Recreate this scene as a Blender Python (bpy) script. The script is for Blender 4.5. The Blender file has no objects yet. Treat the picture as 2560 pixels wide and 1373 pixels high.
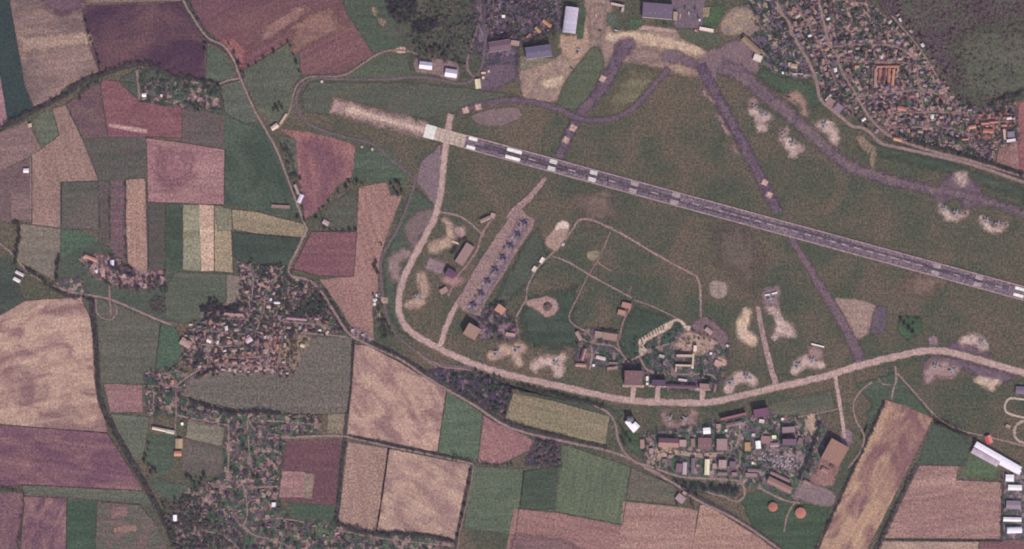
import bpy, bmesh, math, random
from mathutils import Vector, geometry
random.seed(11)
R = random.Random(5)
sc = bpy.context.scene

# ------------------------------------------------------------------ camera, sky, sun, exposure
S = 1.25                                   # metres on the ground per photograph pixel
CAM_H = 9000.0
cam_d = bpy.data.cameras.new('camera'); cam = bpy.data.objects.new('camera', cam_d)
sc.collection.objects.link(cam); sc.camera = cam
cam.location = (0, 0, CAM_H)
cam_d.sensor_width = 36; cam_d.lens = 36 * CAM_H / (2560 * S); cam_d.clip_start = 10; cam_d.clip_end = 40000
SUN = Vector((0.36, -0.93, 0)).normalized(); EL = math.radians(40)
world = bpy.data.worlds.new('World'); sc.world = world; world.use_nodes = True
wn = world.node_tree; sky = wn.nodes.new('ShaderNodeTexSky'); sky.sky_type = 'NISHITA'; sky.sun_disc = False
sky.sun_elevation = EL; sky.sun_rotation = math.atan2(SUN.x, SUN.y)
wn.links.new(sky.outputs[0], wn.nodes['Background'].inputs[0]); wn.nodes['Background'].inputs[1].default_value = 0.13
sun_d = bpy.data.lights.new('sun', 'SUN'); sun_d.energy = 3.6; sun_d.angle = math.radians(0.5); sun_d.color = (1, 0.95, 0.83)
sun = bpy.data.objects.new('sun', sun_d); sc.collection.objects.link(sun)
sun.rotation_euler = (-Vector((SUN.x * math.cos(EL), SUN.y * math.cos(EL), math.sin(EL)))).to_track_quat('-Z', 'Y').to_euler()
# thin mauve spring haze over the plain: one closed box round the camera and everything below it
hz = bpy.data.materials.new('haze_air'); hz.use_nodes = True; _t = hz.node_tree; _t.nodes.clear()
_o = _t.nodes.new('ShaderNodeOutputMaterial'); _v = _t.nodes.new('ShaderNodeVolumePrincipled'); _v.inputs['Color'].default_value = (0.92, 0.68, 0.86, 1); _v.inputs['Density'].default_value = 0.042 / CAM_H; _v.inputs['Anisotropy'].default_value = 0.0
_t.links.new(_v.outputs[0], _o.inputs['Volume'])
_hm = bpy.data.meshes.new('haze'); _b = bmesh.new(); bmesh.ops.create_cube(_b, size=1.0); _b.to_mesh(_hm); _b.free(); _hm.materials.append(hz)
haze = bpy.data.objects.new('haze', _hm); sc.collection.objects.link(haze); haze.scale = (19000, 19000, CAM_H + 61); haze.location = (0, 0, (CAM_H + 60 - 1) / 2); haze['kind'] = 'stuff'; haze['label'] = 'thin mauve haze hanging over the whole plain'
vs = sc.view_settings; vs.view_transform = 'Standard'; vs.look = 'None'; vs.exposure = 0.14; vs.gamma = 1.0; vs.use_curve_mapping = False
sc.cycles.transparent_max_bounces = 24
sc.cycles.pixel_filter_type = 'BLACKMAN_HARRIS'; sc.cycles.filter_width = 1.9

# ------------------------------------------------------------------ small helpers
C = sc.collection
def W(p): return ((p[0] - 1280) * S, (686.5 - p[1]) * S)
def Zm(ox, oy, s): return lambda *p: [(ox + x / s, oy + y / s) for x, y in p]
def lin(c):
    f = lambda v: v / 12.92 if v <= 0.04045 else ((v + 0.055) / 1.055) ** 2.4
    return tuple(f(v / 255.0) for v in c[:3]) + (1.0,)
def earth(c):
    """this region's soils and turf: greyer, slightly mauve"""
    r, g, b = c
    if g > r:
        d = g - r; b += .05 * (g - b); b *= .965; r += .48 * d
    else:
        b *= .95 if b > g else .955; g *= .99
    return (r, g, b)
def tag(o, label=None, cat=None, group=None, kind=None):
    if label: o['label'] = label
    if cat: o['category'] = cat
    if group: o['group'] = group
    if kind: o['kind'] = kind
    return o
def link(name, me, parent=None, loc=None):
    o = bpy.data.objects.new(name, me); C.objects.link(o)
    if parent is not None: o.parent = parent
    if loc is not None: o.location = loc
    return o
def empty(name, loc, rz=0.0):
    o = link(name, None, None, loc); o.rotation_euler = (0, 0, rz); o.empty_display_size = 2
    return o

# ------------------------------------------------------------------ materials
def ng_ground():
    g = bpy.data.node_groups.new('ground_cover', 'ShaderNodeTree')
    I = g.interface
    def inp(n, t, d):
        s = I.new_socket(n, in_out='INPUT', socket_type=t)
        if d is not None: s.default_value = d
    inp('A', 'NodeSocketColor', (.1, .1, .1, 1)); inp('B', 'NodeSocketColor', (.1, .1, .1, 1))
    inp('Feature', 'NodeSocketFloat', 60); inp('Angle', 'NodeSocketFloat', 0); inp('Stretch', 'NodeSocketFloat', 1)
    inp('Contrast', 'NodeSocketFloat', 4); inp('Seed', 'NodeSocketFloat', 0); inp('Rows', 'NodeSocketFloat', .05)
    inp('Grain', 'NodeSocketFloat', .6); inp('Bias', 'NodeSocketFloat', 0)
    I.new_socket('Color', in_out='OUTPUT', socket_type='NodeSocketColor')
    I.new_socket('Edge', in_out='OUTPUT', socket_type='NodeSocketFloat')
    N = g.nodes; L = g.links
    gi = N.new('NodeGroupInput'); go = N.new('NodeGroupOutput')
    def math_(op, a, b=None, clamp=False):
        n = N.new('ShaderNodeMath'); n.operation = op; n.use_clamp = clamp
        for i, v in enumerate((a, b)):
            if v is None: continue
            if isinstance(v, (int, float)): n.inputs[i].default_value = v
            else: L.new(v, n.inputs[i])
        return n.outputs[0]
    def vmath(op, a, b=None, c=None):
        n = N.new('ShaderNodeVectorMath'); n.operation = op
        for i, v in enumerate((a, b, c)):
            if v is None: continue
            if isinstance(v, tuple): n.inputs[i].default_value = v
            else: L.new(v, n.inputs[i])
        return n.outputs[0]
    geo = N.new('ShaderNodeNewGeometry')
    rot = N.new('ShaderNodeVectorRotate'); rot.rotation_type = 'Z_AXIS'
    L.new(geo.outputs['Position'], rot.inputs['Vector']); L.new(gi.outputs['Angle'], rot.inputs['Angle'])
    sep = N.new('ShaderNodeSeparateXYZ'); L.new(rot.outputs[0], sep.inputs[0])
    px = math_('DIVIDE', math_('DIVIDE', sep.outputs[0], gi.outputs['Feature']), gi.outputs['Stretch'])
    py = math_('DIVIDE', sep.outputs[1], gi.outputs['Feature'])
    cmb = N.new('ShaderNodeCombineXYZ'); L.new(px, cmb.inputs[0]); L.new(py, cmb.inputs[1]); L.new(gi.outputs['Seed'], cmb.inputs[2])
    n1 = N.new('ShaderNodeTexNoise'); n1.noise_dimensions = '3D'; n1.inputs['Scale'].default_value = 1; n1.inputs['Detail'].default_value = 4
    n1.inputs['Roughness'].default_value = .55; n1.inputs['Distortion'].default_value = .8
    L.new(cmb.outputs[0], n1.inputs['Vector'])
    fac = math_('ADD', math_('MULTIPLY', math_('ADD', math_('SUBTRACT', n1.outputs[0], .5), gi.outputs['Bias']), gi.outputs['Contrast']), .5, True)
    mix = N.new('ShaderNodeMix'); mix.data_type = 'RGBA'
    L.new(fac, mix.inputs['Factor']); L.new(gi.outputs['A'], mix.inputs['A']); L.new(gi.outputs['B'], mix.inputs['B'])
    # tramlines along the field
    c2 = N.new('ShaderNodeCombineXYZ'); L.new(math_('MULTIPLY', sep.outputs[0], .0035), c2.inputs[0]); L.new(math_('MULTIPLY', sep.outputs[1], .075), c2.inputs[1]); L.new(gi.outputs['Seed'], c2.inputs[2])
    n2 = N.new('ShaderNodeTexNoise'); n2.inputs['Scale'].default_value = 1; n2.inputs['Detail'].default_value = 1; L.new(c2.outputs[0], n2.inputs['Vector'])
    rows = math_('ADD', math_('MULTIPLY', math_('MULTIPLY', math_('SUBTRACT', n2.outputs[0], .5), 4.0), gi.outputs['Rows']), 1.0)
    # clods and tufts
    n3 = N.new('ShaderNodeTexNoise'); n3.noise_dimensions = '2D'; n3.inputs['Scale'].default_value = .165; n3.inputs['Detail'].default_value = 1.0
    L.new(geo.outputs['Position'], n3.inputs['Vector'])
    n4 = N.new('ShaderNodeTexNoise'); n4.noise_dimensions = '2D'; n4.inputs['Scale'].default_value = .075; n4.inputs['Detail'].default_value = 2
    L.new(geo.outputs['Position'], n4.inputs['Vector'])
    cm = N.new('ShaderNodeMix'); cm.data_type = 'RGBA'; cm.inputs['Factor'].default_value = .2
    L.new(n3.outputs['Fac'], cm.inputs['A']); L.new(n3.outputs['Color'], cm.inputs['B'])
    gr = vmath('SUBTRACT', cm.outputs['Result'], (.5, .5, .5))
    sc_ = N.new('ShaderNodeVectorMath'); sc_.operation = 'SCALE'; L.new(gr, sc_.inputs[0]); L.new(math_('MULTIPLY', gi.outputs['Grain'], 2.6), sc_.inputs['Scale'])
    g2 = math_('ADD', math_('MULTIPLY', math_('SUBTRACT', n4.outputs[0], .5), math_('MULTIPLY', gi.outputs['Grain'], .8)), 1.0)
    gv = vmath('ADD', sc_.outputs[0], (1, 1, 1))
    gv2 = N.new('ShaderNodeVectorMath'); gv2.operation = 'SCALE'; L.new(gv, gv2.inputs[0]); L.new(math_('MULTIPLY', g2, rows), gv2.inputs['Scale'])
    gmax = vmath('MAXIMUM', gv2.outputs[0], (.35, .35, .35))
    out = vmath('MULTIPLY', mix.outputs['Result'], gmax)
    L.new(out, go.inputs['Color'])
    at = N.new('ShaderNodeAttribute'); at.attribute_name = 'edge'
    n5 = N.new('ShaderNodeTexNoise'); n5.noise_dimensions = '2D'; n5.inputs['Scale'].default_value = .045; n5.inputs['Detail'].default_value = 3
    L.new(geo.outputs['Position'], n5.inputs['Vector'])
    w_ = math_('MULTIPLY', math_('MULTIPLY', at.outputs['Fac'], math_('SUBTRACT', 1.0, at.outputs['Fac'])), 7.0)
    e = math_('ADD', at.outputs['Fac'], math_('MULTIPLY', w_, math_('SUBTRACT', n5.outputs[0], .5)), True)
    hard = math_('GREATER_THAN', at.outputs['Fac'], .001)
    L.new(math_('MULTIPLY', e, hard), go.inputs['Edge'])
    return g
NG = ng_ground()
_seed = [0]
def gm(A, B=None, feat=70, con=3.0, ang=0.0, stretch=1.0, rows=.05, grain=.55, soft=False, bias=0.0, name='soil'):
    _seed[0] += 1.37
    m = bpy.data.materials.new(name); m.use_nodes = True; t = m.node_tree; t.nodes.clear()
    o = t.nodes.new('ShaderNodeOutputMaterial'); d = t.nodes.new('ShaderNodeBsdfDiffuse'); g = t.nodes.new('ShaderNodeGroup'); g.node_tree = NG
    B = B or tuple(min(255, c * 1.13) for c in A)
    for k, v in (('A', lin(earth(A))), ('B', lin(earth(B))), ('Feature', feat), ('Angle', -math.radians(ang)), ('Stretch', stretch), ('Contrast', con), ('Seed', _seed[0]), ('Rows', rows), ('Grain', grain * 1.25), ('Bias', bias)):
        g.inputs[k].default_value = v
    t.links.new(g.outputs['Color'], d.inputs['Color'])
    if soft:
        tr = t.nodes.new('ShaderNodeBsdfTransparent'); mx = t.nodes.new('ShaderNodeMixShader')
        t.links.new(g.outputs['Edge'], mx.inputs[0]); t.links.new(tr.outputs[0], mx.inputs[1]); t.links.new(d.outputs[0], mx.inputs[2])
        t.links.new(mx.outputs[0], o.inputs[0])
    else: t.links.new(d.outputs[0], o.inputs[0])
    return m
_pm = {}
def pm(col, rough=.7, wear=.22, metal=0.0, scale=.35, name='paint'):
    """paint, tile, metal sheet or leaf with streaks of weather"""
    k = (col, rough, wear, metal, scale)
    if k in _pm: return _pm[k]
    m = bpy.data.materials.new(name); m.use_nodes = True; t = m.node_tree; p = t.nodes['Principled BSDF']
    p.inputs['Roughness'].default_value = rough; p.inputs['Metallic'].default_value = metal
    p.inputs['Specular IOR Level'].default_value = .12
    geo = t.nodes.new('ShaderNodeNewGeometry'); oi = t.nodes.new('ShaderNodeObjectInfo')
    n = t.nodes.new('ShaderNodeTexNoise'); n.inputs['Scale'].default_value = scale; n.inputs['Detail'].default_value = 3
    t.links.new(geo.outputs['Position'], n.inputs['Vector'])
    a = t.nodes.new('ShaderNodeMath'); a.operation = 'MULTIPLY_ADD'; a.inputs[1].default_value = 2.4 * wear; a.inputs[2].default_value = 1 - 1.2 * wear
    t.links.new(n.outputs[0], a.inputs[0])
    b = t.nodes.new('ShaderNodeMath'); b.operation = 'MULTIPLY_ADD'; b.inputs[1].default_value = wear; b.inputs[2].default_value = 1 - wear * .5
    t.links.new(oi.outputs['Random'], b.inputs[0])
    c = t.nodes.new('ShaderNodeMath'); c.operation = 'MULTIPLY'; t.links.new(a.outputs[0], c.inputs[0]); t.links.new(b.outputs[0], c.inputs[1])
    v = t.nodes.new('ShaderNodeVectorMath'); v.operation = 'SCALE'; v.inputs[0].default_value = lin(col)[:3]; t.links.new(c.outputs[0], v.inputs['Scale'])
    t.links.new(v.outputs[0], p.inputs['Base Color'])
    _pm[k] = m
    return m

# ------------------------------------------------------------------ ground sheets
LV = {}
def zlev(level):
    LV[level] = LV.get(level, -1) + 1
    return level * 0.25 + (LV[level] % 36) * 0.006
def rough(pts, step=24.0, amp=1.3):
    out = []
    n = len(pts)
    for i in range(n):
        a = pts[i]; b = pts[(i + 1) % n]
        L = math.dist(a, b); k = max(1, int(L / step))
        for j in range(k):
            t = j / k; q = (a[0] + (b[0] - a[0]) * t, a[1] + (b[1] - a[1]) * t)
            am = amp if j else amp * .5
            out.append((q[0] + R.uniform(-am, am), q[1] + R.uniform(-am, am)))
    return out
def catmull(pts, step=9.0, closed=False):
    n = len(pts); out = []
    rng = range(n) if closed else range(n - 1)
    for i in rng:
        if closed: p0, p1, p2, p3 = (pts[(i + k - 1) % n] for k in range(4))
        else: p0, p1, p2, p3 = pts[max(0, i - 1)], pts[i], pts[i + 1], pts[min(n - 1, i + 2)]
        k = max(2, int(math.dist(p1, p2) / step))
        for j in range(k):
            t = j / k
            out.append(tuple(.5 * (2 * p1[a] + (p2[a] - p0[a]) * t + (2 * p0[a] - 5 * p1[a] + 4 * p2[a] - p3[a]) * t * t + (3 * p1[a] - p0[a] - 3 * p2[a] + p3[a]) * t ** 3) for a in (0, 1)))
    if not closed: out.append(pts[-1])
    return out
def area(p): return .5 * sum(p[i][0] * p[(i + 1) % len(p)][1] - p[(i + 1) % len(p)][0] * p[i][1] for i in range(len(p)))
def inset(p, d):
    n = len(p); s = 1 if area(p) > 0 else -1; out = []
    for i in range(n):
        a, b, c = p[i - 1], p[i], p[(i + 1) % n]
        e1 = Vector((b[0] - a[0], b[1] - a[1])); e2 = Vector((c[0] - b[0], c[1] - b[1]))
        if e1.length: e1.normalize()
        if e2.length: e2.normalize()
        nn = Vector((-e1.y - e2.y, e1.x + e2.x)) * s
        l = nn.length; nn = nn / l if l > .2 else nn
        out.append((b[0] + nn.x * d, b[1] + nn.y * d))
    return out
def sheet(name, label, cat, pts, mat, level=1, soft=0.0, round_=False, jit=1.3, kind='structure', parent=None, hole=None):
    """a flat piece of ground outlined in photograph pixels; soft = width (px) over which it thins out into what lies below"""
    w = [W(p) for p in pts]
    w = catmull(w, 10, True) if round_ else rough(w, 24, jit)
    z = zlev(level)
    me = bpy.data.meshes.new(name)
    if soft:
        if soft >= 20:                       # wide fade on a rounded patch: scale about its middle
            cx = sum(q[0] for q in w) / len(w); cy = sum(q[1] for q in w) / len(w)
            rm = sum(math.dist(q, (cx, cy)) for q in w) / len(w); k = min(.7, soft * S * .5 / rm)
            outer = [(cx + (q[0] - cx) * (1 + k), cy + (q[1] - cy) * (1 + k)) for q in w]; inner = [(cx + (q[0] - cx) * (1 - k), cy + (q[1] - cy) * (1 - k)) for q in w]
        else: outer = inset(w, -soft * S * .5); inner = inset(w, soft * S * .5)
        n = len(w); V = [(x, y, z) for x, y in outer + inner]
        F = [(i, (i + 1) % n, n + (i + 1) % n, n + i) for i in range(n)]
        for t in geometry.tessellate_polygon([[Vector((x, y, 0)) for x, y in inner]]): F.append(tuple(n + i for i in t))
        me.from_pydata(V, [], F)
        at = me.attributes.new('edge', 'FLOAT', 'POINT')
        at.data.foreach_set('value', [0.0] * n + [1.0] * n)
    else:
        loops = [[Vector((x, y, 0)) for x, y in w]]; V = [(x, y, z) for x, y in w]
        if hole:
            hw = catmull([W(p) for p in hole], 10, True); loops.append([Vector((x, y, 0)) for x, y in hw]); V += [(x, y, z) for x, y in hw]
        me.from_pydata(V, [], [tuple(t) for t in geometry.tessellate_polygon(loops)])
    bm = bmesh.new(); bm.from_mesh(me)
    for f in bm.faces:
        f.normal_update()
        if f.normal.z < 0: f.normal_flip()
    bm.to_mesh(me); bm.free()
    me.materials.append(mat)
    o = link(name, me, parent)
    if parent is None: tag(o, label, cat, None, kind)
    o['z'] = z
    return o
def ribbon(name, label, cat, pts, width, mat, level=3, soft=0.0, smooth=True, jit=.5, parent=None):
    w = [W(p) for p in pts]
    if smooth: w = catmull(w, 8)
    z = zlev(level); n = len(w)
    ws = width if isinstance(width, (list, tuple)) else (width, width)
    V = []; al = []
    for i, p in enumerate(w):
        a = w[max(0, i - 1)]; b = w[min(n - 1, i + 1)]
        t = Vector((b[0] - a[0], b[1] - a[1])).normalized(); nn = Vector((-t.y, t.x))
        h = (ws[0] + (ws[1] - ws[0]) * i / (n - 1)) * S * .5
        j1, j2 = R.uniform(-jit, jit), R.uniform(-jit, jit); f = soft * S * .5
        offs = [(-h - f + j1, 0), (-h + f + j1, 1), (h - f + j2, 1), (h + f + j2, 0)] if soft else [(-h + j1, 1), (h + j2, 1)]
        for d, q in offs: V.append((p[0] + nn.x * d, p[1] + nn.y * d, z)); al.append(float(q))
    k = 4 if soft else 2; F = []
    for i in range(n - 1):
        for c in range(k - 1): F.append((i * k + c + 1, i * k + c, (i + 1) * k + c, (i + 1) * k + c + 1))
    me = bpy.data.meshes.new(name); me.from_pydata(V, [], F)
    if me.polygons and me.polygons[0].normal.z < 0: me.flip_normals()
    if soft:
        at = me.attributes.new('edge', 'FLOAT', 'POINT'); at.data.foreach_set('value', al)
    me.materials.append(mat)
    o = link(name, me, parent)
    if parent is None: tag(o, label, cat, None, 'structure')
    return o
def strip(name, cx, cy, L, wd, dirv, mat, level, parent, dz=0):
    """a painted rectangle: centre in world metres"""
    nx, ny = -dirv[1], dirv[0]; z = zlev(level)
    V = [(cx + dirv[0] * a * L / 2 + nx * b * wd / 2, cy + dirv[1] * a * L / 2 + ny * b * wd / 2, z) for a, b in ((-1, -1), (1, -1), (1, 1), (-1, 1))]
    me = bpy.data.meshes.new(name); me.from_pydata(V, [], [(0, 1, 2, 3)]); me.materials.append(mat)
    return link(name, me, parent)

# ------------------------------------------------------------------ base ground
V = [(-9000, -9000, 0), (9000, -9000, 0), (9000, 9000, 0), (-9000, 9000, 0)]
me = bpy.data.meshes.new('ground'); me.from_pydata(V, [], [(0, 1, 2, 3)])
me.materials.append(gm((70, 78, 66), (99, 87, 77), feat=150, con=4.0, rows=.04, grain=.62, name='airfield_turf'))
tag(link('ground', me), 'olive grass plain under the whole airfield and the farmland', 'ground', None, 'structure')

MARGIN = [gm(c, None, feat=25, rows=0, grain=.7, soft=True, name='margin_grass') for c in ((84, 78, 76), (72, 76, 68), (104, 88, 86))]
def F(label, pts, A, B=None, feat=75, con=3.0, ang=0, stretch=1.5, rows=.14, grain=.5, level=1, soft=0, cat='field', name='field', bias=0, jit=1.3, round_=False):
    if name == 'field' and level == 1 and R.random() < .55:      # a grassy balk between neighbouring crops
        ribbon('field_margin', 'grassy margin round the ' + ' '.join(label.split()[:10]), 'field margin', pts + pts[:1], R.choice((1.2, 1.6, 2.2)), MARGIN[R.randrange(3)], 2, 2.0, False, 1.0)
    return sheet(name, label, cat, pts, gm(A, B, feat, con, ang, stretch, rows, grain, soft > 0, bias, 'crop_soil'), level, soft, round_, jit)

# ------------------------------------------------------------------ fields, north-west
F('long dark green crop strip running down the north-west edge', [(-20, -20), (20, -20), (42, 100), (58, 200), (82, 272), (22, 310), (0, 190), (-20, 160)], (36, 62, 66), (46, 68, 66), ang=-80, rows=.04)
F('small pinkish field corner cut by the west edge beside a green strip', [(-20, 160), (0, 190), (20, 310), (-20, 326)], (140, 105, 112))
F('tan field with a paler cross band between green strip and purple plough', [(20, -20), (205, -20), (250, 178), (215, 192), (165, 217), (150, 237), (85, 268), (62, 215), (42, 100)], (112, 92, 94), (140, 114, 110), feat=70, con=5, ang=6, stretch=2.2)
F('pale band across the tan field in the north-west corner', [(48, 92), (222, 80), (236, 112), (55, 130)], (150, 124, 116), None, level=2, soft=14)
F('dull purple patch at the top of the tan north-west field', [(110, -20), (205, -20), (214, 20), (150, 36), (118, 20)], (100, 76, 88), None, level=2, soft=26)
F('large purple-brown ploughed field left of the bending farm road', [(200, 12), (452, 6), (478, 48), (500, 85), (515, 112), (512, 205), (440, 195), (350, 158), (250, 187), (225, 120)], (72, 52, 70), (104, 76, 82), feat=95, con=4, ang=20, rows=.04)
F('thin tan headland strip along the top edge above the purple plough', [(190, -20), (450, -20), (452, 4), (200, 10)], (118, 96, 94))
F('purple-brown field east of the farm road in the north', [(468, -20), (845, -20), (870, 38), (935, 136), (860, 184), (752, 188), (746, 112), (722, 105), (600, 182), (578, 130), (548, 104), (500, 62)], (104, 72, 84), (118, 84, 88), feat=110, con=4, ang=28, stretch=2.5)
F('light tan stripe slanting across the north purple field', [(735, 58), (800, 22), (838, 34), (862, 70), (790, 105), (742, 128), (728, 110)], (146, 110, 102), (128, 96, 94), feat=40, level=2, soft=32)
F('second tan smear in the purple field below the top edge', [(655, 70), (720, 30), (760, 12), (770, 30), (700, 80), (650, 105)], (128, 96, 94), None, level=2, soft=30)
F('reddish corner of the north purple field beside the road bend', [(545, 100), (585, 92), (620, 130), (600, 170), (585, 135)], (132, 88, 90), None, level=2, soft=20)
F('olive pasture triangle under the hedge south of the purple field', [(602, 186), (722, 107), (746, 114), (752, 190), (730, 212), (735, 285), (690, 322), (668, 300), (640, 262)], (80, 86, 76), (96, 98, 86), feat=60)
F('narrow green triangle between plough and farm road', [(518, 112), (556, 126), (592, 190), (548, 206), (514, 204)], (74, 86, 76))
F('grey-green meadow west of the farm road below the hamlet road', [(552, 214), (600, 200), (628, 245), (652, 300), (618, 312), (562, 284)], (94, 95, 90), (84, 90, 82))
F('dark green winter crop beside the straight part of farm road', [(562, 284), (618, 308), (655, 308), (690, 372), (725, 462), (757, 548), (640, 526), (562, 510), (560, 372)], (52, 74, 66), (72, 88, 78), feat=90, con=4, ang=-70)
F('reddish plough with a pale stripe south of the wooded farm', [(255, 200), (345, 208), (350, 252), (455, 264), (455, 345), (365, 342), (270, 342), (250, 225)], (118, 78, 88), (134, 92, 98), feat=60, ang=8)
F('pale pink stripe lying in the reddish plough', [(273, 308), (366, 322), (369, 334), (310, 326), (272, 317)], (172, 136, 134), None, level=2, soft=5)
F('dull red patch below the pale stripe', [(270, 320), (365, 336), (362, 342), (272, 342)], (110, 74, 84), None, level=2)
F('brownish pasture east of the reddish plough', [(456, 268), (556, 290), (560, 372), (455, 356)], (102, 82, 86), (90, 84, 82), feat=50)
F('overgrown green paddock around the farm hamlet', [(345, 172), (400, 176), (460, 196), (548, 212), (556, 286), (455, 266), (350, 254), (300, 206), (300, 196)], (78, 80, 76), (66, 82, 72), feat=40)
F('purple tapering plough west of the reddish field', [(165, 260), (250, 204), (270, 342), (208, 348)], (100, 76, 86), (112, 88, 90), feat=40, con=5)
F('olive-brown field joined to the purple tapering plough', [(206, 346), (364, 342), (364, 442), (248, 450)], (94, 84, 82), (80, 82, 78), feat=60)
F('small bright olive square field beside a cottage', [(82, 300), (128, 272), (148, 336), (103, 371)], (84, 94, 80), (98, 102, 88))
F('long tan field falling south from the wooded brook', [(130, 272), (165, 262), (206, 346), (248, 452), (152, 456), (152, 570), (80, 562), (80, 386), (104, 372), (148, 338)], (150, 120, 114), (138, 110, 106), ang=-75)
F('tan field touching the west edge under the brook', [(-20, 342), (68, 302), (102, 372), (80, 388), (-20, 436)], (134, 106, 106), (120, 98, 98))
F('purple-brown smallholding ground by the west edge', [(-20, 436), (78, 394), (80, 556), (-20, 552)], (112, 86, 94), (104, 88, 90), feat=30)
F('fenced dull plot in the west smallholding', [(28, 482), (74, 480), (74, 548), (28, 548)], (116, 94, 96), None, level=2)
F('large pinkish field with a purple heart in the west', [(366, 345), (455, 356), (562, 374), (560, 512), (370, 506)], (156, 118, 120), (146, 106, 114), feat=90, con=4)
F('purple heart of the large pinkish field', [(405, 380), (470, 388), (480, 440), (420, 470), (395, 430)], (134, 96, 106), None, level=2, soft=45)
# ------------------------------------------------------------------ fields, west
F('tan-green field north of the bending village road', [(50, 558), (152, 572), (150, 640), (137, 702), (40, 652)], (126, 112, 104), (112, 106, 98))
F('grey-olive field left of a purple strip', [(154, 455), (245, 455), (250, 576), (154, 572)], (100, 88, 86), (86, 84, 80))
F('narrow brownish strip beside the purple strip', [(246, 455), (272, 450), (274, 620), (246, 605)], (88, 76, 80), (94, 84, 82))
F('thin purple-pink strip left of the pale tan strip', [(276, 452), (312, 450), (316, 655), (278, 645)], (116, 84, 96), (100, 84, 88), feat=40, con=5)
F('tall pale tan strip field pointing at the hamlet', [(315, 448), (364, 446), (368, 560), (369, 694), (350, 698), (320, 682), (314, 560)], (164, 130, 120), (152, 120, 114), ang=90)
F('brown-green half of the dark strip field', [(371, 505), (414, 508), (412, 678), (372, 668)], (86, 78, 76), (76, 80, 76))
F('dark green half of the strip field', [(414, 508), (456, 511), (457, 682), (412, 678)], (54, 72, 64), (62, 82, 70))
F('olive-tan strip field left of the palest strip', [(457, 512), (498, 513), (503, 678), (458, 674)], (128, 122, 106), None)
F('palest cream strip field in the western fields', [(498, 512), (535, 514), (536, 678), (503, 678)], (174, 145, 132), None)
F('straw coloured strip right of the palest strip', [(535, 514), (556, 516), (578, 575), (583, 682), (536, 678)], (158, 138, 118), (146, 130, 112))
F('little green-grey block at the head of straw strip', [(538, 518), (580, 522), (581, 574), (545, 578)], (118, 112, 98), None, level=2, soft=6)
F('yellowish field running to the road fork', [(578, 522), (645, 530), (760, 560), (766, 594), (640, 584), (582, 574)], (148, 130, 110), (132, 120, 104), ang=-10)
F('dark green field north of the west village', [(582, 580), (762, 598), (732, 642), (722, 664), (640, 664), (600, 656), (585, 640)], (50, 68, 62), (60, 78, 70))
F('bright green meadow above the hamlet', [(153, 572), (214, 580), (248, 602), (240, 640), (196, 652), (150, 648)], (56, 88, 74), (66, 92, 78))
F('green garden land around the hamlet', [(150, 645), (250, 600), (320, 660), (370, 696), (440, 680), (420, 810), (290, 760), (200, 735), (138, 702)], (64, 80, 72), (78, 84, 76), feat=40)
F('olive pasture west of the village orchard', [(440, 681), (565, 686), (568, 745), (540, 780), (488, 812), (440, 806), (414, 800), (412, 720)], (76, 86, 76), (88, 92, 80))
F('brownish plot between pasture and west village', [(566, 686), (604, 691), (602, 740), (586, 770), (566, 764)], (114, 102, 96), None)
F('olive field south of the village road', [(240, 744), (400, 806), (386, 960), (252, 958), (244, 880)], (88, 88, 80), (98, 94, 86), feat=60)
F('vivid green meadow tongue beside the west village', [(402, 808), (438, 816), (456, 860), (470, 885), (420, 928), (386, 934)], (56, 88, 74), (64, 94, 78))
F('great tan field with purple clouds on the west edge', [(-20, 800), (62, 752), (202, 742), (228, 800), (240, 900), (248, 985), (268, 1082), (-20, 1060)], (178, 146, 134), (136, 104, 106), feat=70, con=5.5, ang=10, stretch=1.6, bias=-.03, grain=.4)
F('dark green wedge field at the west edge', [(-20, 626), (30, 662), (62, 750), (-20, 800)], (56, 70, 66), (66, 80, 72))
F('streaky purple plough south of the great tan field', [(-20, 1060), (268, 1083), (322, 1165), (358, 1228), (70, 1212), (-20, 1218)], (108, 76, 92), (138, 102, 106), feat=55, con=4.5, ang=-7, stretch=3)
F('purple plough filling the south-west corner', [(-20, 1236), (56, 1232), (60, 1262), (48, 1393), (-20, 1393)], (112, 82, 94), (124, 92, 98), ang=85)
F('purple plough beside the dark green south-west strip', [(60, 1240), (168, 1246), (165, 1393), (50, 1393)], (106, 76, 92), (138, 104, 106), feat=45, con=4, ang=60)
F('grassy band separating the purple ploughs', [(60, 1214), (358, 1228), (388, 1264), (250, 1252), (168, 1244), (58, 1236)], (82, 90, 82), (98, 98, 88))
F('very dark green strip at the south edge', [(168, 1245), (242, 1252), (238, 1393), (165, 1393)], (44, 76, 66), (54, 86, 72))
F('patchy green and brown allotments at the south edge', [(242, 1254), (346, 1262), (384, 1302), (430, 1393), (238, 1393)], (86, 88, 80), (110, 90, 90), feat=40, con=5)
F('brown allotment bed between the patchy greens', [(275, 1264), (322, 1266), (318, 1292), (278, 1298)], (118, 92, 94), None, level=2, soft=8)
F('tan allotment bed near the south edge', [(282, 1318), (338, 1312), (342, 1330), (284, 1334)], (138, 110, 104), None, level=2, soft=8)
F('pink plot between tree belt and village lane', [(260, 960), (355, 964), (355, 1030), (276, 1030)], (146, 110, 112), (136, 100, 106), feat=40)
F('grey-olive field west of the long pale barn', [(276, 1034), (374, 1042), (370, 1086), (356, 1150), (330, 1152), (296, 1084)], (100, 102, 90), (90, 94, 84))
F('dark green field below the long pale barn', [(374, 1086), (440, 1086), (434, 1172), (400, 1192), (362, 1152)], (60, 82, 70), (70, 88, 76))
F('tan hay meadow framed by village lanes', [(470, 1046), (564, 1068), (556, 1112), (546, 1116), (464, 1096)], (126, 116, 104), (114, 108, 98))
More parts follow.
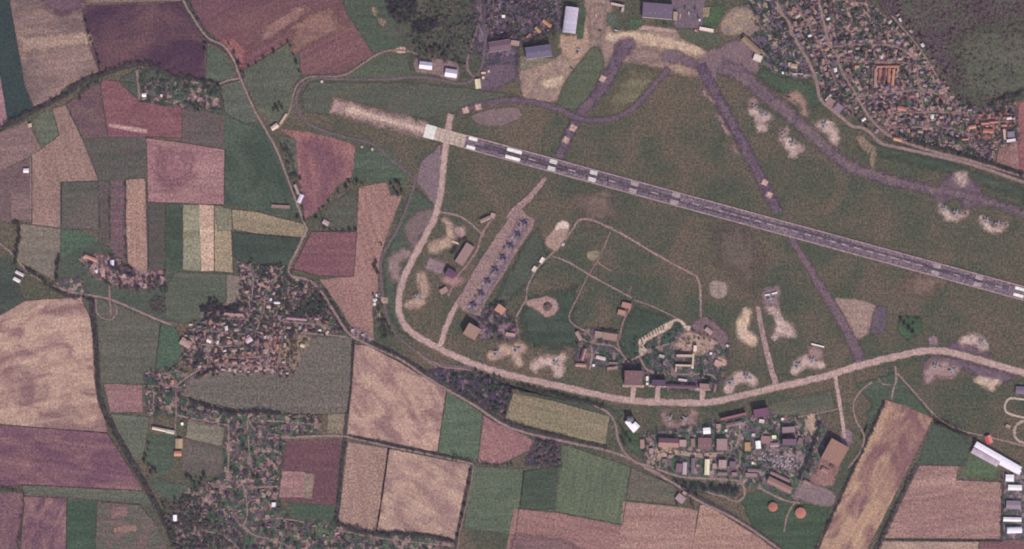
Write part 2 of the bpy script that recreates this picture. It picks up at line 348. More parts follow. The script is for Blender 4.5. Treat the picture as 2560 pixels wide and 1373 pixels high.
F('brown-green paddock below the hay meadow', [(460, 1104), (564, 1126), (560, 1182), (500, 1192), (455, 1182)], (104, 90, 90), (84, 88, 78), feat=50)
F('green scrubby field north of the south thicket', [(366, 1190), (470, 1212), (500, 1230), (480, 1264), (420, 1254), (385, 1224)], (60, 82, 72), (74, 88, 78))
F('olive plot between the two south lanes', [(512, 1240), (560, 1238), (580, 1250), (574, 1300), (520, 1305), (508, 1290)], (86, 90, 80), None)
F('great olive field between the two western villages', [(448, 966), (482, 932), (560, 926), (728, 932), (742, 840), (880, 842), (872, 1032), (810, 1036), (700, 1034), (600, 1026), (500, 1004), (450, 988)], (100, 94, 90), (108, 98, 94), feat=120, grain=.6)
F('small tan square beside the field crossroads', [(820, 1034), (864, 1036), (862, 1084), (818, 1082)], (138, 120, 106), (122, 112, 100), feat=20)
# ------------------------------------------------------------------ fields, south
F('big mottled tan field under the railway-like road', [(886, 860), (920, 864), (1000, 906), (1116, 976), (1094, 1130), (990, 1116), (864, 1086), (876, 1000)], (178, 145, 134), (142, 110, 110), feat=60, con=5.5, ang=-50, grain=.4)
F('green wedge between two tan fields', [(1118, 978), (1206, 1022), (1194, 1152), (1096, 1132)], (70, 94, 78), (82, 102, 86))
F('reddish-tan field under the road trees', [(1209, 1036), (1334, 1100), (1342, 1120), (1300, 1138), (1250, 1162), (1194, 1156)], (150, 110, 110), (136, 98, 104), ang=-60)
F('narrower half of the walled tan field', [(870, 1106), (970, 1122), (940, 1332), (895, 1326), (846, 1304)], (158, 128, 118), (146, 116, 112), ang=-80)
F('wide half of the walled tan field', [(972, 1122), (1176, 1162), (1138, 1350), (1060, 1336), (942, 1328)], (178, 146, 134), (146, 116, 114), feat=60, con=5.5, ang=-30, grain=.4)
F('dark wine-red plough east of the south village', [(718, 1104), (852, 1098), (838, 1262), (700, 1252), (706, 1178)], (98, 68, 78), (108, 76, 84), feat=40, grain=.5)
F('tan-pink corner of the wine-red plough', [(706, 1178), (762, 1180), (762, 1244), (698, 1242)], (140, 106, 108), None, level=2)
F('pale olive bed in the wine-red plough', [(763, 1184), (786, 1186), (780, 1248), (760, 1246)], (124, 106, 98), None, level=2)
F('dark green plot south of the wine-red plough', [(720, 1256), (836, 1264), (836, 1302), (730, 1296)], (54, 78, 68), (64, 86, 72))
F('light green paddock by the south edge houses', [(784, 1306), (836, 1304), (832, 1346), (788, 1348)], (78, 94, 78), None)
F('mid green field east of the walled tan field', [(1182, 1166), (1310, 1172), (1288, 1338), (1160, 1320)], (76, 92, 78), (88, 100, 84), feat=60)
F('dark green plot beside the light green field', [(1310, 1178), (1400, 1166), (1390, 1274), (1300, 1272)], (54, 74, 64), (66, 84, 72))
F('light olive-green field south of the road trees', [(1400, 1116), (1420, 1114), (1578, 1168), (1556, 1312), (1386, 1278)], (94, 104, 84), (82, 96, 80), feat=70, ang=80)
F('brown-olive fallow beside the base fence', [(1578, 1168), (1690, 1216), (1700, 1264), (1560, 1250)], (108, 94, 88), (96, 94, 84))
F('pink plough at the middle of the south edge', [(1286, 1272), (1390, 1282), (1556, 1316), (1550, 1393), (1262, 1393)], (138, 102, 104), (148, 112, 108), ang=-12)
F('darker plough corner at the south edge', [(1290, 1334), (1400, 1348), (1500, 1393), (1268, 1393)], (112, 86, 90), None, level=2, soft=14)
F('tan field west of the south farmhouse ditch', [(1558, 1254), (1700, 1268), (1744, 1278), (1728, 1393), (1546, 1393)], (158, 124, 118), (148, 112, 110))
F('tan triangle field against the diagonal road', [(1750, 1262), (1768, 1262), (1900, 1344), (1960, 1393), (1726, 1393)], (162, 128, 118), (152, 116, 112))
F('fenced hay field south of the main taxiway', [(1284, 984), (1380, 1002), (1524, 1042), (1514, 1110), (1400, 1086), (1262, 1046)], (128, 118, 98), (140, 122, 104), feat=60, ang=-15)
F('long tilted tan field with purple blotches in the south-east', [(2214, 1000), (2262, 1014), (2332, 1046), (2296, 1120), (2158, 1393), (2030, 1393), (2110, 1220)], (172, 138, 120), (126, 92, 96), feat=70, con=6, ang=62, stretch=1.8, grain=.4)
F('dark green field above the jagged tan field', [(2334, 1050), (2360, 1056), (2428, 1112), (2416, 1166), (2290, 1160)], (62, 78, 70), (72, 86, 76))
F('jagged tan field beside the row of white sheds', [(2292, 1163), (2396, 1165), (2390, 1200), (2506, 1206), (2500, 1348), (2206, 1346)], (160, 126, 120), (142, 108, 108), feat=60, con=4, ang=8, stretch=2.5)
F('tan strip along the south-east edge', [(2206, 1352), (2446, 1354), (2446, 1393), (2188, 1393)], (152, 126, 118), None)
F('dull red plot in the south-east corner', [(2452, 1352), (2600, 1352), (2600, 1393), (2452, 1393)], (110, 78, 84), None)
F('green lawn beside the great white hall', [(2434, 1126), (2496, 1168), (2490, 1196), (2400, 1192)], (66, 92, 68), (76, 98, 78))
# ------------------------------------------------------------------ fields, middle west
F('reddish field inside the perimeter bend', [(696, 322), (760, 328), (830, 344), (890, 366), (880, 440), (846, 462), (792, 530), (762, 548), (745, 440), (740, 350)], (116, 80, 92), (148, 104, 104), feat=80, con=4, ang=-80)
F('rough green verge between lane and reddish field', [(700, 342), (741, 348), (742, 430), (722, 430)], (88, 88, 80), None, level=2)
F('green field inside the perimeter curve', [(890, 368), (962, 366), (1020, 430), (1012, 462), (880, 446)], (62, 84, 72), (72, 90, 78))
F('pinkish-brown field along the inner perimeter road', [(898, 470), (966, 456), (976, 488), (1006, 488), (966, 590), (950, 650), (944, 700), (946, 742), (930, 770), (936, 852), (886, 830), (850, 770), (800, 700), (885, 690), (892, 580)], (154, 118, 112), (142, 106, 106), ang=-75)
F('dull red field at the road fork', [(736, 664), (778, 580), (832, 580), (892, 580), (884, 692), (800, 690), (730, 672)], (128, 88, 96), (116, 80, 90), feat=60)
F('fenced green close with a farmhouse', [(800, 556), (822, 512), (880, 476), (892, 484), (890, 576), (830, 578)], (76, 84, 74), (90, 84, 78), feat=30)
# ------------------------------------------------------------------ north: meadow, woods and scrub
F('green meadow with sandy pits north of the airfield', [(852, -20), (962, -20), (985, 60), (1008, 118), (960, 132), (936, 136), (872, 40)], (60, 82, 70), (78, 84, 76), feat=50)
F('grass tongue enclosed by the perimeter tracks', [(862, 192), (960, 134), (1030, 136), (1030, 190), (1000, 196)], (84, 90, 78), (72, 88, 74))
F('overgrown rough ground north of the white halls', [(1008, 118), (985, 60), (1050, -20), (1230, -20), (1200, 130), (1160, 196), (1030, 190)], (84, 84, 74), (66, 72, 66), feat=30, con=5)
F('rusty scrubland filling the north-east corner', [(2180, -20), (2600, -20), (2600, 236), (2470, 268), (2400, 262), (2350, 165), (2280, 90), (2210, 30)], (84, 68, 76), (86, 84, 78), feat=110, con=5, ang=40, grain=.75, rows=.0)
F('green clearing in the north-east scrubland', [(2390, 110), (2450, 70), (2545, 60), (2600, 110), (2600, 230), (2470, 255), (2400, 230)], (80, 88, 76), (94, 92, 82), feat=70, level=2, soft=50)
F('reddish plough at the east edge by the town', [(2548, 250), (2600, 246), (2600, 450), (2540, 425)], (130, 86, 90), None)
F('brown field between town and the double road', [(2496, 366), (2544, 342), (2550, 428), (2490, 412)], (130, 98, 98), None)

for lab, pts in (('sandy pit in the north green meadow, upper one', [(928, 18), (940, 20), (942, 36), (932, 38)]), ('sandy pit in the north green meadow, lower one', [(944, 44), (966, 52), (964, 64), (950, 62)]), ('trodden dirt patch beside the double road bend', [(2140, 340), (2160, 344), (2190, 372), (2184, 392), (2150, 366)]), ('bare pinkish streak near the double road', [(2176, 376), (2190, 380), (2186, 420), (2178, 426)]), ('sandy olive building land east of the new estate', [(700, 856), (740, 850), (752, 872), (738, 922), (708, 926)]), ('sandy square with a mound at the east of west village', [(742, 838), (772, 838), (778, 862), (756, 874), (738, 862)])):
    sheet('bare_ground', lab, 'bare ground', pts, gm((138, 116, 102), (118, 104, 94), feat=20, con=4, rows=0, grain=.6, soft=True), 3, 7, True)
sheet('yard', 'pale gravel yard of the small round tanks by the inner road', 'yard', [(930, 738), (948, 732), (952, 742), (970, 744), (968, 758), (952, 758), (946, 768), (932, 762)], gm((176, 152, 140), (150, 126, 122), feat=12, con=4, rows=0, soft=True), 4, 4, True)
sheet('yard', 'small pale oblong yard below the gravel tank yard', 'yard', [(939, 777), (951, 776), (950, 798), (938, 798)], gm((152, 132, 120), None, rows=0, soft=True), 4, 2)
sheet('yard', 'lilac dusty yard at the end of the pinkish-brown field', 'yard', [(874, 818), (900, 822), (930, 842), (932, 856), (900, 850), (880, 838)], gm((112, 94, 104), (142, 122, 124), feat=12, con=5, rows=0, soft=True), 3, 7, True)

# ------------------------------------------------------------------ village gardens and yards
def garden_mat(cols, cell=13.0, soft=True):
    m = bpy.data.materials.new('garden_plots'); m.use_nodes = True; t = m.node_tree; t.nodes.clear()
    N = t.nodes; L = t.links
    o = N.new('ShaderNodeOutputMaterial'); d = N.new('ShaderNodeBsdfDiffuse'); g = N.new('ShaderNodeGroup'); g.node_tree = NG
    geo = N.new('ShaderNodeNewGeometry')
    dn = N.new('ShaderNodeTexNoise'); dn.inputs['Scale'].default_value = .07; L.new(geo.outputs['Position'], dn.inputs['Vector'])
    ds = N.new('ShaderNodeVectorMath'); ds.operation = 'MULTIPLY_ADD'; ds.inputs[1].default_value = (16, 16, 0); L.new(dn.outputs['Color'], ds.inputs[0]); L.new(geo.outputs['Position'], ds.inputs[2])
    v = N.new('ShaderNodeTexVoronoi'); v.voronoi_dimensions = '2D'; v.inputs['Scale'].default_value = 1 / cell; v.distance = 'CHEBYCHEV'
    L.new(ds.outputs[0], v.inputs['Vector'])
    sep = N.new('ShaderNodeSeparateColor'); L.new(v.outputs['Color'], sep.inputs[0])
    rp = N.new('ShaderNodeValToRGB'); rp.color_ramp.interpolation = 'CONSTANT'
    e = rp.color_ramp.elements
    while len(e) < len(cols): e.new(0.5)
    acc = 0
    tot = sum(w for _, w in cols)
    for i, (c, w) in enumerate(cols):
        e[i].position = acc / tot; e[i].color = lin(c); acc += w
    L.new(sep.outputs[0], rp.inputs[0])
    g.inputs['A'].default_value = g.inputs['B'].default_value = (1, 1, 1, 1); g.inputs['Rows'].default_value = 0; g.inputs['Grain'].default_value = .8
    mu = N.new('ShaderNodeVectorMath'); mu.operation = 'MULTIPLY'; L.new(g.outputs['Color'], mu.inputs[0]); L.new(rp.outputs[0], mu.inputs[1])
    L.new(mu.outputs[0], d.inputs[0])
    tr = N.new('ShaderNodeBsdfTransparent'); mx = N.new('ShaderNodeMixShader')
    L.new(g.outputs['Edge'], mx.inputs[0]); L.new(tr.outputs[0], mx.inputs[1]); L.new(d.outputs[0], mx.inputs[2]); L.new(mx.outputs[0], o.inputs[0])
    return m
MIX = [((66, 80, 68), 3), ((112, 90, 94), 3), ((92, 76, 84), 2.2), ((142, 114, 110), 2.8), ((84, 92, 78), 2), ((162, 128, 120), 2), ((76, 66, 74), 1.2)]
GREENY = [((66, 80, 68), 3.4), ((102, 84, 88), 2.6), ((84, 92, 78), 2.2), ((132, 106, 102), 2), ((80, 70, 78), 1.6), ((152, 122, 114), 1.4)]
PINKY = [((150, 118, 116), 3), ((110, 84, 92), 3), ((172, 140, 134), 1.5), ((80, 66, 76), 2), ((84, 84, 78), 1), ((136, 100, 100), 2)]
TOWN = [(2005, -20), (2140, -20), (2190, 20), (2270, 90), (2325, 160), (2378, 232), (2440, 268), (2540, 254), (2548, 350), (2490, 376), (2480, 412), (2400, 386), (2300, 366), (2240, 346), (2190, 308), (2165, 285), (2110, 285), (2068, 250), (2048, 215), (2030, 150), (1990, 80), (1940, -20)]
WVIL = [(596, 656), (640, 662), (722, 664), (732, 690), (790, 704), (822, 745), (858, 828), (744, 834), (744, 890), (732, 930), (560, 906), (500, 932), (452, 905), (456, 850), (498, 790), (560, 772), (602, 744)]
SVIL = [(362, 930), (440, 918), (476, 936), (448, 990), (560, 1030), (700, 1034), (802, 1040), (800, 1088), (712, 1096), (704, 1178), (700, 1256), (728, 1300), (840, 1306), (1060, 1342), (1140, 1356), (1140, 1393), (440, 1393), (420, 1310), (470, 1220), (556, 1192), (566, 1068), (442, 1042), (368, 1034)]
def gard(label, pts, cols, cell=13, soft=14, level=1): return sheet('garden_land', label, 'gardens', pts, garden_mat(cols, cell), level, soft, False, 3.0)
gard('patchwork of yards and gardens under the north-east town', TOWN, MIX, 13)
gard('patchwork of yards and gardens under the west village', WVIL, MIX, 13)
gard('brown and green gardens under the long south village', SVIL, GREENY, 13)
gard('pale new-built plots in the east of the west village', [(640, 836), (738, 832), (752, 900), (730, 930), (562, 908), (540, 905), (590, 890), (640, 880)], PINKY, 11, 10, 2)
gard('pale pink strip of new plots along the south row of west village', [(510, 922), (560, 904), (620, 906), (712, 912), (716, 928), (560, 930)], PINKY, 10, 8, 3)
gard('red earth plots round the brick yard in the town', [(2180, 160), (2256, 160), (2256, 250), (2240, 300), (2185, 280)], PINKY, 10, 16, 2)
gard('red roofed quarter ground at the east edge of town', [(2440, 280), (2530, 275), (2530, 350), (2440, 350)], [((150, 100, 92), 2), ((100, 80, 84), 2), ((80, 82, 76), 2), ((130, 92, 92), 2)], 11, 14, 2)
gard('hamlet yards beside the purple strip field', [(196, 640), (280, 636), (345, 682), (410, 675), (415, 712), (340, 725), (280, 712), (230, 690)], PINKY, 11, 14, 2)
gard('roadside hamlet yards east of the white barns', [(140, 705), (200, 690), (215, 730), (205, 760), (170, 735)], MIX, 11, 12, 2)
gard('farm hamlet yards below the wooded brook', [(480, 196), (550, 206), (550, 272), (490, 276), (395, 258), (350, 250), (346, 208), (400, 200)], GREENY, 10, 12, 2)
gard('scrubby workshop grounds north-west of the hangars', [(1180, -20), (1410, -20), (1400, 70), (1300, 110), (1290, 190), (1215, 185), (1190, 110)], [((92, 76, 90), 4), ((72, 62, 76), 3), ((112, 94, 104), 2), ((66, 72, 66), 2)], 12, 16, 1)
gard('barrack quarter yards north-east of the aprons', [(1860, -20), (1945, -20), (1980, 60), (2015, 130), (2035, 190), (1990, 205), (1930, 190), (1880, 120)], [((150, 128, 116), 2), ((96, 82, 96), 3), ((72, 80, 72), 3), ((116, 98, 104), 2)], 14, 16, 1)
gard('workshop yards of the southern barracks', [(1600, 1085), (1850, 1040), (2050, 1040), (2070, 1080), (2050, 1190), (1990, 1250), (1880, 1215), (1680, 1190), (1610, 1165)], [((68, 88, 70), 4.5), ((106, 90, 98), 2.4), ((146, 122, 118), 2.4), ((94, 84, 90), 2), ((88, 92, 82), 2.2)], 13, 18, 1)
gard('roadside homes plot under the taxiway bend', [(1075, 925), (1130, 915), (1240, 950), (1280, 975), (1262, 1046), (1180, 1010), (1110, 970)], [((74, 62, 80), 4), ((58, 60, 62), 3), ((98, 80, 92), 2), ((120, 96, 98), 1)], 11, 12, 2)
gard('thicket plot with yards in the south fields', [(1340, 1090), (1395, 1095), (1405, 1165), (1345, 1165), (1310, 1160)], [((84, 68, 78), 4), ((66, 62, 68), 3), ((116, 92, 96), 1)], 10, 12, 2)
gard('central technical yards of the air base', [(1436, 832), (1500, 816), (1560, 838), (1600, 880), (1640, 840), (1700, 815), (1770, 800), (1820, 850), (1820, 900), (1790, 980), (1640, 975), (1560, 925), (1440, 905)], [((64, 80, 70), 4), ((98, 82, 92), 3), ((130, 106, 106), 2), ((76, 78, 74), 3)], 14, 20, 1)
gard('dusty yards beside the aircraft row', [(1180, 790), (1250, 755), (1270, 790), (1300, 830), (1280, 850), (1240, 845), (1200, 850)], [((104, 84, 98), 4), ((128, 104, 108), 2), ((70, 74, 70), 2)], 11, 12, 2)
gard('lane side yards at the south-east edge', [(2510, 1180), (2600, 1180), (2600, 1348), (2506, 1350)], [((96, 84, 92), 3), ((70, 80, 74), 3), ((130, 110, 112), 2)], 10, 8, 2)

# ------------------------------------------------------------------ grass of different colour inside the airfield
G = dict(cat='grass', name='grass_patch', level=1)
F('dark green grass along the inner side of aircraft row', [(1316, 600), (1345, 570), (1370, 640), (1330, 700), (1250, 770), (1232, 766)], (58, 76, 68), (80, 84, 76), soft=14, **G)
F('rank green grass in the heart of the air base', [(1560, 800), (1590, 768), (1660, 790), (1700, 815), (1620, 850), (1610, 890), (1570, 900), (1552, 850)], (48, 70, 62), (58, 80, 68), soft=20, **G)
F('rank green grass round the ring-shaped stand', [(1300, 780), (1330, 745), (1440, 720), (1430, 800), (1460, 850), (1400, 870), (1320, 860)], (50, 72, 64), (66, 80, 72), soft=30, **G)
F('green grass along the inside of perimeter road', [(1036, 470), (1095, 520), (1050, 590), (990, 700), (992, 780), (1040, 850), (1000, 830), (965, 760), (955, 660)], (62, 82, 70), (78, 84, 76), soft=14, **G)
F('green verge south of the main taxiway', [(1150, 930), (1300, 968), (1500, 1012), (1560, 1030), (1540, 1060), (1400, 1005), (1200, 950)], (66, 80, 70), (80, 82, 76), soft=16, **G)
F('dark grass in the wedge by the double road', [(2140, 340), (2200, 360), (2350, 400), (2560, 470), (2560, 500), (2400, 440), (2250, 400), (2150, 372)], (54, 76, 66), (70, 82, 72), soft=18, **G)
F('green slope below the barrack quarter', [(1880, 165), (1990, 200), (2044, 218), (2050, 260), (2000, 290), (1960, 235), (1900, 195), (1862, 160)], (56, 80, 66), (66, 84, 72), soft=14, **G)
F('bright grass north of the jet blast wedge', [(2248, 792), (2300, 790), (2305, 830), (2268, 848), (2244, 830)], (44, 78, 60), (54, 92, 68), soft=12, **G)
F('olive meadow inside the perimeter curve', [(775, 205), (1000, 206), (1160, 218), (1300, 240), (1100, 290), (1060, 300), (860, 250), (820, 290), (760, 280), (752, 240)], (76, 84, 76), (90, 88, 78), soft=10, **G)
F('brownish worn grass east of the loop road', [(1790, 580), (1850, 560), (1900, 640), (1880, 720), (1800, 660)], (106, 90, 84), (92, 86, 80), soft=60, **G)
F('brownish worn grass under the runway', [(1440, 490), (1530, 480), (1540, 540), (1470, 560)], (106, 90, 84), None, soft=50, **G)
F('brownish worn grass south-east of the runway', [(2280, 680), (2360, 700), (2330, 740), (2260, 730)], (110, 92, 84), None, soft=40, **G)
F('ochre grass between the north taxiways', [(1520, 260), (1580, 180), (1640, 190), (1600, 250), (1540, 290)], (104, 96, 80), None, soft=40, **G)
F('green grass by the south-east base fence', [(2140, 960), (2240, 930), (2330, 1040), (2420, 1090), (2330, 1050), (2214, 1000), (2150, 1100), (2180, 1010)], (56, 80, 66), (72, 86, 74), soft=12, **G)
F('grass around the two orange tanks', [(1850, 1240), (1900, 1225), (2000, 1262), (2080, 1260), (2030, 1393), (1970, 1390), (1880, 1320)], (48, 76, 60), (58, 84, 68), soft=8, **G)
F('grass south of the barrack road', [(1640, 1195), (1700, 1200), (1850, 1215), (1840, 1240), (1760, 1235), (1700, 1215)], (52, 72, 64), None, soft=8, **G)
F('ochre rough grass below the hangar courts', [(1640, 1068), (1760, 1080), (1740, 1092), (1650, 1088)], (94, 92, 78), None, soft=16, **G)
F('olive field inside the taxiway loop', [(1920, 1010), (2080, 975), (2090, 1030), (1930, 1060)], (98, 94, 82), (84, 88, 78), soft=10, **G)
F('green triangle beside the base exit road', [(1545, 1050), (1560, 1075), (1600, 1085), (1610, 1150), (1570, 1120)], (54, 78, 62), None, soft=8, **G)

# ------------------------------------------------------------------ roads and tracks
DIRT = lambda: gm((146, 118, 114), (130, 104, 106), feat=30, rows=0, grain=.45, soft=True, name='dirt_road')
TAR = lambda: gm((150, 124, 122), (132, 108, 110), feat=30, rows=0, grain=.4, soft=True, name='worn_tarmac')
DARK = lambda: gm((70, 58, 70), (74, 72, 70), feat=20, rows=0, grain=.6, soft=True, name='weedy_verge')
def road(label, pts, w=5, mat=None, level=3, soft=2.0, name='road', smooth=True): return ribbon(name, label, 'road', pts, w, mat or TAR(), level, soft, smooth)
def verge(label, pts, w=9): return ribbon('verge', label, 'verge', pts, w, DARK(), 2, 5)
FARM = [(452, -20), (458, 0), (480, 40), (518, 93), (558, 114), (584, 150), (602, 198), (640, 282), (690, 372), (724, 460), (750, 530), (767, 574)]
verge('dark weedy verge along the north farm road', [(460, 0), (486, 44), (522, 96), (562, 116), (590, 152), (606, 198)], 16)
road('narrow farm road winding down from the north edge to the fork', FARM, 5.5)
LOW = [(767, 574), (740, 632), (724, 664), (728, 690), (770, 700), (802, 728), (836, 780), (870, 832), (920, 862), (1000, 898), (1080, 952), (1180, 1010), (1260, 1062), (1330, 1086), (1440, 1110), (1530, 1130), (1610, 1165), (1690, 1212), (1742, 1250), (1850, 1305), (1975, 1393)]
verge('dark verge with bushes along the southern country road', [(802, 724), (872, 828), (1000, 894), (1180, 1006), (1260, 1058), (1440, 1106)], 15)
verge('dark verge along the diagonal south edge road', [(1690, 1212), (1850, 1303), (1975, 1391)], 12)
road('country road running from the fork to the south edge', LOW, 6)
VROAD = [(-20, 594), (0, 610), (32, 636), (70, 680), (130, 714), (192, 733), (242, 741), (290, 754), (400, 802), (430, 812)]
road('village road entering from the west edge past white barns', VROAD, 5.5)
road('pale perimeter track around the runway head', [(1046, 136), (1005, 126), (962, 129), (930, 144), (862, 187), (800, 192), (770, 194), (745, 210), (734, 235), (726, 270), (718, 290), (690, 322)], 4.5, DIRT())
road('grey tarmac perimeter road looping round the runway head', [(1238, -20), (1230, 30), (1214, 100), (1206, 160), (1186, 196), (1150, 210), (1100, 200), (1042, 193), (960, 199), (850, 198), (790, 196), (758, 212), (742, 240), (746, 280), (775, 312), (850, 340), (930, 360), (980, 402), (1030, 442), (1036, 462), (1000, 560), (956, 640), (952, 680), (957, 745), (962, 765), (968, 795), (986, 832), (1020, 864), (1082, 904), (1130, 915), (1200, 922)], 7, gm((110, 94, 100), (98, 86, 94), feat=40, rows=0, grain=.4, soft=True))
road('sandy service track in the woods north of the white halls', [(1190, 195), (1168, 170), (1180, 110), (1200, 50), (1204, -20)], 6, gm((112, 94, 98), None, soft=True, rows=0))
UPT = [(2036, -20), (2048, 10), (2058, 50), (2072, 105), (2094, 150), (2108, 185), (2130, 220), (2146, 250), (2168, 285), (2200, 322), (2240, 348), (2330, 378), (2440, 406), (2600, 452)]
LOWT = [(1936, -20), (1942, 8), (1955, 37), (1972, 56), (1978, 80), (1999, 117), (2019, 151), (2035, 184), (2044, 218), (2050, 246), (2066, 264), (2100, 290), (2130, 316), (2152, 318), (2176, 332), (2202, 358), (2250, 370), (2350, 392), (2450, 418), (2600, 470)]
verge('dark green verge between the two town roads', [(2210, 346), (2330, 384), (2600, 461)], 8)
road('upper town road running south-east through the town', UPT, 7)
road('lower town road along the airfield fence', LOWT, 8)
verge('dark hedge line north of the double road', [(2260, 345), (2400, 384), (2560, 432)], 8)
RD = dict(w=3.6, soft=1.6)
LANES = {
 'middle town lane': [(1990, 10), (2030, 80), (2066, 150), (2092, 215)],
 'terrace street': [(2080, 118), (2150, 112), (2235, 116), (2300, 150)],
 'brick yard street': [(2095, 152), (2180, 155), (2260, 158), (2325, 170)],
 'east rim street': [(2230, 40), (2290, 110), (2330, 170), (2372, 250)],
 'yard end street': [(2150, 248), (2240, 232), (2300, 226), (2372, 244)],
 'lower cross street': [(2176, 292), (2260, 284), (2350, 280), (2430, 290)],
 'bottom street': [(2204, 318), (2280, 318), (2380, 322), (2430, 340)],
 'short link lane': [(2290, 160), (2300, 226), (2312, 284), (2318, 320)],
 'red roof street': [(2440, 300), (2490, 306), (2540, 304)],
 'winding north lane': [(690, 700), (664, 740), (660, 775), (640, 830), (622, 856)],
 'orchard lane': [(612, 664), (632, 690), (630, 740), (622, 770)],
 'thatch lane': [(500, 792), (560, 796), (622, 800)],
 'west end lane': [(458, 850), (500, 860), (560, 866), (622, 856)],
 'middle crossway': [(470, 824), (540, 830), (610, 836)],
 'new estate street': [(676, 838), (672, 880), (668, 922)],
 'estate back street': [(704, 838), (700, 880), (694, 915)],
 'south row street': [(500, 934), (540, 912), (620, 916), (720, 918)],
 'inner row lane': [(560, 896), (620, 894), (670, 890)],
 'east fields lane': [(690, 800), (730, 806), (800, 812), (826, 824)],
 'church lane': [(440, 950), (440, 1000), (441, 1040)],
 'west crossing lane': [(358, 965), (400, 966), (442, 966)],
 'inner west lane': [(384, 968), (384, 1000), (382, 1024)],
 'meadow lane': [(441, 1038), (500, 1050), (572, 1064)],
 'long straight lane': [(572, 1064), (572, 1130), (570, 1200)],
 'garden lane': [(618, 1052), (622, 1110), (628, 1170)],
 'north edge lane': [(664, 1052), (730, 1056), (796, 1062)],
 'field gate lane': [(690, 1088), (740, 1096), (800, 1092), (866, 1092)],
 'southern lane': [(570, 1200), (606, 1212), (616, 1250), (618, 1290), (610, 1320), (640, 1340)],
 'pink yard lane': [(520, 1206), (545, 1218), (570, 1206)],
 'hollow lane': [(616, 1216), (650, 1218), (694, 1216)],
 'bottom village lane': [(640, 1340), (690, 1352), (740, 1376)],
 'south edge lane': [(850, 1326), (940, 1344), (1060, 1358), (1136, 1366)],
 'old orchard row': [(640, 1300), (700, 1296), (760, 1306)],
 'thicket lane': [(440, 1350), (500, 1330), (560, 1340), (600, 1376)],
 'hamlet lane': [(196, 648), (240, 656), (285, 690), (330, 706)],
 'roadside row': [(150, 722), (190, 733), (215, 742)],
 'farm hamlet lane': [(370, 238), (440, 246), (500, 244), (545, 250)],
 'fork lane': [(748, 430), (745, 470), (752, 520)],
}
for nm, pts in LANES.items():
    place = 'in the north-east town' if pts[0][0] > 1900 else ('in the farm hamlet' if pts[0][1] < 300 else ('in the west village' if pts[0][1] < 945 and pts[0][0] > 440 and pts[0][0] < 840 and pts[0][1] > 600 else 'through the western homes'))
    if nm in ('farm hamlet lane', 'fork lane', 'roadside row'): continue
    pale = R.random() < .6
    road(f'narrow {"pale dirt" if pale else "grey"} {nm} {place}', pts, mat=DIRT() if pale else TAR(), **RD)
road('lane joining the two western villages past the olive field', [(441, 966), (452, 955), (478, 936), (500, 924), (520, 912)], 4.5)
road('short lane from the country road to the west village', [(728, 690), (723, 712), (720, 740)], 5, DIRT())
road('track from west village to the country road along the field', [(690, 836), (745, 833), (800, 836), (868, 842)], 4)
road('field lane crossing the tan fields', [(640, 1092), (700, 1095), (760, 1092), (850, 1090), (900, 1100), (1000, 1122), (1100, 1142), (1182, 1160)], 5)
verge('dark ditch north of the field lane', [(870, 1090), (1000, 1116), (1180, 1156)], 8)
verge('dark ditch beside the wine-red plough', [(868, 1030), (862, 1090), (852, 1180), (840, 1310)], 9)
verge('dark line splitting the walled tan field', [(971, 1120), (958, 1220), (941, 1330)], 3)
verge('dark ditch on the east side of walled tan field', [(1178, 1164), (1160, 1250), (1140, 1360)], 6)
road('thin pale track beside the east ditch', [(1184, 1160), (1174, 1230), (1152, 1320), (1142, 1390)], 3, DIRT())
verge('dark hedge foot along the south edge of walled field', [(842, 1306), (900, 1330), (1000, 1334), (1060, 1338), (1136, 1352)], 9)  # dark verge colour along the hedge line
verge('dark ditch between olive field and big tan field', [(884, 850), (878, 960), (868, 1034)], 4)
road('white kerbed exit road from the south-west gate', [(1044, 878), (1052, 890), (1070, 902), (1084, 912), (1092, 920)], 4.5, DIRT())
road('grey service road under the taxiway bend', [(1082, 904), (1108, 918), (1150, 922), (1178, 926)], 4)
road('base exit road curving south past the white L-shaped hall', [(1480, 1012), (1520, 1032), (1538, 1060), (1544, 1095), (1560, 1130), (1590, 1156), (1624, 1166), (1680, 1186), (1720, 1194), (1800, 1198), (1840, 1202), (1856, 1212), (1862, 1235), (1850, 1252), (1830, 1252), (1812, 1242), (1780, 1235), (1760, 1226)], 5.5)
road('second track south of the barracks road', [(1608, 1168), (1650, 1190), (1690, 1212)], 5)
road('barracks main street running north to south', [(1848, 1075), (1852, 1110), (1850, 1160), (1852, 1210)], 5)
road('barracks court street between long roofs', [(1640, 1124), (1690, 1130), (1740, 1138), (1812, 1136)], 11, gm((172, 144, 134), (152, 124, 120), feat=30, rows=0, soft=True))
road('pale lane beside the gate houses of the barracks', [(1622, 1088), (1620, 1120), (1622, 1162)], 8, DIRT())
road('road to the orange tanks from the barracks', [(1892, 1210), (1910, 1226), (1960, 1250), (2000, 1258)], 5)
road('small footpath between the two orange tanks', [(1985, 1258), (1968, 1290), (1960, 1330)], 4)
road('thin pale road from the south taxiway spur', [(1950, 1050), (2000, 1042), (2080, 1026), (2102, 1020)], 4, DIRT())
road('winding path to the south-east fence', [(2180, 955), (2150, 980), (2134, 1010), (2140, 1050), (2160, 1090), (2150, 1130), (2120, 1170)], 4.5)
road('south-east perimeter track along the fence', [(2240, 930), (2290, 985), (2340, 1040), (2400, 1075), (2470, 1092), (2600, 1125)], 4.5)
road('little looped drive south of the bend', [(2238, 915), (2240, 950), (2232, 980), (2228, 1000)], 5)
road('curved spur beside the looped drive', [(2196, 945), (2206, 960), (2226, 962)], 4.5, DIRT())
verge('hedge line west of the tilted tan field', [(2210, 1004), (2130, 1180), (2084, 1280), (2036, 1393)], 6)
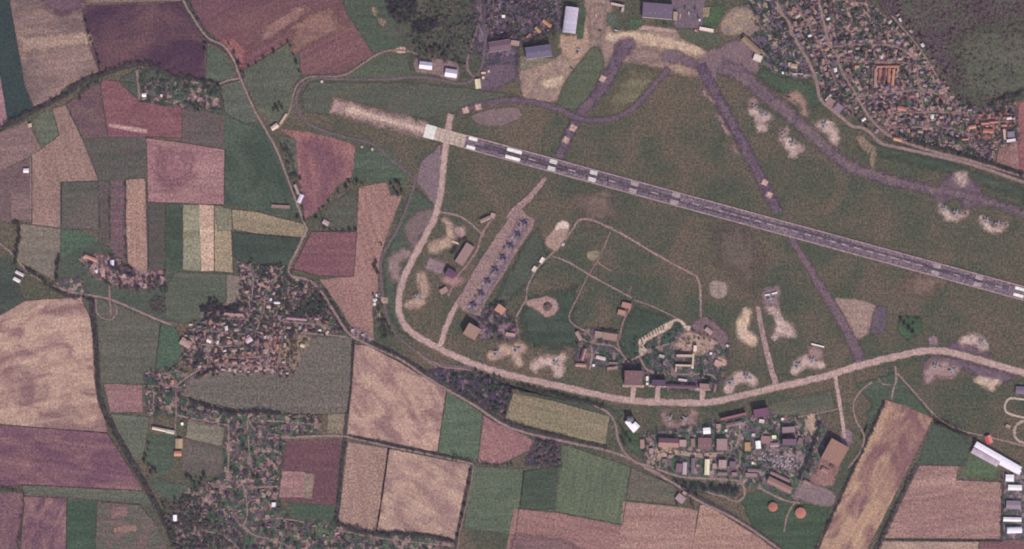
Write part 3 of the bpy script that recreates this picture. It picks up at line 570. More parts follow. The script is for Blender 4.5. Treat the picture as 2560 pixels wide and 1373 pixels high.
verge('weedy ditch between the two south-east fields', [(2294, 1160), (2250, 1250), (2180, 1393)], 11)
verge('dark line above the south-east strip', [(2206, 1350), (2506, 1352)], 4)
road('loop road round the inner grass from the open stand', [(1412, 600), (1430, 575), (1446, 552), (1470, 548), (1500, 558), (1560, 588), (1640, 636), (1720, 680), (1742, 694), (1750, 720), (1752, 780), (1755, 800), (1770, 812)], 5.5, gm((136, 110, 112), None, soft=True, rows=0))
road('grey path crossing the inner grass', [(1380, 640), (1420, 655), (1470, 685), (1530, 718), (1580, 745)], 4.5)
road('path from the inner crossing towards the ruin houses', [(1586, 750), (1640, 770), (1700, 800)], 3)
road('thin path curving south from the inner crossing', [(1526, 580), (1500, 640), (1484, 668), (1464, 700), (1448, 735), (1426, 780), (1424, 800), (1440, 815), (1470, 832), (1480, 845)], 3.5, DIRT())
road('grey path beside the two small white sheds', [(1390, 625), (1372, 642), (1340, 675), (1318, 720), (1316, 745), (1300, 775), (1290, 800), (1296, 830)], 4.5)
road('dirt path past the orange ruins', [(1578, 768), (1560, 800), (1548, 845), (1544, 860), (1560, 895)], 4, DIRT())
road('path south of the bunkers', [(1440, 836), (1460, 850), (1490, 860), (1530, 865), (1555, 885), (1565, 900)], 5, DIRT())
road('grey street through the technical zone', [(1570, 905), (1600, 890), (1640, 870), (1680, 858), (1720, 850)], 5)
road('yard street of the guard houses', [(1478, 862), (1480, 890), (1474, 925)], 6)
road('street behind the brown hangars', [(1600, 895), (1610, 915), (1630, 930), (1700, 936), (1770, 936), (1790, 950), (1786, 980)], 4.5)
road('pale path from taxiway corner to apron huts', [(1098, 530), (1140, 538), (1165, 550), (1200, 580), (1210, 590)], 5)
road('pale service lane along the west side of apron', [(1232, 545), (1205, 585), (1195, 620), (1170, 660), (1145, 690), (1120, 740)], 6, DIRT())
road('white oval track at the south-east edge', [(2600, 1006), (2545, 997), (2522, 998), (2512, 1016), (2516, 1030), (2540, 1040), (2600, 1052)], 5, gm((176, 156, 148), None, soft=True, rows=0))
road('curving pale track round the sandy ring', [(2600, 1050), (2550, 1056), (2536, 1080), (2548, 1104), (2600, 1112)], 7, gm((160, 138, 128), None, soft=True, rows=0))
road('faint pale lane in the green inner field', [(1580, 712), (1572, 735)], 3, DIRT())
road('pale path from the crossing to the dirt clearing', [(1484, 668), (1488, 645), (1500, 660), (1530, 678)], 3, DIRT())
road('hamlet cart track between gardens', [(272, 690), (274, 740), (278, 790)], 4, DIRT())
road('looping drive of the roadside farmhouse', [(240, 745), (244, 785), (275, 800), (292, 780), (286, 757)], 4, DIRT())
road('yard drive of the long pale barn', [(440, 1040), (438, 1070), (440, 1090), (448, 1120)], 4, DIRT())
road('pale track in the hamlet west of farmhouse', [(342, 175), (346, 210), (348, 250)], 6, DIRT())
road('lane leaving the farm road to the hamlet', [(602, 196), (575, 200), (548, 210)], 4.5)
road('farm track on the west side of farmhouse fields', [(76, 395), (77, 470), (76, 552)], 3)
road('tarmac yard lane behind the farm shed', [(718, 288), (708, 302), (692, 322)], 6, DIRT())

# ------------------------------------------------------------------ aprons, stands and bare ground of the air base
def stand(label, pts, A, B=None, soft=9, level=4, feat=26, con=4, name='aircraft_stand', cat='aircraft stand', grain=.45, jit=1.6):
    s2 = soft * 1.9 if name == 'aircraft_stand' and soft >= 6 else soft * 1.25
    return sheet(name, label, cat, pts, gm(A, B, feat, con, 0, 1, 0, grain, True, 0, 'worn_concrete'), level, min(s2, 18), True, jit)
SAND = (192, 165, 160); SAND2 = (158, 130, 130); PUR = (102, 82, 100); PUR2 = (112, 92, 102)
q6 = Zm(1840, 200, 6.24); q7 = Zm(2280, 400, 6.864); q8 = Zm(2260, 820, 4.577); q5 = Zm(1780, 690, 4.43); q3 = Zm(1200, 760, 5.72); q2 = Zm(640, 457, 2.984); qc = Zm(1280, 457, 2.984); qd = Zm(1920, 457, 2.984); qs = Zm(1540, 990, 5.72)
# dark tarmac spread under the eastern stands
stand('purple tarmac spread around the easternmost north stands', q7((340, 560), (480, 420), (620, 260), (760, 220), (960, 260), (1100, 420), (1240, 600), (1300, 720), (1100, 800), (900, 820), (800, 640), (640, 640), (520, 740), (400, 700)), PUR, PUR2, 12, 3, name='apron', cat='apron')
stand('purple tarmac spread below the curved main taxiway', q8((230, 520), (260, 350), (500, 330), (760, 400), (900, 440), (1250, 540), (1120, 620), (840, 560), (780, 500), (640, 460), (560, 560), (400, 560), (260, 640)), PUR, PUR2, 10, 3, name='apron', cat='apron')
stand('purple tarmac spot above the curved main taxiway', q8((520, 190), (640, 150), (740, 190), (900, 260), (1000, 310), (980, 350), (800, 290), (560, 250)), PUR, PUR2, 10, 3, name='apron', cat='apron')
stand('small faded grey pad above the taxiway curve', q8((270, 120), (330, 90), (390, 130), (370, 190), (290, 190)), (124, 102, 112), None, 6, 3, name='apron', cat='apron')
stand('sandy stand with two jets nearest the purple cross taxiway', q6((205, 450), (250, 425), (330, 430), (430, 500), (560, 530), (575, 600), (490, 660), (460, 780), (350, 800), (320, 690), (300, 590), (225, 530)), SAND, SAND2, 8)
stand('faded head of the sandy stand by the cross taxiway', q6((215, 310), (300, 300), (330, 390), (250, 430), (215, 400)), (146, 118, 116), None, 9)
stand('bright sandy stand with two jets south of the north-east taxiway', q6((670, 910), (760, 870), (860, 890), (910, 960), (1040, 1010), (1055, 1070), (970, 1130), (940, 1200), (830, 1180), (800, 1070), (720, 990)), SAND, SAND2, 8)
stand('faded head of the bright sandy stand', q6((690, 770), (780, 740), (820, 830), (740, 890), (680, 880)), (146, 118, 116), None, 9)
stand('sandy hook-shaped stand with one jet near the town road', q6((1240, 700), (1330, 645), (1450, 650), (1550, 740), (1610, 900), (1590, 1010), (1500, 990), (1440, 870), (1340, 790), (1260, 760)), SAND2, SAND, 8)
stand('empty pinkish curved stand north of the north-east taxiway', q6((760, 250), (900, 195), (990, 210), (1060, 310), (1115, 400), (1110, 555), (1030, 550), (1000, 440), (920, 350), (800, 300)), (146, 116, 112), (160, 130, 120), 9)
stand('bright dusty square on the purple tarmac', q7((750, 250), (930, 240), (940, 380), (850, 440), (755, 375)), SAND, SAND2, 12)
stand('crescent stand with two jets under the purple tarmac', q7((440, 770), (540, 780), (620, 860), (700, 960), (850, 900), (970, 870), (900, 970), (760, 1045), (620, 1030), (510, 950)), SAND, SAND2, 7)
stand('easternmost crescent stand with two jets', q7((1160, 970), (1260, 1000), (1330, 1080), (1400, 1150), (1540, 1100), (1650, 1060), (1600, 1180), (1450, 1250), (1290, 1210), (1200, 1120)), SAND, SAND2, 7)
stand('curved sandy stand north of the taxiway bend', q8((630, 150), (740, 65), (850, 80), (945, 130), (950, 230), (900, 270), (820, 205), (740, 180), (650, 200)), SAND2, SAND, 7)
stand('pinkish stand with two jets inside the taxiway bend', q8((225, 520), (320, 390), (470, 385), (630, 455), (590, 545), (500, 570), (370, 555), (300, 625), (240, 620)), (150, 122, 122), SAND2, 8)
stand('empty sandy stand inside the taxiway bend', q8((810, 590), (870, 555), (980, 590), (1095, 565), (1105, 615), (1040, 680), (1000, 715), (920, 675), (825, 645)), SAND, (184, 158, 136), 7)
stand('pale bean-shaped stand west of the spur taxiway', q5((360, 360), (425, 380), (425, 500), (400, 560), (425, 620), (510, 690), (480, 770), (400, 755), (305, 695), (268, 570), (285, 490), (335, 420)), SAND, (196, 166, 140), 6)
stand('pale stand east of the spur taxiway', q5((600, 330), (700, 315), (765, 430), (825, 500), (910, 570), (915, 685), (850, 675), (790, 655), (730, 705), (665, 680), (700, 560), (690, 450), (610, 390)), SAND2, SAND, 7)
stand('grey stand at the head of the spur taxiway', q5((540, 180), (640, 130), (740, 120), (740, 260), (720, 330), (600, 320), (560, 260)), (118, 98, 112), (140, 118, 122), 7)
stand('angular stand with two jets west of the diagonal taxiway foot', q5((880, 1065), (905, 960), (1000, 900), (1060, 870), (1190, 920), (1250, 990), (1200, 1040), (1060, 1010), (990, 1040), (940, 1105)), (158, 130, 128), SAND, 6)
stand('paved throat leading up to the white blast wall', q5((1080, 800), (1195, 790), (1210, 930), (1080, 900)), (136, 110, 110), None, 6)
stand('angular stand with two jets west of the spur taxiway foot', q5((120, 1265), (170, 1160), (250, 1080), (320, 1055), (420, 1085), (500, 1150), (470, 1225), (360, 1180), (270, 1225), (220, 1295)), (158, 130, 128), SAND, 6)
stand('twin-lobed stand with one jet south of the aircraft row', q3((110, 700), (230, 640), (330, 570), (440, 610), (560, 540), (660, 600), (645, 680), (590, 740), (615, 850), (540, 895), (470, 830), (440, 740), (330, 750), (240, 790), (180, 835), (125, 770)), (164, 132, 126), (184, 154, 138), 7)
stand('arched stand with one jet beside the guard houses', q3((720, 860), (850, 755), (960, 735), (1080, 760), (1185, 685), (1240, 760), (1190, 850), (1210, 980), (1150, 1045), (1070, 1030), (1010, 905), (900, 900), (800, 975), (735, 925)), (164, 134, 126), SAND, 7)
stand('ring-shaped stand round a dark mound', qc((100, 885), (200, 865), (260, 845), (330, 875), (345, 930), (315, 990), (250, 1000), (200, 965), (120, 915)), (160, 126, 122), SAND2, 5)
stand('U-shaped stand with two jets south of the main taxiway', qs((640, 260), (720, 185), (745, 260), (765, 340), (900, 375), (960, 330), (1035, 260), (1085, 185), (1140, 220), (1125, 345), (1050, 430), (900, 460), (760, 435), (680, 370)), (156, 126, 122), (134, 108, 108), 8)
stand('grey ring of old tarmac west of the taxiway loop', q2((1110, 340), (1170, 240), (1280, 195), (1340, 215), (1300, 330), (1220, 400), (1200, 500), (1130, 450)), (112, 94, 98), (122, 104, 104), 7)
stand('sandy curved stand beside the apron huts', q2((1390, 270), (1440, 275), (1490, 400), (1425, 490), (1330, 525), (1285, 505), (1300, 450), (1380, 420), (1420, 370)), (156, 128, 122), (178, 150, 134), 7)
stand('grey C-shaped stand on the west taxiway', q2((995, 560), (1080, 495), (1155, 500), (1160, 560), (1085, 590), (1080, 690), (1085, 745), (1020, 725), (980, 640)), (126, 106, 108), (142, 118, 118), 7)
stand('sandy hooked stand with one jet on the west taxiway', q2((1190, 670), (1250, 675), (1295, 760), (1285, 840), (1230, 925), (1150, 940), (1105, 905), (1160, 860), (1220, 830), (1210, 760)), (152, 124, 120), (176, 148, 132), 7)
stand('grey yard with pale crates west of the maroon shelter', q2((1300, 560), (1400, 600), (1385, 680), (1265, 640)), (128, 108, 114), None, 6)
stand('rubble patch between stand and apron huts', q2((1490, 320), (1560, 335), (1545, 405), (1485, 385)), (152, 124, 122), None, 6)
stand('pinkish yard below the maroon shelter', q2((1390, 700), (1490, 700), (1560, 720), (1500, 770), (1440, 770), (1390, 740)), (142, 112, 112), None, 6)
stand('old grey apron in the fork of two taxiways', [(1056, 402), (1082, 382), (1102, 366), (1096, 490), (1086, 512), (1062, 480), (1042, 452)], (118, 100, 110), (126, 106, 112), 4, name='apron', cat='apron')
stand('old grey apron between north loop and runway', [(1178, 292), (1216, 276), (1280, 268), (1302, 276), (1300, 296), (1250, 314), (1200, 312)], (128, 106, 110), (116, 98, 102), 5, name='apron', cat='apron')
stand('pale dry wedge beside the purple diagonal taxiway', qd((490, 870), (640, 870), (805, 925), (765, 1080), (700, 1160), (620, 1120), (560, 980)), (156, 130, 122), (142, 118, 114), 6, name='bare_ground', cat='bare ground')
stand('purple tarmac square beside the dry wedge', qd((800, 935), (885, 950), (865, 1110), (765, 1110)), (92, 80, 94), (100, 86, 96), 6, name='apron', cat='apron')
stand('open pale stand at the west end of the loop road', qc((320, 340), (370, 275), (425, 305), (425, 355), (345, 500), (285, 495), (245, 430)), (150, 124, 122), (166, 138, 126), 5)  # tan paving; the whitish half is a separate sheet
stand('whitish half of the open pale stand', qc((325, 330), (372, 280), (422, 308), (415, 350), (360, 340), (330, 370)), (212, 188, 180), (196, 172, 164), 4, 5)
stand('pale grey disc stand inside the loop road bend', qc((1475, 745), (1590, 740), (1605, 830), (1550, 865), (1490, 845)), (136, 118, 114), None, 5)
stand('trampled pale clearing in the inner grass', qc((560, 510), (610, 505), (660, 515), (650, 560), (600, 585), (560, 560)), (124, 112, 96), None, 5, name='bare_ground', cat='bare ground')
stand('pale stand with a row of parked trucks', Zm(1420, 760, 5.28)((930, 480), (1040, 400), (1200, 300), (1340, 230), (1440, 190), (1540, 250), (1560, 290), (1640, 290), (1570, 380), (1530, 320), (1480, 240), (1400, 235), (1350, 320), (1180, 420), (1040, 490), (990, 560), (1060, 620), (960, 690), (935, 560)), (196, 170, 158), (180, 154, 144), 3)
stand('worn dirt yard north of the taxiway link buildings', Zm(1420, 760, 5.28)((1400, 500), (1600, 370), (1750, 400), (1960, 480), (1960, 560), (1830, 650), (1660, 660), (1450, 600)), (150, 120, 116), (170, 140, 130), 7, name='yard', cat='yard')
stand('purple tarmac fan at the south end of loop road', Zm(1420, 760, 5.28)((1620, 290), (1780, 170), (1900, 230), (2040, 340), (2120, 440), (2060, 600), (1960, 480), (1700, 370)), (112, 90, 98), (124, 100, 106), 5, name='yard', cat='yard')
stand('round sandy clearing beside the angular stand', q5((10, 970), (80, 900), (160, 940), (140, 1000), (70, 1010)), (170, 140, 124), None, 5, name='bare_ground', cat='bare ground')
# north aprons
def apron(label, pts, A, B=None, soft=6, level=3): return stand(label, pts, A, B, soft, level, 34, 3.5, 'apron', 'apron')
apron('wide dusty forecourt between the northern hangars', [(1400, 88), (1450, 96), (1468, -20), (1530, -20), (1528, 72), (1590, 76), (1690, 72), (1706, 96), (1756, 118), (1758, 145), (1738, 192), (1660, 172), (1600, 160), (1560, 156), (1545, 168), (1512, 166), (1500, 118), (1470, 130), (1412, 208), (1388, 252), (1312, 250), (1300, 150), (1318, 150), (1388, 148), (1404, 112)], (160, 134, 122), (130, 108, 108))
apron('bright dusty band along the front of north apron', [(1518, 86), (1570, 78), (1640, 86), (1700, 100), (1756, 120), (1758, 140), (1690, 130), (1600, 112), (1530, 108)], (202, 174, 154), (170, 142, 130), 11, 4)
apron('bright dusty corner of the north apron', [(1672, 160), (1700, 158), (1742, 176), (1740, 190), (1666, 174)], (166, 138, 120), (140, 114, 108), 10, 4)
apron('bright worn spot of the west hangar apron', [(1356, 200), (1408, 188), (1400, 216), (1360, 220)], (206, 180, 160), (168, 142, 130), 12, 4)
apron('dusty yard in front of ribbed hangar', [(1402, 90), (1440, 88), (1466, 60), (1472, 130), (1420, 150), (1400, 120)], (152, 126, 114), None, 8, 4)
apron('purple tarmac crossing at the north-east apron', [(1750, 140), (1800, 118), (1852, 100), (1900, 140), (1880, 190), (1800, 168), (1790, 204), (1742, 192)], (116, 96, 106), (126, 104, 108), 8)
apron('pale dusty yard of the north-east workshops', [(1800, 66), (1822, 28), (1872, 18), (1898, 60), (1876, 92), (1850, 88), (1812, 88)], (160, 136, 120), (130, 110, 110), 8)
apron('purple-grey storage yard beside the biggest north roof', [(1684, -20), (1760, -20), (1752, 66), (1690, 70)], (106, 90, 104), (116, 98, 108), 4)
apron('grey tank yard by the cream stores', [(1210, 170), (1280, 160), (1284, 200), (1206, 226)], (98, 80, 98), (106, 88, 102), 8)
apron('compound around the two bright white halls', [(1036, 152), (1050, 146), (1128, 152), (1148, 172), (1140, 202), (1090, 188), (1040, 178)], (126, 104, 106), None, 4)
apron('grey vehicle park in the southern barracks', Zm(1780, 1000, 4.903)((560, 640), (740, 590), (1080, 620), (1140, 680), (1050, 880), (800, 800)), (148, 128, 134), (116, 100, 108), 8)
apron('grey hardstand at the foot of the tan hall', Zm(1780, 1000, 4.903)((1060, 1050), (1200, 1010), (1500, 1140), (1480, 1290), (1280, 1280), (1060, 1210), (1000, 1180)), (134, 112, 118), (122, 104, 110), 5)
apron('reddish paved yard below the tan hall', Zm(1780, 1000, 4.903)((1350, 700), (1560, 800), (1530, 920), (1440, 1060), (1200, 1000), (1290, 830)), (146, 112, 108), (132, 100, 102), 6)
apron('concrete lane west of the tan hall', Zm(1780, 1000, 4.903)((1160, 200), (1260, 180), (1270, 420), (1200, 420), (1140, 300)), (160, 134, 122), None, 5)
apron('pale turning pad at the end of spur taxiway', [(2106, 1070), (2130, 1080), (2128, 1110), (2112, 1118), (2100, 1090)], (122, 102, 112), None, 5)
apron('gate square at the north-west perimeter', [(992, 121), (1012, 118), (1014, 132), (992, 132)], (172, 144, 134), None, 3)
apron('pale court beside the pink barrack roof', [(1634, 1120), (1690, 1122), (1696, 1134), (1650, 1150), (1632, 1160)], (160, 134, 126), None, 6)  # paler paving colour than the yards around it
apron('dark tarmac smudge at the top end of the purple taxiway', [(1544, 102), (1580, 98), (1590, 118), (1562, 140), (1538, 136)], (100, 82, 98), None, 10, 4)
apron('dark tarmac smudge at the east part of north apron', [(1656, 128), (1700, 126), (1712, 150), (1690, 158), (1660, 150)], (112, 92, 102), None, 10, 4)
apron('dark tarmac smudge beside the diagonal taxiway head', [(1700, 142), (1736, 150), (1742, 170), (1706, 160)], (106, 86, 100), None, 9, 4)
apron('reddish worn patch in the middle of north apron', [(1580, 128), (1640, 122), (1652, 150), (1610, 156), (1575, 150)], (148, 122, 114), (128, 106, 108), 12, 4)
apron('pale crossing strip south of the biggest roof', [(1606, 64), (1684, 74), (1684, 82), (1604, 74)], (160, 132, 128), None, 5, 4)
apron('purple worn lane through the west forecourt', [(1476, 20), (1510, 14), (1512, 70), (1486, 100), (1470, 60)], (134, 110, 108), (148, 122, 112), 10, 4)
g2 = dict(cat='grass', name='grass_patch', level=5)
F('rounded grass island between hangar apron and purple taxiway', [(1484, 118), (1504, 136), (1506, 172), (1452, 268), (1398, 262), (1412, 208), (1460, 142)], (78, 88, 74), (90, 92, 76), soft=5, round_=True, **g2)
F('small green square lawn before the biggest north roof', [(1573, 46), (1605, 50), (1603, 69), (1574, 70)], (50, 84, 66), None, soft=2, **g2)
F('dark green lawn before the L-shaped pale building', [(1516, 32), (1540, 34), (1544, 64), (1516, 66)], (70, 82, 74), None, soft=3, **g2)
F('tapering bright green lawn by the red kiosk', [(1760, 18), (1814, 14), (1800, 50), (1788, 72), (1758, 56)], (54, 82, 62), None, soft=3, **g2)
F('olive grass lobe behind the north apron', [(1692, 70), (1740, 72), (1800, 88), (1808, 100), (1790, 120), (1762, 124), (1700, 94)], (88, 86, 74), (74, 84, 72), soft=4, **g2)
F('green strip beside the ribbed hangar', [(1448, 18), (1466, 20), (1458, 96), (1442, 100)], (60, 82, 66), None, soft=3, **g2)
F('weedy rim round the grey hangar', [(1302, 140), (1384, 146), (1392, 150), (1300, 178)], (112, 104, 92), None, soft=5, **g2)
F('sports lawn beside the pale barrack annex', [(1756, 20), (1774, 18), (1772, 42), (1758, 44)], (132, 116, 98), None, soft=3, cat='yard', name='yard', level=6)

# ------------------------------------------------------------------ taxiways
CONC = lambda: gm((184, 154, 150), (166, 136, 136), feat=40, rows=.0, grain=.4, soft=True, name='concrete')
PTAR = lambda: gm((88, 70, 92), (108, 90, 100), feat=34, con=5, rows=0, grain=.6, soft=True, name='old_tarmac')
def taxi(label, pts, w, mat, soft=4, level=5): return ribbon('taxiway', label, 'taxiway', pts, w, mat, level, soft, True, .6)
taxi('wide purple taxiway crossing the whole field diagonally, north part', [(1752, 160), (1768, 196), (1800, 254), (1832, 314), (1890, 422), (1924, 490), (1946, 530)], (24, 24), PTAR(), 10)
taxi('purple diagonal taxiway south of the runway to the bend', [(1970, 586), (2006, 640), (2040, 700), (2076, 756), (2120, 834), (2152, 904)], (15, 26), gm((116, 94, 102), (102, 84, 98), rows=0, soft=True), 9)
taxi('purple taxiway curving through the north-east stands', [(1800, 164), (1846, 182), (1876, 206), (1910, 236), (1960, 275), (2020, 330), (2080, 384), (2140, 424), (2240, 454), (2330, 474), (2400, 488), (2470, 504), (2600, 548)], (36, 17), gm((100, 82, 96), (118, 98, 104), feat=34, con=5, rows=0, grain=.6, soft=True, name='old_tarmac'), 14)
taxi('dark purple taxiway from north apron to the runway', [(1566, 112), (1542, 150), (1522, 192), (1490, 240), (1456, 278), (1436, 312), (1416, 352), (1396, 394)], (30, 22), PTAR(), 10)
taxi('purple loop taxiway curving from the runway head to the north apron', [(1150, 284), (1180, 268), (1220, 258), (1280, 250), (1340, 258), (1400, 274), (1446, 296), (1490, 302), (1530, 298), (1570, 280), (1604, 250), (1636, 212), (1672, 170)], 14, gm((108, 88, 100), (98, 82, 96), con=5, rows=0, soft=True), 8)
taxi('pale concrete main taxiway looping round the base', [(1128, 286), (1124, 300), (1116, 350), (1108, 420), (1100, 490), (1088, 540), (1064, 590), (1028, 656), (1002, 718), (997, 770), (1012, 814), (1052, 846), (1120, 882), (1200, 916), (1300, 944), (1400, 966), (1500, 988), (1580, 1002), (1680, 1006), (1770, 1006), (1850, 990), (1950, 966), (2050, 944), (2150, 914), (2250, 889), (2320, 877), (2380, 882), (2450, 901), (2600, 944)], (16, 17), CONC(), 5)
taxi('pale fork taxiway rising from the main taxiway to the aircraft row', [(1106, 850), (1114, 820), (1132, 780), (1148, 752)], (14, 12), CONC(), 5)
taxi('flared junction where fork taxiway meets the main one', [(1084, 868), (1100, 862), (1108, 838)], (10, 14), CONC(), 4)
taxi('pinkish taxiway from aircraft row up to the runway', [(1272, 548), (1290, 524), (1326, 492), (1350, 462), (1364, 444)], (20, 11), gm((140, 112, 114), None, rows=0, soft=True), 3)
taxi('narrow spur taxiway down to the southern barracks', [(2088, 940), (2096, 990), (2104, 1040), (2112, 1096)], 9, CONC(), 2)
taxi('straight spur taxiway up to the grey stand', [(1894, 766), (1906, 830), (1922, 900), (1940, 962)], (12, 15), gm((146, 120, 120), None, rows=0, soft=True), 2)
for k, (x, y0) in enumerate(((1584, 964), (1645, 964), (1757, 972))):
    taxi(('concrete ramp in front of the brown flat hangar', 'concrete ramp in front of the purple hangar', 'concrete ramp in front of the tan-topped hangar')[k], [(x, y0), (x - 1, 985), (x - 2, 1004)], (14, 12), CONC(), 2)
    taxi(('cross slab of the brown hangar ramp', 'cross slab of the purple hangar ramp', 'cross slab of the tan hangar ramp')[k], [(x - 28 + 4 * k, y0 + 1), (x + 26 - 3 * k, y0 + 2)], 6, CONC(), 2)
ROW = [(1274, 542), (1296, 512), (1318, 538), (1336, 548), (1334, 566), (1216, 752), (1198, 790), (1156, 777), (1140, 754), (1205, 642)]
o_row = sheet('apron', 'long pinkish concrete apron with the row of dark aircraft', 'apron', ROW, gm((150, 122, 120), (136, 110, 114), feat=30, rows=.02, grain=.5, soft=True), 5, 4)
sheet('apron', 'lane of darker concrete under the row of dark aircraft', 'apron', [(1300, 546), (1326, 552), (1212, 748), (1188, 782), (1168, 772), (1190, 742)], gm((122, 102, 118), (140, 116, 122), feat=22, rows=0, grain=.6, soft=True), 6, 14)  # darker band of concrete where the aircraft stand
for k, (x, y, w, lab) in enumerate(((1507, 197, 15, 'pale repaired concrete square on the dark purple north taxiway'), (1433, 320, 15, 'pale square where the purple taxiway leaves the loop'), (1415, 350, 15, 'pale square nearest the runway on the purple taxiway'), (1196, 268, 15, 'eastern pale square on the purple loop taxiway'), (1164, 276, 15, 'western pale square on the purple loop taxiway'), (1912, 456, 14, 'upper pale square on the diagonal taxiway'), (1923, 487, 14, 'lower pale square on the diagonal taxiway'))):
    a = math.radians((28, 28, 28, -12, -14, 27, 27)[k]); h = w / 2
    sheet('concrete_square', lab, 'pavement', [(x + (dx * math.cos(a) - dy * math.sin(a)) * h, y + (dx * math.sin(a) + dy * math.cos(a)) * h) for dx, dy in ((-1, -1), (1, -1), (1, 1), (-1, 1))], gm((176, 142, 136), None, rows=0, soft=True), 6, 3)
for k, (x, y, w, h) in enumerate(((1758, 226, 12, 26), (1776, 246, 18, 18), (1796, 292, 16, 16), (1812, 322, 16, 22), (1836, 372, 14, 20))):
    sheet('bare_ground', ('worn sandy spur highest on the diagonal taxiway', 'worn sandy spur below the highest one', 'middle worn sandy spur on the diagonal taxiway', 'second lowest worn sandy spur on the diagonal taxiway', 'lowest worn sandy spur on the diagonal taxiway')[k], 'bare ground', [(x - w / 2, y - h / 2), (x + w / 2, y), (x + w / 2 + 6, y + h / 2 + 6), (x, y + h / 2)], gm((138, 112, 112), None, rows=0, soft=True), 4, 9, True)

# ------------------------------------------------------------------ runway with painted markings as its parts
AX = Vector((W((2560, 734))[0] - W((1075, 330))[0], W((2560, 734))[1] - W((1075, 330))[1])).normalized(); NX = Vector((-AX.y, AX.x))
def rw(x, off=0):                         # point on the runway axis at photograph column x
    p = W((x, 330 + (x - 1075) * (404 / 1485.0))); return (p[0] + NX.x * off * S, p[1] + NX.y * off * S)
def rq(x0, x1, h):
    return [(p[0] / S + 1280, 686.5 - p[1] / S) for p in (rw(x0, -h), rw(x1, -h), rw(x1, h), rw(x0, h))]
sheet('runway_overrun', 'fading pinkish blast-worn overrun before the runway threshold', 'overrun', rq(830, 1076, 18), gm((168, 138, 136), (146, 118, 118), feat=40, rows=.04, ang=-15, stretch=4, soft=True), 5, 16)
sheet('runway_overrun', 'pale worn centre of the runway overrun', 'overrun', rq(862, 1072, 7), gm((200, 172, 162), (176, 146, 140), feat=30, ang=-15, stretch=5, rows=0, soft=True), 6, 9)
sheet('runway_overrun', 'bright dusty heart near the tip of overrun', 'overrun', rq(866, 930, 10), gm((180, 152, 142), None, rows=0, soft=True), 6, 16)
rwm = gm((108, 92, 108), (124, 106, 116), feat=45, con=4, ang=-15.2, stretch=5, rows=.1, grain=.75, name='runway_asphalt')
runway = sheet('runway', 'long grey asphalt runway with white markings slanting across the field', 'runway', rq(1088, 2620, 16.6), rwm, 7, 0, False, .15)
white = gm((244, 238, 236), (226, 214, 216), feat=14, con=3, rows=0, grain=.14, name='white_paint'); worn = gm((196, 174, 178), (170, 148, 156), feat=10, con=4, rows=0, grain=.3, name='worn_paint'); edge_m = gm((178, 150, 152), (150, 124, 132), feat=20, con=3, rows=0, grain=.3, name='shoulder')
slab_m = gm((190, 168, 158), (174, 150, 144), feat=18, con=4, rows=0, grain=.35, name='concrete_slab'); dark_m = gm((72, 82, 78), None, rows=0, grain=.4, name='rubber_dark')
d = (AX.x, AX.y)
def rmark(name, x, off, L, wd, m, lv=9):
    p = rw(x, off); return strip(name, p[0], p[1], L * S, wd * S, d, m, lv, runway)
# slabs of the concrete threshold, 5 x 4
for i in range(6):
    for j in range(4): rmark('concrete_slab', 1094 + i * 12.6, -12.6 + j * 8.4, 12.5, 8.1, slab_m, 8)
for s in (-1, 1):
    for x0 in range(1164, 2600, 140): rmark('edge_line', x0 + 70, s * 16.4, 140 / AX.x * 1.0, 2.9, edge_m, 9)
for j in range(12): rmark('threshold_bar', 1075, -15.4 + j * 2.8, 27, 2.35, white, 9)
for s in (-1, 1):
    rmark('touchdown_mark', 1180, s * 11.2, 22, 8.0, white)
    rmark('aiming_mark', 1284, s * 9.4, 38, 8.4, white)
    rmark('touchdown_mark', 2548, s * 8.5, 26, 7.4, white)
    for x in (1381, 1482, 1584, 1688, 2340, 2446):
        L, m = ((19, white) if x < 1500 else (20, worn))
        for k in range(3): rmark('touchdown_mark', x, s * (5.4 + k * 3.5), L, 2.3, m)
for x in (1284, 1381, 1482): rmark('rubber_mark', x, 0, 26, 7, dark_m, 8)
for x in [1330, 1430, 1530, 1636] + list(range(1740, 2320, 31)) + [2392, 2496]: rmark('centre_dash', x, 0, 17, 1.9, worn)
for x0, x1, o, w_ in ((1190, 1420, -3.5, 5), (1210, 1520, 3.2, 6), (1250, 1700, 0, 7), (2300, 2520, 2, 6), (1560, 1900, -5, 4), (1800, 2300, 4.6, 4)):
    q = [rw(x0 + (x1 - x0) * i / 6, o + R.uniform(-.6, .6)) for i in range(7)]
    ribbon('tyre_rubber', None, None, [(a / S + 1280, 686.5 - b / S) for a, b in q], w_, gm((84, 72, 88), (102, 88, 100), feat=30, ang=-15, stretch=6, rows=0, grain=.7, soft=True), 8, w_ * .9, True, .4, runway)
for i, (x, o) in enumerate([(900, 0), (935, -.5), (972, .4), (1010, 0), (1040, 0)]):
    p = rw(x, o); strip('centre_dash', p[0], p[1], 15 * S, 2.2 * S, d, worn, 8, runway)

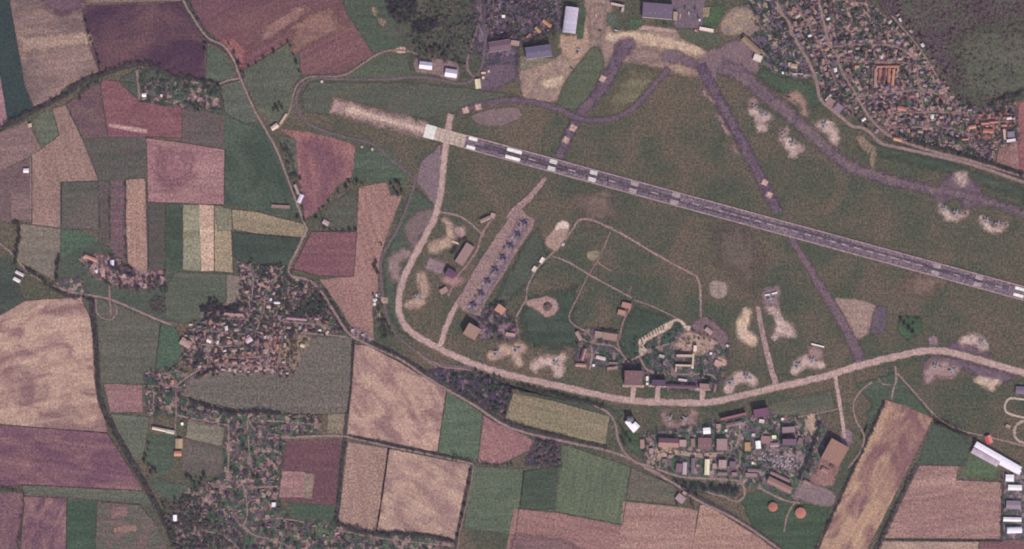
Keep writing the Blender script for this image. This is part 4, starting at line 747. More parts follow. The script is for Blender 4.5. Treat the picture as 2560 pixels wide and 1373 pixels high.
# ------------------------------------------------------------------ mesh collector
class MB:
    def __init__(s): s.v = []; s.f = []; s.m = []
    def poly(s, pts, mi=0):
        b = len(s.v); s.v += [tuple(p) for p in pts]; s.f.append(tuple(range(b, b + len(pts)))); s.m.append(mi)
    def box(s, x0, x1, y0, y1, z0, z1, mi=0, bottom=False):
        b = len(s.v); s.v += [(x, y, z) for z in (z0, z1) for x, y in ((x0, y0), (x1, y0), (x1, y1), (x0, y1))]
        F = [(0, 1, 5, 4), (1, 2, 6, 5), (2, 3, 7, 6), (3, 0, 4, 7), (4, 5, 6, 7)] + ([(3, 2, 1, 0)] if bottom else [])
        s.f += [tuple(b + i for i in f) for f in F]; s.m += [mi] * len(F)
    def tube(s, p, q, r0, r1, n=6, mi=0, caps=True):
        p = Vector(p); q = Vector(q); ax = (q - p).normalized(); u = ax.orthogonal().normalized(); w = ax.cross(u); b = len(s.v)
        for c, r in ((p, r0), (q, r1)):
            for i in range(n):
                a = 2 * math.pi * i / n; s.v.append(tuple(c + (u * math.cos(a) + w * math.sin(a)) * r))
        for i in range(n): s.f.append((b + i, b + (i + 1) % n, b + n + (i + 1) % n, b + n + i)); s.m.append(mi)
        if caps: s.f.append(tuple(b + n + i for i in range(n))); s.m.append(mi); s.f.append(tuple(b + n - 1 - i for i in range(n))); s.m.append(mi)
    def loft(s, rings, mi=0, caps=True):
        n = len(rings[0]); b = len(s.v)
        for r in rings: s.v += [tuple(p) for p in r]
        for k in range(len(rings) - 1):
            for i in range(n): s.f.append((b + k * n + i, b + k * n + (i + 1) % n, b + (k + 1) * n + (i + 1) % n, b + (k + 1) * n + i)); s.m.append(mi)
        if caps: s.f.append(tuple(b + i for i in range(n))[::-1]); s.m.append(mi); s.f.append(tuple(b + (len(rings) - 1) * n + i for i in range(n))); s.m.append(mi)
    def mesh(s, name, mats):
        me = bpy.data.meshes.new(name); me.from_pydata(s.v, [], s.f)
        for m in (mats if isinstance(mats, (list, tuple)) else [mats]): me.materials.append(m)
        if len(me.materials) > 1: me.polygons.foreach_set('material_index', s.m)
        bm = bmesh.new(); bm.from_mesh(me); bmesh.ops.recalc_face_normals(bm, faces=bm.faces); bm.to_mesh(me); bm.free()
        return me
    def build(s, name, mats, parent=None, loc=None): return link(name, s.mesh(name, mats), parent, loc)
def copy_tree(o, parent=None):
    c = o.copy(); C.objects.link(c)
    if parent is not None: c.parent = parent
    for ch in list(o.children): copy_tree(ch, c)
    return c

# ------------------------------------------------------------------ buildings
def fit(quad):
    w = [W(p) for p in quad]
    cx = sum(p[0] for p in w) / 4; cy = sum(p[1] for p in w) / 4
    e1 = Vector(w[1]) - Vector(w[0]) + Vector(w[2]) - Vector(w[3]); e2 = Vector(w[3]) - Vector(w[0]) + Vector(w[2]) - Vector(w[1])
    L = e1.length / 2; D = e2.length / 2; a = math.atan2(e1.y, e1.x)
    if D > L: L, D = D, L; a = math.atan2(e2.y, e2.x)
    return cx, cy, L, D, a
def rect(cx, cy, L, D, deg):
    """photograph-space rectangle, angle clockwise as seen in the photograph"""
    a = math.radians(deg); u = (math.cos(a), math.sin(a)); v = (-u[1], u[0])
    return [(cx + u[0] * s * L / 2 + v[0] * t * D / 2, cy + u[1] * s * L / 2 + v[1] * t * D / 2) for s, t in ((-1, -1), (1, -1), (1, 1), (-1, 1))]
BASE = 1.0
BOXES = []
def building(name, label, quad, h, roof, col, wall=(196, 184, 178), cat='building', rise=None, panels=0, two=None, vents=0, wear=.2, doors=True, group=None):
    cx, cy, L, D, a = fit(quad); BOXES.append((cx, cy, max(L, D) * .5, min(L, D) * .5, a))
    root = tag(empty(name, (cx, cy, BASE), a), label, cat, group)
    wm = pm(wall, .85, .2, 0, .2, 'wall_paint'); rm = pm(col, .75, wear, 0, .16, 'roofing'); r2 = pm(two, .75, wear, 0, .16, 'roofing') if two else rm
    l, d = L / 2, D / 2; rise = rise if rise is not None else min(d * .42, 6)
    b = MB(); b.box(-l + .25, l - .25, -d + .25, d - .25, -2.2, h)
    ov = .35
    if roof == 'gable':
        for s in (-1, 1): b.poly([(s * (l - .25), -d + .25, h), (s * (l - .25), d - .25, h), (s * (l - .25), 0, h + rise * .96)])
        b.build('wall', wm, root)
        if panels:
            st = (2 * l) / panels
            me = MB()
            for sgn in (-1, 1): me.poly([(-st / 2, sgn * (d + ov), h - .1), (st / 2 - .25, sgn * (d + ov), h - .1), (st / 2 - .25, 0, h + rise), (-st / 2, 0, h + rise)])
            me.poly([(st / 2 - .25, d + ov, h - .35), (st / 2, d + ov, h - .35), (st / 2, 0, h + rise - .3), (st / 2 - .25, 0, h + rise - .3)])
            me.poly([(st / 2 - .25, -d - ov, h - .35), (st / 2, -d - ov, h - .35), (st / 2, 0, h + rise - .3), (st / 2 - .25, 0, h + rise - .3)])
            mm = me.mesh('roof_panel', rm)
            for i in range(panels): link('roof_panel', mm, root, (-l + st * (i + .5), 0, R.uniform(-.05, .12)))
        else:
            for sgn, m_ in ((-1, rm), (1, r2)):
                me = MB(); e = l + ov
                top = [(-e, sgn * (d + ov), h - .15), (e, sgn * (d + ov), h - .15), (e, sgn * .05, h + rise), (-e, sgn * .05, h + rise)]
                me.poly(top); me.poly([(x, y, z - .25) for x, y, z in top])
                for i in range(4): p, q = top[i], top[(i + 1) % 4]; me.poly([p, q, (q[0], q[1], q[2] - .25), (p[0], p[1], p[2] - .25)])
                me.build('roof_slope', m_, root)
            me = MB(); me.box(-l - ov, l + ov, -.3, .3, h + rise - .08, h + rise + .12); me.build('ridge_cap', r2, root)
    elif roof == 'arch':
        k = 8; prof = [(math.cos(math.pi * i / k) * (d + .1), h + math.sin(math.pi * i / k) * rise) for i in range(k + 1)]
        for s in (-1, 1): b.poly([(s * (l - .25), y * .98, z - .15) for y, z in prof])
        b.build('wall', wm, root)
        n = panels or 1; st = 2 * l / n; me = MB()
        for i in range(k):
            (y0, z0), (y1, z1) = prof[i], prof[i + 1]
            me.poly([(-st * .5, y0, z0), (st * .38, y0, z0), (st * .38, y1, z1), (-st * .5, y1, z1)])
            if n > 1: me.poly([(st * .38, y0, z0 - .5), (st * .5, y0, z0 - .5), (st * .5, y1, z1 - .5), (st * .38, y1, z1 - .5)])
            else: me.poly([(st * .38, y0, z0), (st * .5, y0, z0), (st * .5, y1, z1), (st * .38, y1, z1)])
        mm = me.mesh('roof_panel' if n > 1 else 'roof', rm)
        for i in range(n): link('roof_panel' if n > 1 else 'roof', mm, root, (-l + st * (i + .5), 0, 0))
    else:                                   # flat with parapet
        b.build('wall', wm, root)
        me = MB(); me.box(-l + .5, l - .5, -d + .5, d - .5, h - .2, h + .05); me.build('roof', rm, root)
        me = MB()
        for x0, x1, y0, y1 in ((-l, l, -d, -d + .5), (-l, l, d - .5, d), (-l, -l + .5, -d + .5, d - .5), (l - .5, l, -d + .5, d - .5)): me.box(x0, x1, y0, y1, h - .5, h + .8)
        me.build('parapet', r2 if two else pm(tuple(min(255, c + 16) for c in col), .8, .15, 0, .2, 'coping'), root)
    if vents:
        me = MB(); me.box(-.9, .9, -.9, .9, -.2, 1.3); me.box(-1.2, 1.2, -1.2, 1.2, 1.3, 1.5); mm = me.mesh('roof_vent', pm((176, 166, 168), .6, .2, 0, .2, 'zinc'))
        for i in range(vents):
            y = 0 if roof != 'flat' else R.uniform(-d * .6, d * .6)
            link('roof_vent', mm, root, (-l + 2 * l * (i + .5) / vents, y, h + (rise if roof != 'flat' else 0)))
    if doors:
        me = MB(); w = min(d * .5, 5); me.box(l - .24, l - .1, -w, w, -2, min(h * .8, 7)); me.build('door', pm((120, 112, 116), .6, .2, 0, .2, 'door_paint'), root)
    return root
PALE = (228, 222, 220)
ZA = Zm(1180, 0, 5.97); Z3 = Zm(1480, 0, 5.97); Z4 = Zm(1420, 760, 5.28); ZS = Zm(1540, 990, 5.72); Z5 = Zm(1780, 1000, 4.903); ZW = Zm(860, 0, 6.24); ZD = Zm(1920, 913, 2.984)
building('hangar', 'long ribbed lavender-grey hangar north of the west forecourt', [(1414.5, 16), (1446, 22), (1439, 84), (1405, 82)], 13, 'arch', (196, 180, 196), panels=14, rise=5)
building('hangar', 'square slate-grey hangar on the west forecourt', [(1311, 121), (1375, 112), (1381, 141), (1318, 149)], 15, 'gable', (104, 92, 114), rise=3, vents=3)
building('workshop', 'purple-brown workshop with orange eave left of the slate hangar', [(1218, 107), (1276, 98), (1277, 124), (1228, 132)], 10, 'gable', (118, 92, 102), two=(112, 86, 98), rise=2.4)
building('shed', 'small tan shed joined to the purple-brown workshop', [(1277, 100), (1300, 104), (1297, 116), (1277, 114)], 5, 'flat', (158, 130, 118), wall=(150, 130, 124))
building('hangar', 'western bright white hall north of the perimeter road', [(1050.7, 154), (1082, 157), (1079, 175.5), (1047.5, 171)], 9, 'gable', (232, 216, 226), two=(206, 192, 204), wall=PALE, rise=5)
building('hangar', 'eastern bright white hall north of the perimeter road', [(1115, 171.5), (1143, 176), (1142, 196), (1111.5, 191.5)], 9, 'gable', (232, 216, 226), two=(206, 192, 204), wall=PALE, rise=5)
building('hangar', 'biggest purple-grey flat roof at the middle of the north edge', [(1607, 6), (1681, 14), (1681, 49), (1606, 45)], 17, 'flat', (108, 92, 110), vents=6)
building('office_building', 'thin pale building arm beside the small lawns at north edge', [(1528, 7), (1561, 14), (1560, 19), (1527, 12)], 8, 'flat', (196, 172, 168))
building('office_building', 'short pale wing turning south at the north edge lawns', [(1555, 20), (1561, 20), (1558, 31), (1552, 30)], 8, 'flat', (186, 160, 162))
building('hangar', 'tan-brown hangar slanting beside the north-east tarmac', [(1853, 99), (1862, 91), (1906, 130), (1896, 140)], 11, 'gable', (142, 116, 98), rise=3)
building('hangar', 'whitish annex at the foot of the tan-brown hangar', [(1886, 134), (1906, 142), (1902, 157), (1882, 150)], 7, 'flat', (206, 186, 176), wall=PALE)
building('store_house', 'cream storehouse with two roof stripes beside the perimeter road', [(1187, 199), (1200, 198), (1203, 221), (1190, 223)], 6, 'gable', (222, 206, 170), rise=1.5, two=(196, 176, 146))
building('shed', 'pale shed just north of the cream storehouse', rect(1209, 183, 11, 5, 0), 4, 'flat', (210, 178, 158))
building('shed', 'tiny pale hut north-east of the cream storehouse', rect(1222, 179, 5, 6, 0), 3, 'flat', (206, 190, 170))
building('shed', 'tiny cream hut between storehouse and pale shed', rect(1208, 195, 6, 6, 0), 3, 'flat', (216, 194, 164))
building('house', 'bright white cube in the scrubby workshop grounds', rect(1259, 42, 8, 7, 0), 5, 'flat', (244, 236, 226), wall=PALE)
building('barn', 'larger orange striped barn in the workshop grounds', [(1360, 49), (1381, 64), (1375, 70), (1354, 54)], 6, 'gable', (186, 132, 92), rise=2, panels=5)
building('barn', 'smaller orange striped barn in the workshop grounds', [(1342, 66), (1354, 80), (1348, 85), (1336, 71)], 6, 'gable', (186, 136, 98), rise=2, panels=4)
building('shed', 'slim orange shed above the slate hangar', [(1313, 95), (1325, 84), (1328, 87), (1316, 98)], 4, 'flat', (176, 112, 92))
building('shed', 'white block wall building by the tapering lawn', [(1749, 66), (1784, 75), (1783, 81), (1748, 77)], 4, 'flat', (226, 200, 188), wall=PALE)
building('shed', 'little red-and-white hut beside the tapering lawn', rect(1740, 76, 7, 6, 20), 3, 'gable', (190, 110, 104))
building('hut', 'small white hut north of the tapering lawn wall', rect(1749, 51, 5, 6, 0), 4, 'flat', (206, 200, 214))
building('annex', 'tan annex between big roof and storage yard', [(1683, 30), (1694, 31), (1692, 52), (1683, 51)], 9, 'flat', (164, 138, 120))
# aircraft row neighbourhood
building('hangar', 'tall square tan hangar south of the aircraft row', rect(1180, 829, 34, 32, 30), 22, 'flat', (156, 122, 108), wall=(120, 104, 104), vents=4)
building('shelter', 'maroon-topped shelter in dark shade west of the row', rect(1127, 684, 24, 19, 30), 12, 'gable', (100, 68, 92), wall=(96, 84, 92), rise=2)
building('long_hall', 'long tan flat hall lying along the apron lane', rect(1162, 636, 56, 24, -58), 8, 'flat', (146, 116, 112), wall=(130, 112, 108))
building('shed', 'tan shed at the northern tip of apron lane', rect(1213, 549, 26, 9, -24), 7, 'gable', (158, 128, 122), rise=1.5)
building('shed', 'pinkish hut east of the tan shed by apron lane', rect(1232, 540, 12, 14, 20), 4, 'flat', (166, 132, 126))
building('store_house', 'orange-tan storehouse east of the row foot', rect(1251, 774, 24, 20, 35), 7, 'flat', (178, 130, 112))
building('shed', 'pinkish shed below the maroon shelter', rect(1110, 727, 20, 14, -30), 6, 'flat', (164, 132, 126))
building('shed', 'long cream container shed by the stand', rect(1139, 607, 20, 5, 20), 3, 'flat', (206, 180, 158))
building('shed', 'pink roofed shed on the yard road south of storehouse', rect(1276, 837, 24, 9, 8), 5, 'flat', (172, 136, 128))
building('shed', 'northern of two small white sheds on the grey path', rect(1355, 651, 15, 9, -58), 4, 'flat', (222, 196, 188), wall=PALE)
building('shed', 'southern of two small white sheds on the grey path', rect(1336, 673, 14, 10, -58), 4, 'flat', (216, 190, 180), wall=PALE)
building('shed', 'tiny white kiosk by the open pale stand', rect(1408, 612, 6, 8, 30), 3, 'flat', (196, 184, 186))
# technical zone
building('hangar', 'brown square flat hangar above the main taxiway', [(1561, 926), (1606, 927), (1605, 963), (1561, 962)], 19, 'flat', (124, 92, 94), wall=(110, 96, 96), vents=4)
building('hut', 'taller white hut right beside the brown flat hangar', rect(1618, 947, 6, 12, 0), 4, 'flat', (230, 218, 206), wall=PALE)
building('hut', 'lower white hut right beside the brown flat hangar', rect(1618, 960, 6, 6, 0), 4, 'flat', (236, 226, 214), wall=PALE)
building('hangar', 'dark purple hangar between white huts and the maroon row', [(1629, 949), (1664, 950), (1664, 965), (1628, 964)], 15, 'flat', (92, 74, 94), wall=(90, 80, 90))
building('long_hall', 'low maroon row house behind the central ramps', [(1667, 960), (1742, 964), (1741, 972), (1666, 969)], 9, 'gable', (104, 78, 88), rise=1.6)
building('shed', 'pale lilac block north of the maroon row house', [(1696, 946), (1718, 949), (1717, 955), (1695, 952)], 5, 'flat', (196, 166, 174))
building('hangar', 'tan hangar with dark rear at the eastern ramp', [(1749, 958), (1774, 960), (1772, 974), (1747, 972)], 12, 'flat', (146, 116, 110), two=(120, 90, 88))
building('office_building', 'upper bar of the E-shaped cream building', [(1691, 886), (1731, 887), (1731, 893), (1691, 893)], 9, 'flat', (204, 168, 154))
building('office_building', 'lower bar of the E-shaped cream building', [(1688, 911), (1729, 912), (1729, 917), (1688, 916)], 8, 'flat', (200, 168, 152))
building('office_building', 'slim spine of the E-shaped cream building', [(1731, 884), (1735.5, 884), (1733, 917), (1729.5, 917)], 9.5, 'flat', (204, 184, 154))
building('office_building', 'bright white block at the top of cream building', [(1734, 864), (1742, 864), (1741, 879), (1733, 879)], 11, 'flat', (230, 208, 192), wall=PALE)
building('office_building', 'short cream stub below the E-shaped building', [(1688, 918), (1693, 918), (1692, 929), (1687, 929)], 7, 'flat', (194, 162, 146))
building('hut', 'white cube at the spine foot of cream building', rect(1731, 919, 5, 5, 0), 5, 'flat', (226, 222, 224), wall=PALE)
building('store_house', 'upper orange-brown ruin house in the inner grass', rect(1566, 764, 24, 14, 14), 7, 'flat', (168, 120, 110))
building('store_house', 'lower orange-brown ruin house in the inner grass', rect(1554, 782, 20, 13, 14), 7, 'flat', (170, 124, 110))
building('house', 'pinkish long house west of the guard yard', rect(1447, 840, 24, 9, 62), 5, 'gable', (164, 128, 126), rise=2)
building('house', 'red-roofed long house on the guard yard street', rect(1458, 886, 30, 9, -72), 6, 'gable', (176, 122, 116), rise=2, two=(120, 84, 98))
building('house', 'pinkish house at the west end of guard street', rect(1452, 913, 26, 8, 4), 5, 'gable', (170, 128, 116), rise=2)
building('long_hall', 'whitish barn in the guard house garden', rect(1502, 895, 24, 8, 14), 5, 'gable', (214, 184, 180), rise=1.5, wall=PALE)
building('hut', 'white cube west of the guard house street end', rect(1484, 914, 6, 6, 0), 4, 'flat', (226, 216, 228), wall=PALE)
building('house', 'tan bunker house beside the dirt path', rect(1497, 836, 20, 14, 10), 5, 'flat', (156, 126, 116))
building('house', 'wide tan bunker east of the dirt path bunker', rect(1525, 842, 36, 18, 8), 5, 'flat', (150, 118, 108))
building('house', 'pink long block south of the bunkers', rect(1530, 921, 24, 7, -6), 4, 'flat', (168, 130, 124))
building('house', 'slim tan block right above the pink long block', rect(1533, 908, 22, 5, 0), 4, 'flat', (146, 116, 116))
building('shelter', 'domed pale shelter on the purple tarmac fan', rect(1772, 827, 20, 12, 40), 5, 'arch', (170, 140, 132), rise=4)
building('shed', 'lilac roofed shed in the purple weedy yard', rect(1654, 891, 14, 8, 15), 4, 'flat', (176, 150, 150))
building('hut', 'white hut in the bushes east of the cream building', rect(1777, 884, 6, 6, 20), 4, 'flat', (214, 208, 212), wall=PALE)
building('house', 'pink dusty hut ruin above the sandy clearing', rect(1796, 908, 20, 12, 20), 4, 'flat', (178, 142, 132))
building('hut', 'white-walled hut at the far east of the technical yard', rect(1818, 865, 7, 6, 30), 4, 'flat', (204, 180, 184))
# south barracks
building('hangar', 'western half of the white L-shaped hall', [(1561, 1053), (1572, 1051), (1592, 1074), (1583, 1082)], 11, 'gable', (238, 226, 232), wall=PALE, rise=2.5, two=(246, 234, 240))
building('hangar', 'eastern half of the white L-shaped hall', [(1578, 1062), (1589, 1054), (1599, 1066), (1591, 1074)], 11.6, 'gable', (244, 232, 238), wall=PALE, rise=2.5)
building('shelter', 'grey domed shelter tucked into the white L-shaped hall', rect(1575, 1047, 16, 14, 0), 16, 'arch', (104, 102, 116), rise=5, wall=(90, 88, 100))
building('hangar', 'bright white square hall north of the barracks', [(1757, 1070), (1775, 1069), (1776, 1084), (1758, 1085)], 9, 'gable', (246, 234, 236), wall=PALE, rise=1.5)
building('barrack', 'wide pink barrack with a dark red northern slope', [(1647, 1094), (1697, 1097), (1696, 1118), (1645, 1117)], 12, 'gable', (156, 118, 114), two=(112, 78, 88), rise=4)
building('barrack', 'pale pink annex at the end of wide pink barrack', [(1698, 1100), (1716, 1099), (1715, 1117), (1699, 1117)], 6, 'flat', (170, 138, 134))
building('barrack', 'brown square barrack in the middle of the row', [(1745, 1094), (1778, 1095), (1778, 1124), (1744, 1123)], 12, 'flat', (126, 92, 94), vents=3)
building('barrack', 'pinkish-grey square barrack at the row end', [(1791, 1097), (1818, 1097), (1817, 1126), (1791, 1126)], 12, 'flat', (152, 122, 124), vents=2)
building('barrack', 'long cream barrack standing upright in the lawn', [(1762, 1148), (1774, 1148), (1772, 1187), (1761, 1187)], 8, 'gable', (226, 208, 178), rise=1.6, wall=PALE)
building('barrack', 'pale lilac upright barrack west of the grey one', [(1707, 1156), (1717, 1156), (1715, 1186), (1706, 1186)], 8, 'gable', (184, 158, 168), rise=1.6)
building('barrack', 'grey-purple upright barrack beside the dark lawn', [(1728, 1145), (1737, 1145), (1735, 1184), (1727, 1184)], 9, 'gable', (124, 104, 118), rise=1.6)
building('barrack', 'tall pinkish block by the barracks main street', [(1796, 1149), (1816, 1150), (1815, 1171), (1796, 1170)], 15, 'flat', (164, 136, 132), vents=2)
building('barrack', 'dull purple block next to the tall pinkish block', [(1824, 1152), (1840, 1155), (1838, 1172), (1823, 1170)], 9, 'flat', (122, 98, 108))
building('barrack', 'purple shed west of the lilac barrack', [(1692, 1160), (1705, 1158), (1704, 1180), (1688, 1178)], 6, 'gable', (128, 98, 108), rise=2)
building('hangar', 'huge square tan-orange hall at the tilted field', rect(2086, 1131, 50, 56, 29), 21, 'flat', (150, 112, 100), wall=(110, 92, 90), vents=5)
building('long_hall', 'long brown-roofed hall north of the orange tanks', [(1922, 1190), (1980, 1219), (1975, 1234), (1917, 1206)], 12, 'gable', (150, 112, 106), rise=3)
building('long_hall', 'thin pinkish hall above the long brown-roofed one', [(1927, 1177), (1975, 1200), (1973, 1206), (1925, 1184)], 7, 'gable', (142, 110, 110), rise=1.5)
building('barrack', 'pinkish grey block with deep shade near the exit road', [(1954, 1068), (1986, 1066), (1988, 1081), (1955, 1083)], 9, 'flat', (142, 116, 120))
building('long_hall', 'purple hall below the pinkish grey block', [(1954, 1096), (1990, 1098), (1990, 1112), (1956, 1114)], 18, 'flat', (112, 86, 100), wall=(90, 76, 88))  # purple is the roof's own colour
building('hangar', 'white upright hall east of the barracks main street', [(1888, 1103), (1900, 1102), (1902, 1121), (1890, 1122)], 7, 'gable', (240, 230, 222), wall=PALE, rise=1.5)
building('hut', 'cream round-looking hut beside the white upright hall', rect(1935, 1093, 11, 9, 0), 4, 'flat', (230, 214, 186), wall=PALE)
building('hut', 'pale hut below the maroon tall block', rect(1904, 1053, 13, 9, 8), 4, 'flat', (216, 192, 190), wall=PALE)
building('hut', 'tiny white hut at the start of thin pale road', rect(1956, 1048, 6, 6, 0), 4, 'flat', (232, 212, 208), wall=PALE)
building('hut', 'pale hut between main street and white upright hall', rect(1883, 1088, 8, 8, 10), 4, 'flat', (206, 184, 184))
building('hut', 'tiny cream hut by the vehicle park corner', rect(1882, 1158, 6, 6, 0), 4, 'flat', (236, 226, 200), wall=PALE)
building('hut', 'white hut in the junk yard south of taxiway', rect(1815, 1077, 6, 6, 0), 3, 'flat', (222, 216, 220), wall=PALE)
building('store_house', 'ochre round-cornered store by the main street', rect(1869, 1117, 15, 22, 0), 5, 'flat', (172, 134, 98))
building('barrack', 'reddish small block next to the white upright hall', rect(1914, 1100, 24, 20, 4), 6, 'flat', (142, 106, 106))
building('hangar', 'tall maroon block casting deep shade on the taxiway verge', [(1883, 1025), (1920, 1017), (1922, 1040), (1884, 1044)], 20, 'flat', (112, 76, 96), wall=(90, 70, 84))
building('long_hall', 'slim reddish hall beside the maroon block', [(1800, 1046), (1864, 1031), (1866, 1037), (1802, 1052)], 13, 'flat', (144, 98, 102), wall=(100, 80, 86))
building('barrack', 'tan twin block at the south-west of vehicle park', rect(1878, 1188, 30, 10, 4), 6, 'flat', (150, 120, 118))
building('barrack', 'purple long shed south of tiny cream hut', rect(1886, 1176, 34, 8, 4), 5, 'gable', (134, 106, 118), rise=1.5)
building('house', 'tan house cluster block beside the gate lane', rect(1605, 1110, 10, 22, 0), 5, 'gable', (166, 126, 122), rise=2)
building('farmhouse', 'pink farmhouse in the south fields triangle', rect(1701, 1246, 22, 18, 38), 6, 'gable', (164, 136, 138), rise=3)
building('shed', 'small pink shed by the south farmhouse', rect(1711, 1233, 10, 8, 38), 4, 'flat', (176, 142, 140))
for lab, x, y, w, h, a, c in (('brown roofed workshop in the junk yard by the slim reddish hall', 1826, 1062, 22, 10, -12, (132, 104, 104)), ('lilac roofed workshop beside the junk yard hut', 1846, 1058, 16, 9, -12, (140, 118, 130)), ('tan workshop west of the junk yard', 1796, 1066, 12, 12, 0, (150, 124, 116)), ('pinkish small block south of the bright white square hall', 1732, 1108, 10, 22, 0, (146, 116, 114)), ('pale grey block between barrack rows near the cream barrack', 1786, 1166, 10, 14, 0, (158, 134, 132)), ('tan low block below the tall pinkish block', 1806, 1184, 24, 8, 2, (140, 114, 108)), ('pink low block by the main street end', 1836, 1186, 14, 10, 0, (150, 112, 110)), ('lilac roofed hut group west of wide pink barrack', 1628, 1128, 10, 14, 0, (164, 136, 138)), ('brown shed at the court end near the gate lane', 1662, 1152, 14, 9, 0, (122, 98, 98)), ('tan shed in the lawn near the lilac barrack', 1676, 1142, 10, 8, 0, (158, 130, 124)), ('grey-pink store north of the vehicle park', 1936, 1112, 22, 10, -4, (150, 126, 128)), ('brown block east of the vehicle park by the poplars', 2000, 1104, 12, 18, 22, (128, 100, 104)), ('tan shed row above the hardstand', 2018, 1206, 20, 7, 24, (146, 116, 112)), ('pinkish block in the reddish paved yard', 2062, 1176, 18, 10, 28, (150, 116, 110)), ('purple block in the reddish paved yard', 2080, 1166, 10, 8, 28, (104, 82, 92))):
    building('barrack', lab, rect(x, y, w, h, a), 5, 'gable' if w > h * 1.6 else 'flat', c, rise=1.6)
# south-east
building('hangar', 'great long white hall at the south-east fence', [(2441, 1103), (2553, 1168), (2546, 1180), (2434, 1117)], 11, 'gable', (236, 222, 232), two=(244, 232, 240), wall=PALE, rise=2.5)
building('long_hall', 'grey-lilac lean-to hall along the great white one', [(2433, 1118), (2498, 1155), (2491, 1166), (2426, 1132)], 8, 'gable', (190, 166, 180), rise=1.2, panels=12)
building('hangar', 'white square annex at the foot of great white hall', [(2497, 1147), (2552, 1178), (2548, 1187), (2500, 1164)], 7.5, 'flat', (232, 222, 224), wall=PALE)
building('hangar', 'uppermost white shed of the south-east row', [(2514, 1186), (2534, 1187), (2533, 1204), (2513, 1203)], 6, 'gable', (226, 214, 218), wall=PALE, rise=1.2)
building('hangar', 'second white shed from the top of the south-east row', [(2520, 1212), (2554, 1213), (2553, 1226), (2519, 1225)], 6, 'gable', (238, 228, 228), wall=PALE, rise=1.5)
building('hangar', 'third white shed in the south-east row', [(2508, 1293), (2553, 1294), (2552, 1304), (2507, 1303)], 6, 'gable', (234, 222, 218), wall=PALE, rise=1.5)
building('hangar', 'white silo-topped shed lowest in the south-east row', [(2516, 1318), (2553, 1317), (2554, 1332), (2517, 1333)], 7, 'arch', (228, 216, 226), wall=PALE, rise=4)
building('barn', 'purple-grey barn between the white south-east sheds', rect(2533, 1262, 36, 20, 2), 6, 'gable', (138, 118, 132), rise=2.5)
building('kiosk', 'bright red-roofed kiosk above the great white hall', rect(2471, 1099, 16, 20, -20), 6, 'gable', (188, 76, 84), two=(204, 132, 120), rise=2.5)
building('shed', 'grey-purple shed near the oval track', rect(2552, 976, 26, 18, 4), 6, 'gable', (122, 100, 122), rise=2)
building('shed', 'pinkish hut ruin beside the curving pale track', rect(2520, 1066, 12, 8, 20), 3, 'flat', (168, 134, 124))
# west and villages: the buildings that stand out
building('barn', 'upper white barn beside the west edge village road', rect(50, 684, 22, 7, 28), 6, 'gable', (226, 202, 206), rise=2, wall=PALE)
building('barn', 'lower white barn beside the west edge village road', rect(43, 700, 18, 8, 28), 6, 'gable', (232, 214, 214), rise=2, wall=PALE)
building('house', 'bright white house in the west edge smallholding', rect(66, 427, 13, 10, 0), 5, 'gable', (240, 222, 226), wall=PALE, rise=2)
building('cottage', 'pale cottage at the west brook beside the olive square', rect(75, 314, 9, 9, -10), 4, 'gable', (196, 164, 150), rise=2)
building('farmhouse', 'brilliant white farmhouse in the farm hamlet', rect(361, 238, 10, 8, 0), 5, 'gable', (246, 240, 232), wall=PALE, rise=2)
building('shed', 'white hut east of the brilliant white farmhouse', rect(404, 240, 5, 7, 0), 4, 'flat', (220, 194, 196), wall=PALE)
building('shed', 'long pale shed at the fork by the perimeter track', rect(687, 318, 19, 11, -35), 6, 'gable', (206, 176, 160), rise=2)
building('shed', 'narrow pale shed along the perimeter track corner', rect(709, 298, 30, 6, -58), 4, 'flat', (190, 162, 146))
building('barn', 'white farm barn beside the fork lane', rect(751, 497, 22, 10, -66), 6, 'gable', (220, 204, 214), rise=2, wall=PALE)
building('barn', 'narrow tan barn north of the white farm barn', rect(742, 474, 26, 6, -112), 5, 'gable', (176, 142, 136), rise=2)
building('barn', 'pinkish yard barn in the dark field west of fork lane', rect(702, 517, 46, 8, 3), 4, 'flat', (150, 116, 112))
building('farmhouse', 'pale lilac farmhouse in the fenced green close', rect(815, 557, 16, 11, 30), 5, 'gable', (186, 154, 164), rise=2.5)
building('house', 'white house at the north of the hamlet gardens', rect(281, 657, 9, 13, 0), 5, 'gable', (214, 194, 214), rise=2, wall=PALE)
building('house', 'little white house west of the hamlet orchard', rect(242, 679, 6, 8, -20), 4, 'gable', (234, 216, 220), rise=2, wall=PALE)
building('barn', 'orange-roofed hamlet barn north-west of gardens', rect(228, 646, 34, 8, 22), 5, 'gable', (184, 132, 116), rise=2)
building('barn', 'long pale barn above the dark green lower field', [(382, 1066), (416, 1073), (415, 1080), (381, 1073)], 7, 'gable', (216, 194, 176), rise=2, two=(196, 170, 160))
building('barn', 'greenish-grey end block of the long pale barn', [(417, 1073), (437, 1077), (436, 1086), (416, 1082)], 6, 'gable', (200, 188, 176), rise=2)
building('barn', 'square tan barn beside the hay meadow', rect(448, 1109, 17, 24, 0), 6, 'gable', (176, 146, 118), rise=2.5)
building('barn', 'orange barn south of the square tan barn', rect(445, 1134, 18, 12, 0), 6, 'gable', (192, 130, 104), rise=2.5)
building('house', 'bright white cube house by the church lane end', rect(456, 1060, 6, 7, 0), 5, 'flat', (238, 226, 222), wall=PALE)
building('barn', 'bright white upright barn in the south thicket', rect(438, 1295, 9, 15, 0), 6, 'gable', (246, 240, 246), rise=2, wall=PALE)
building('house', 'bright white square house south of wine-red plough', rect(685, 1262, 10, 11, 0), 6, 'flat', (244, 228, 232), wall=PALE)
building('school', 'pinkish long school block in the west village', rect(585, 787, 48, 7, 4), 7, 'flat', (172, 134, 130))
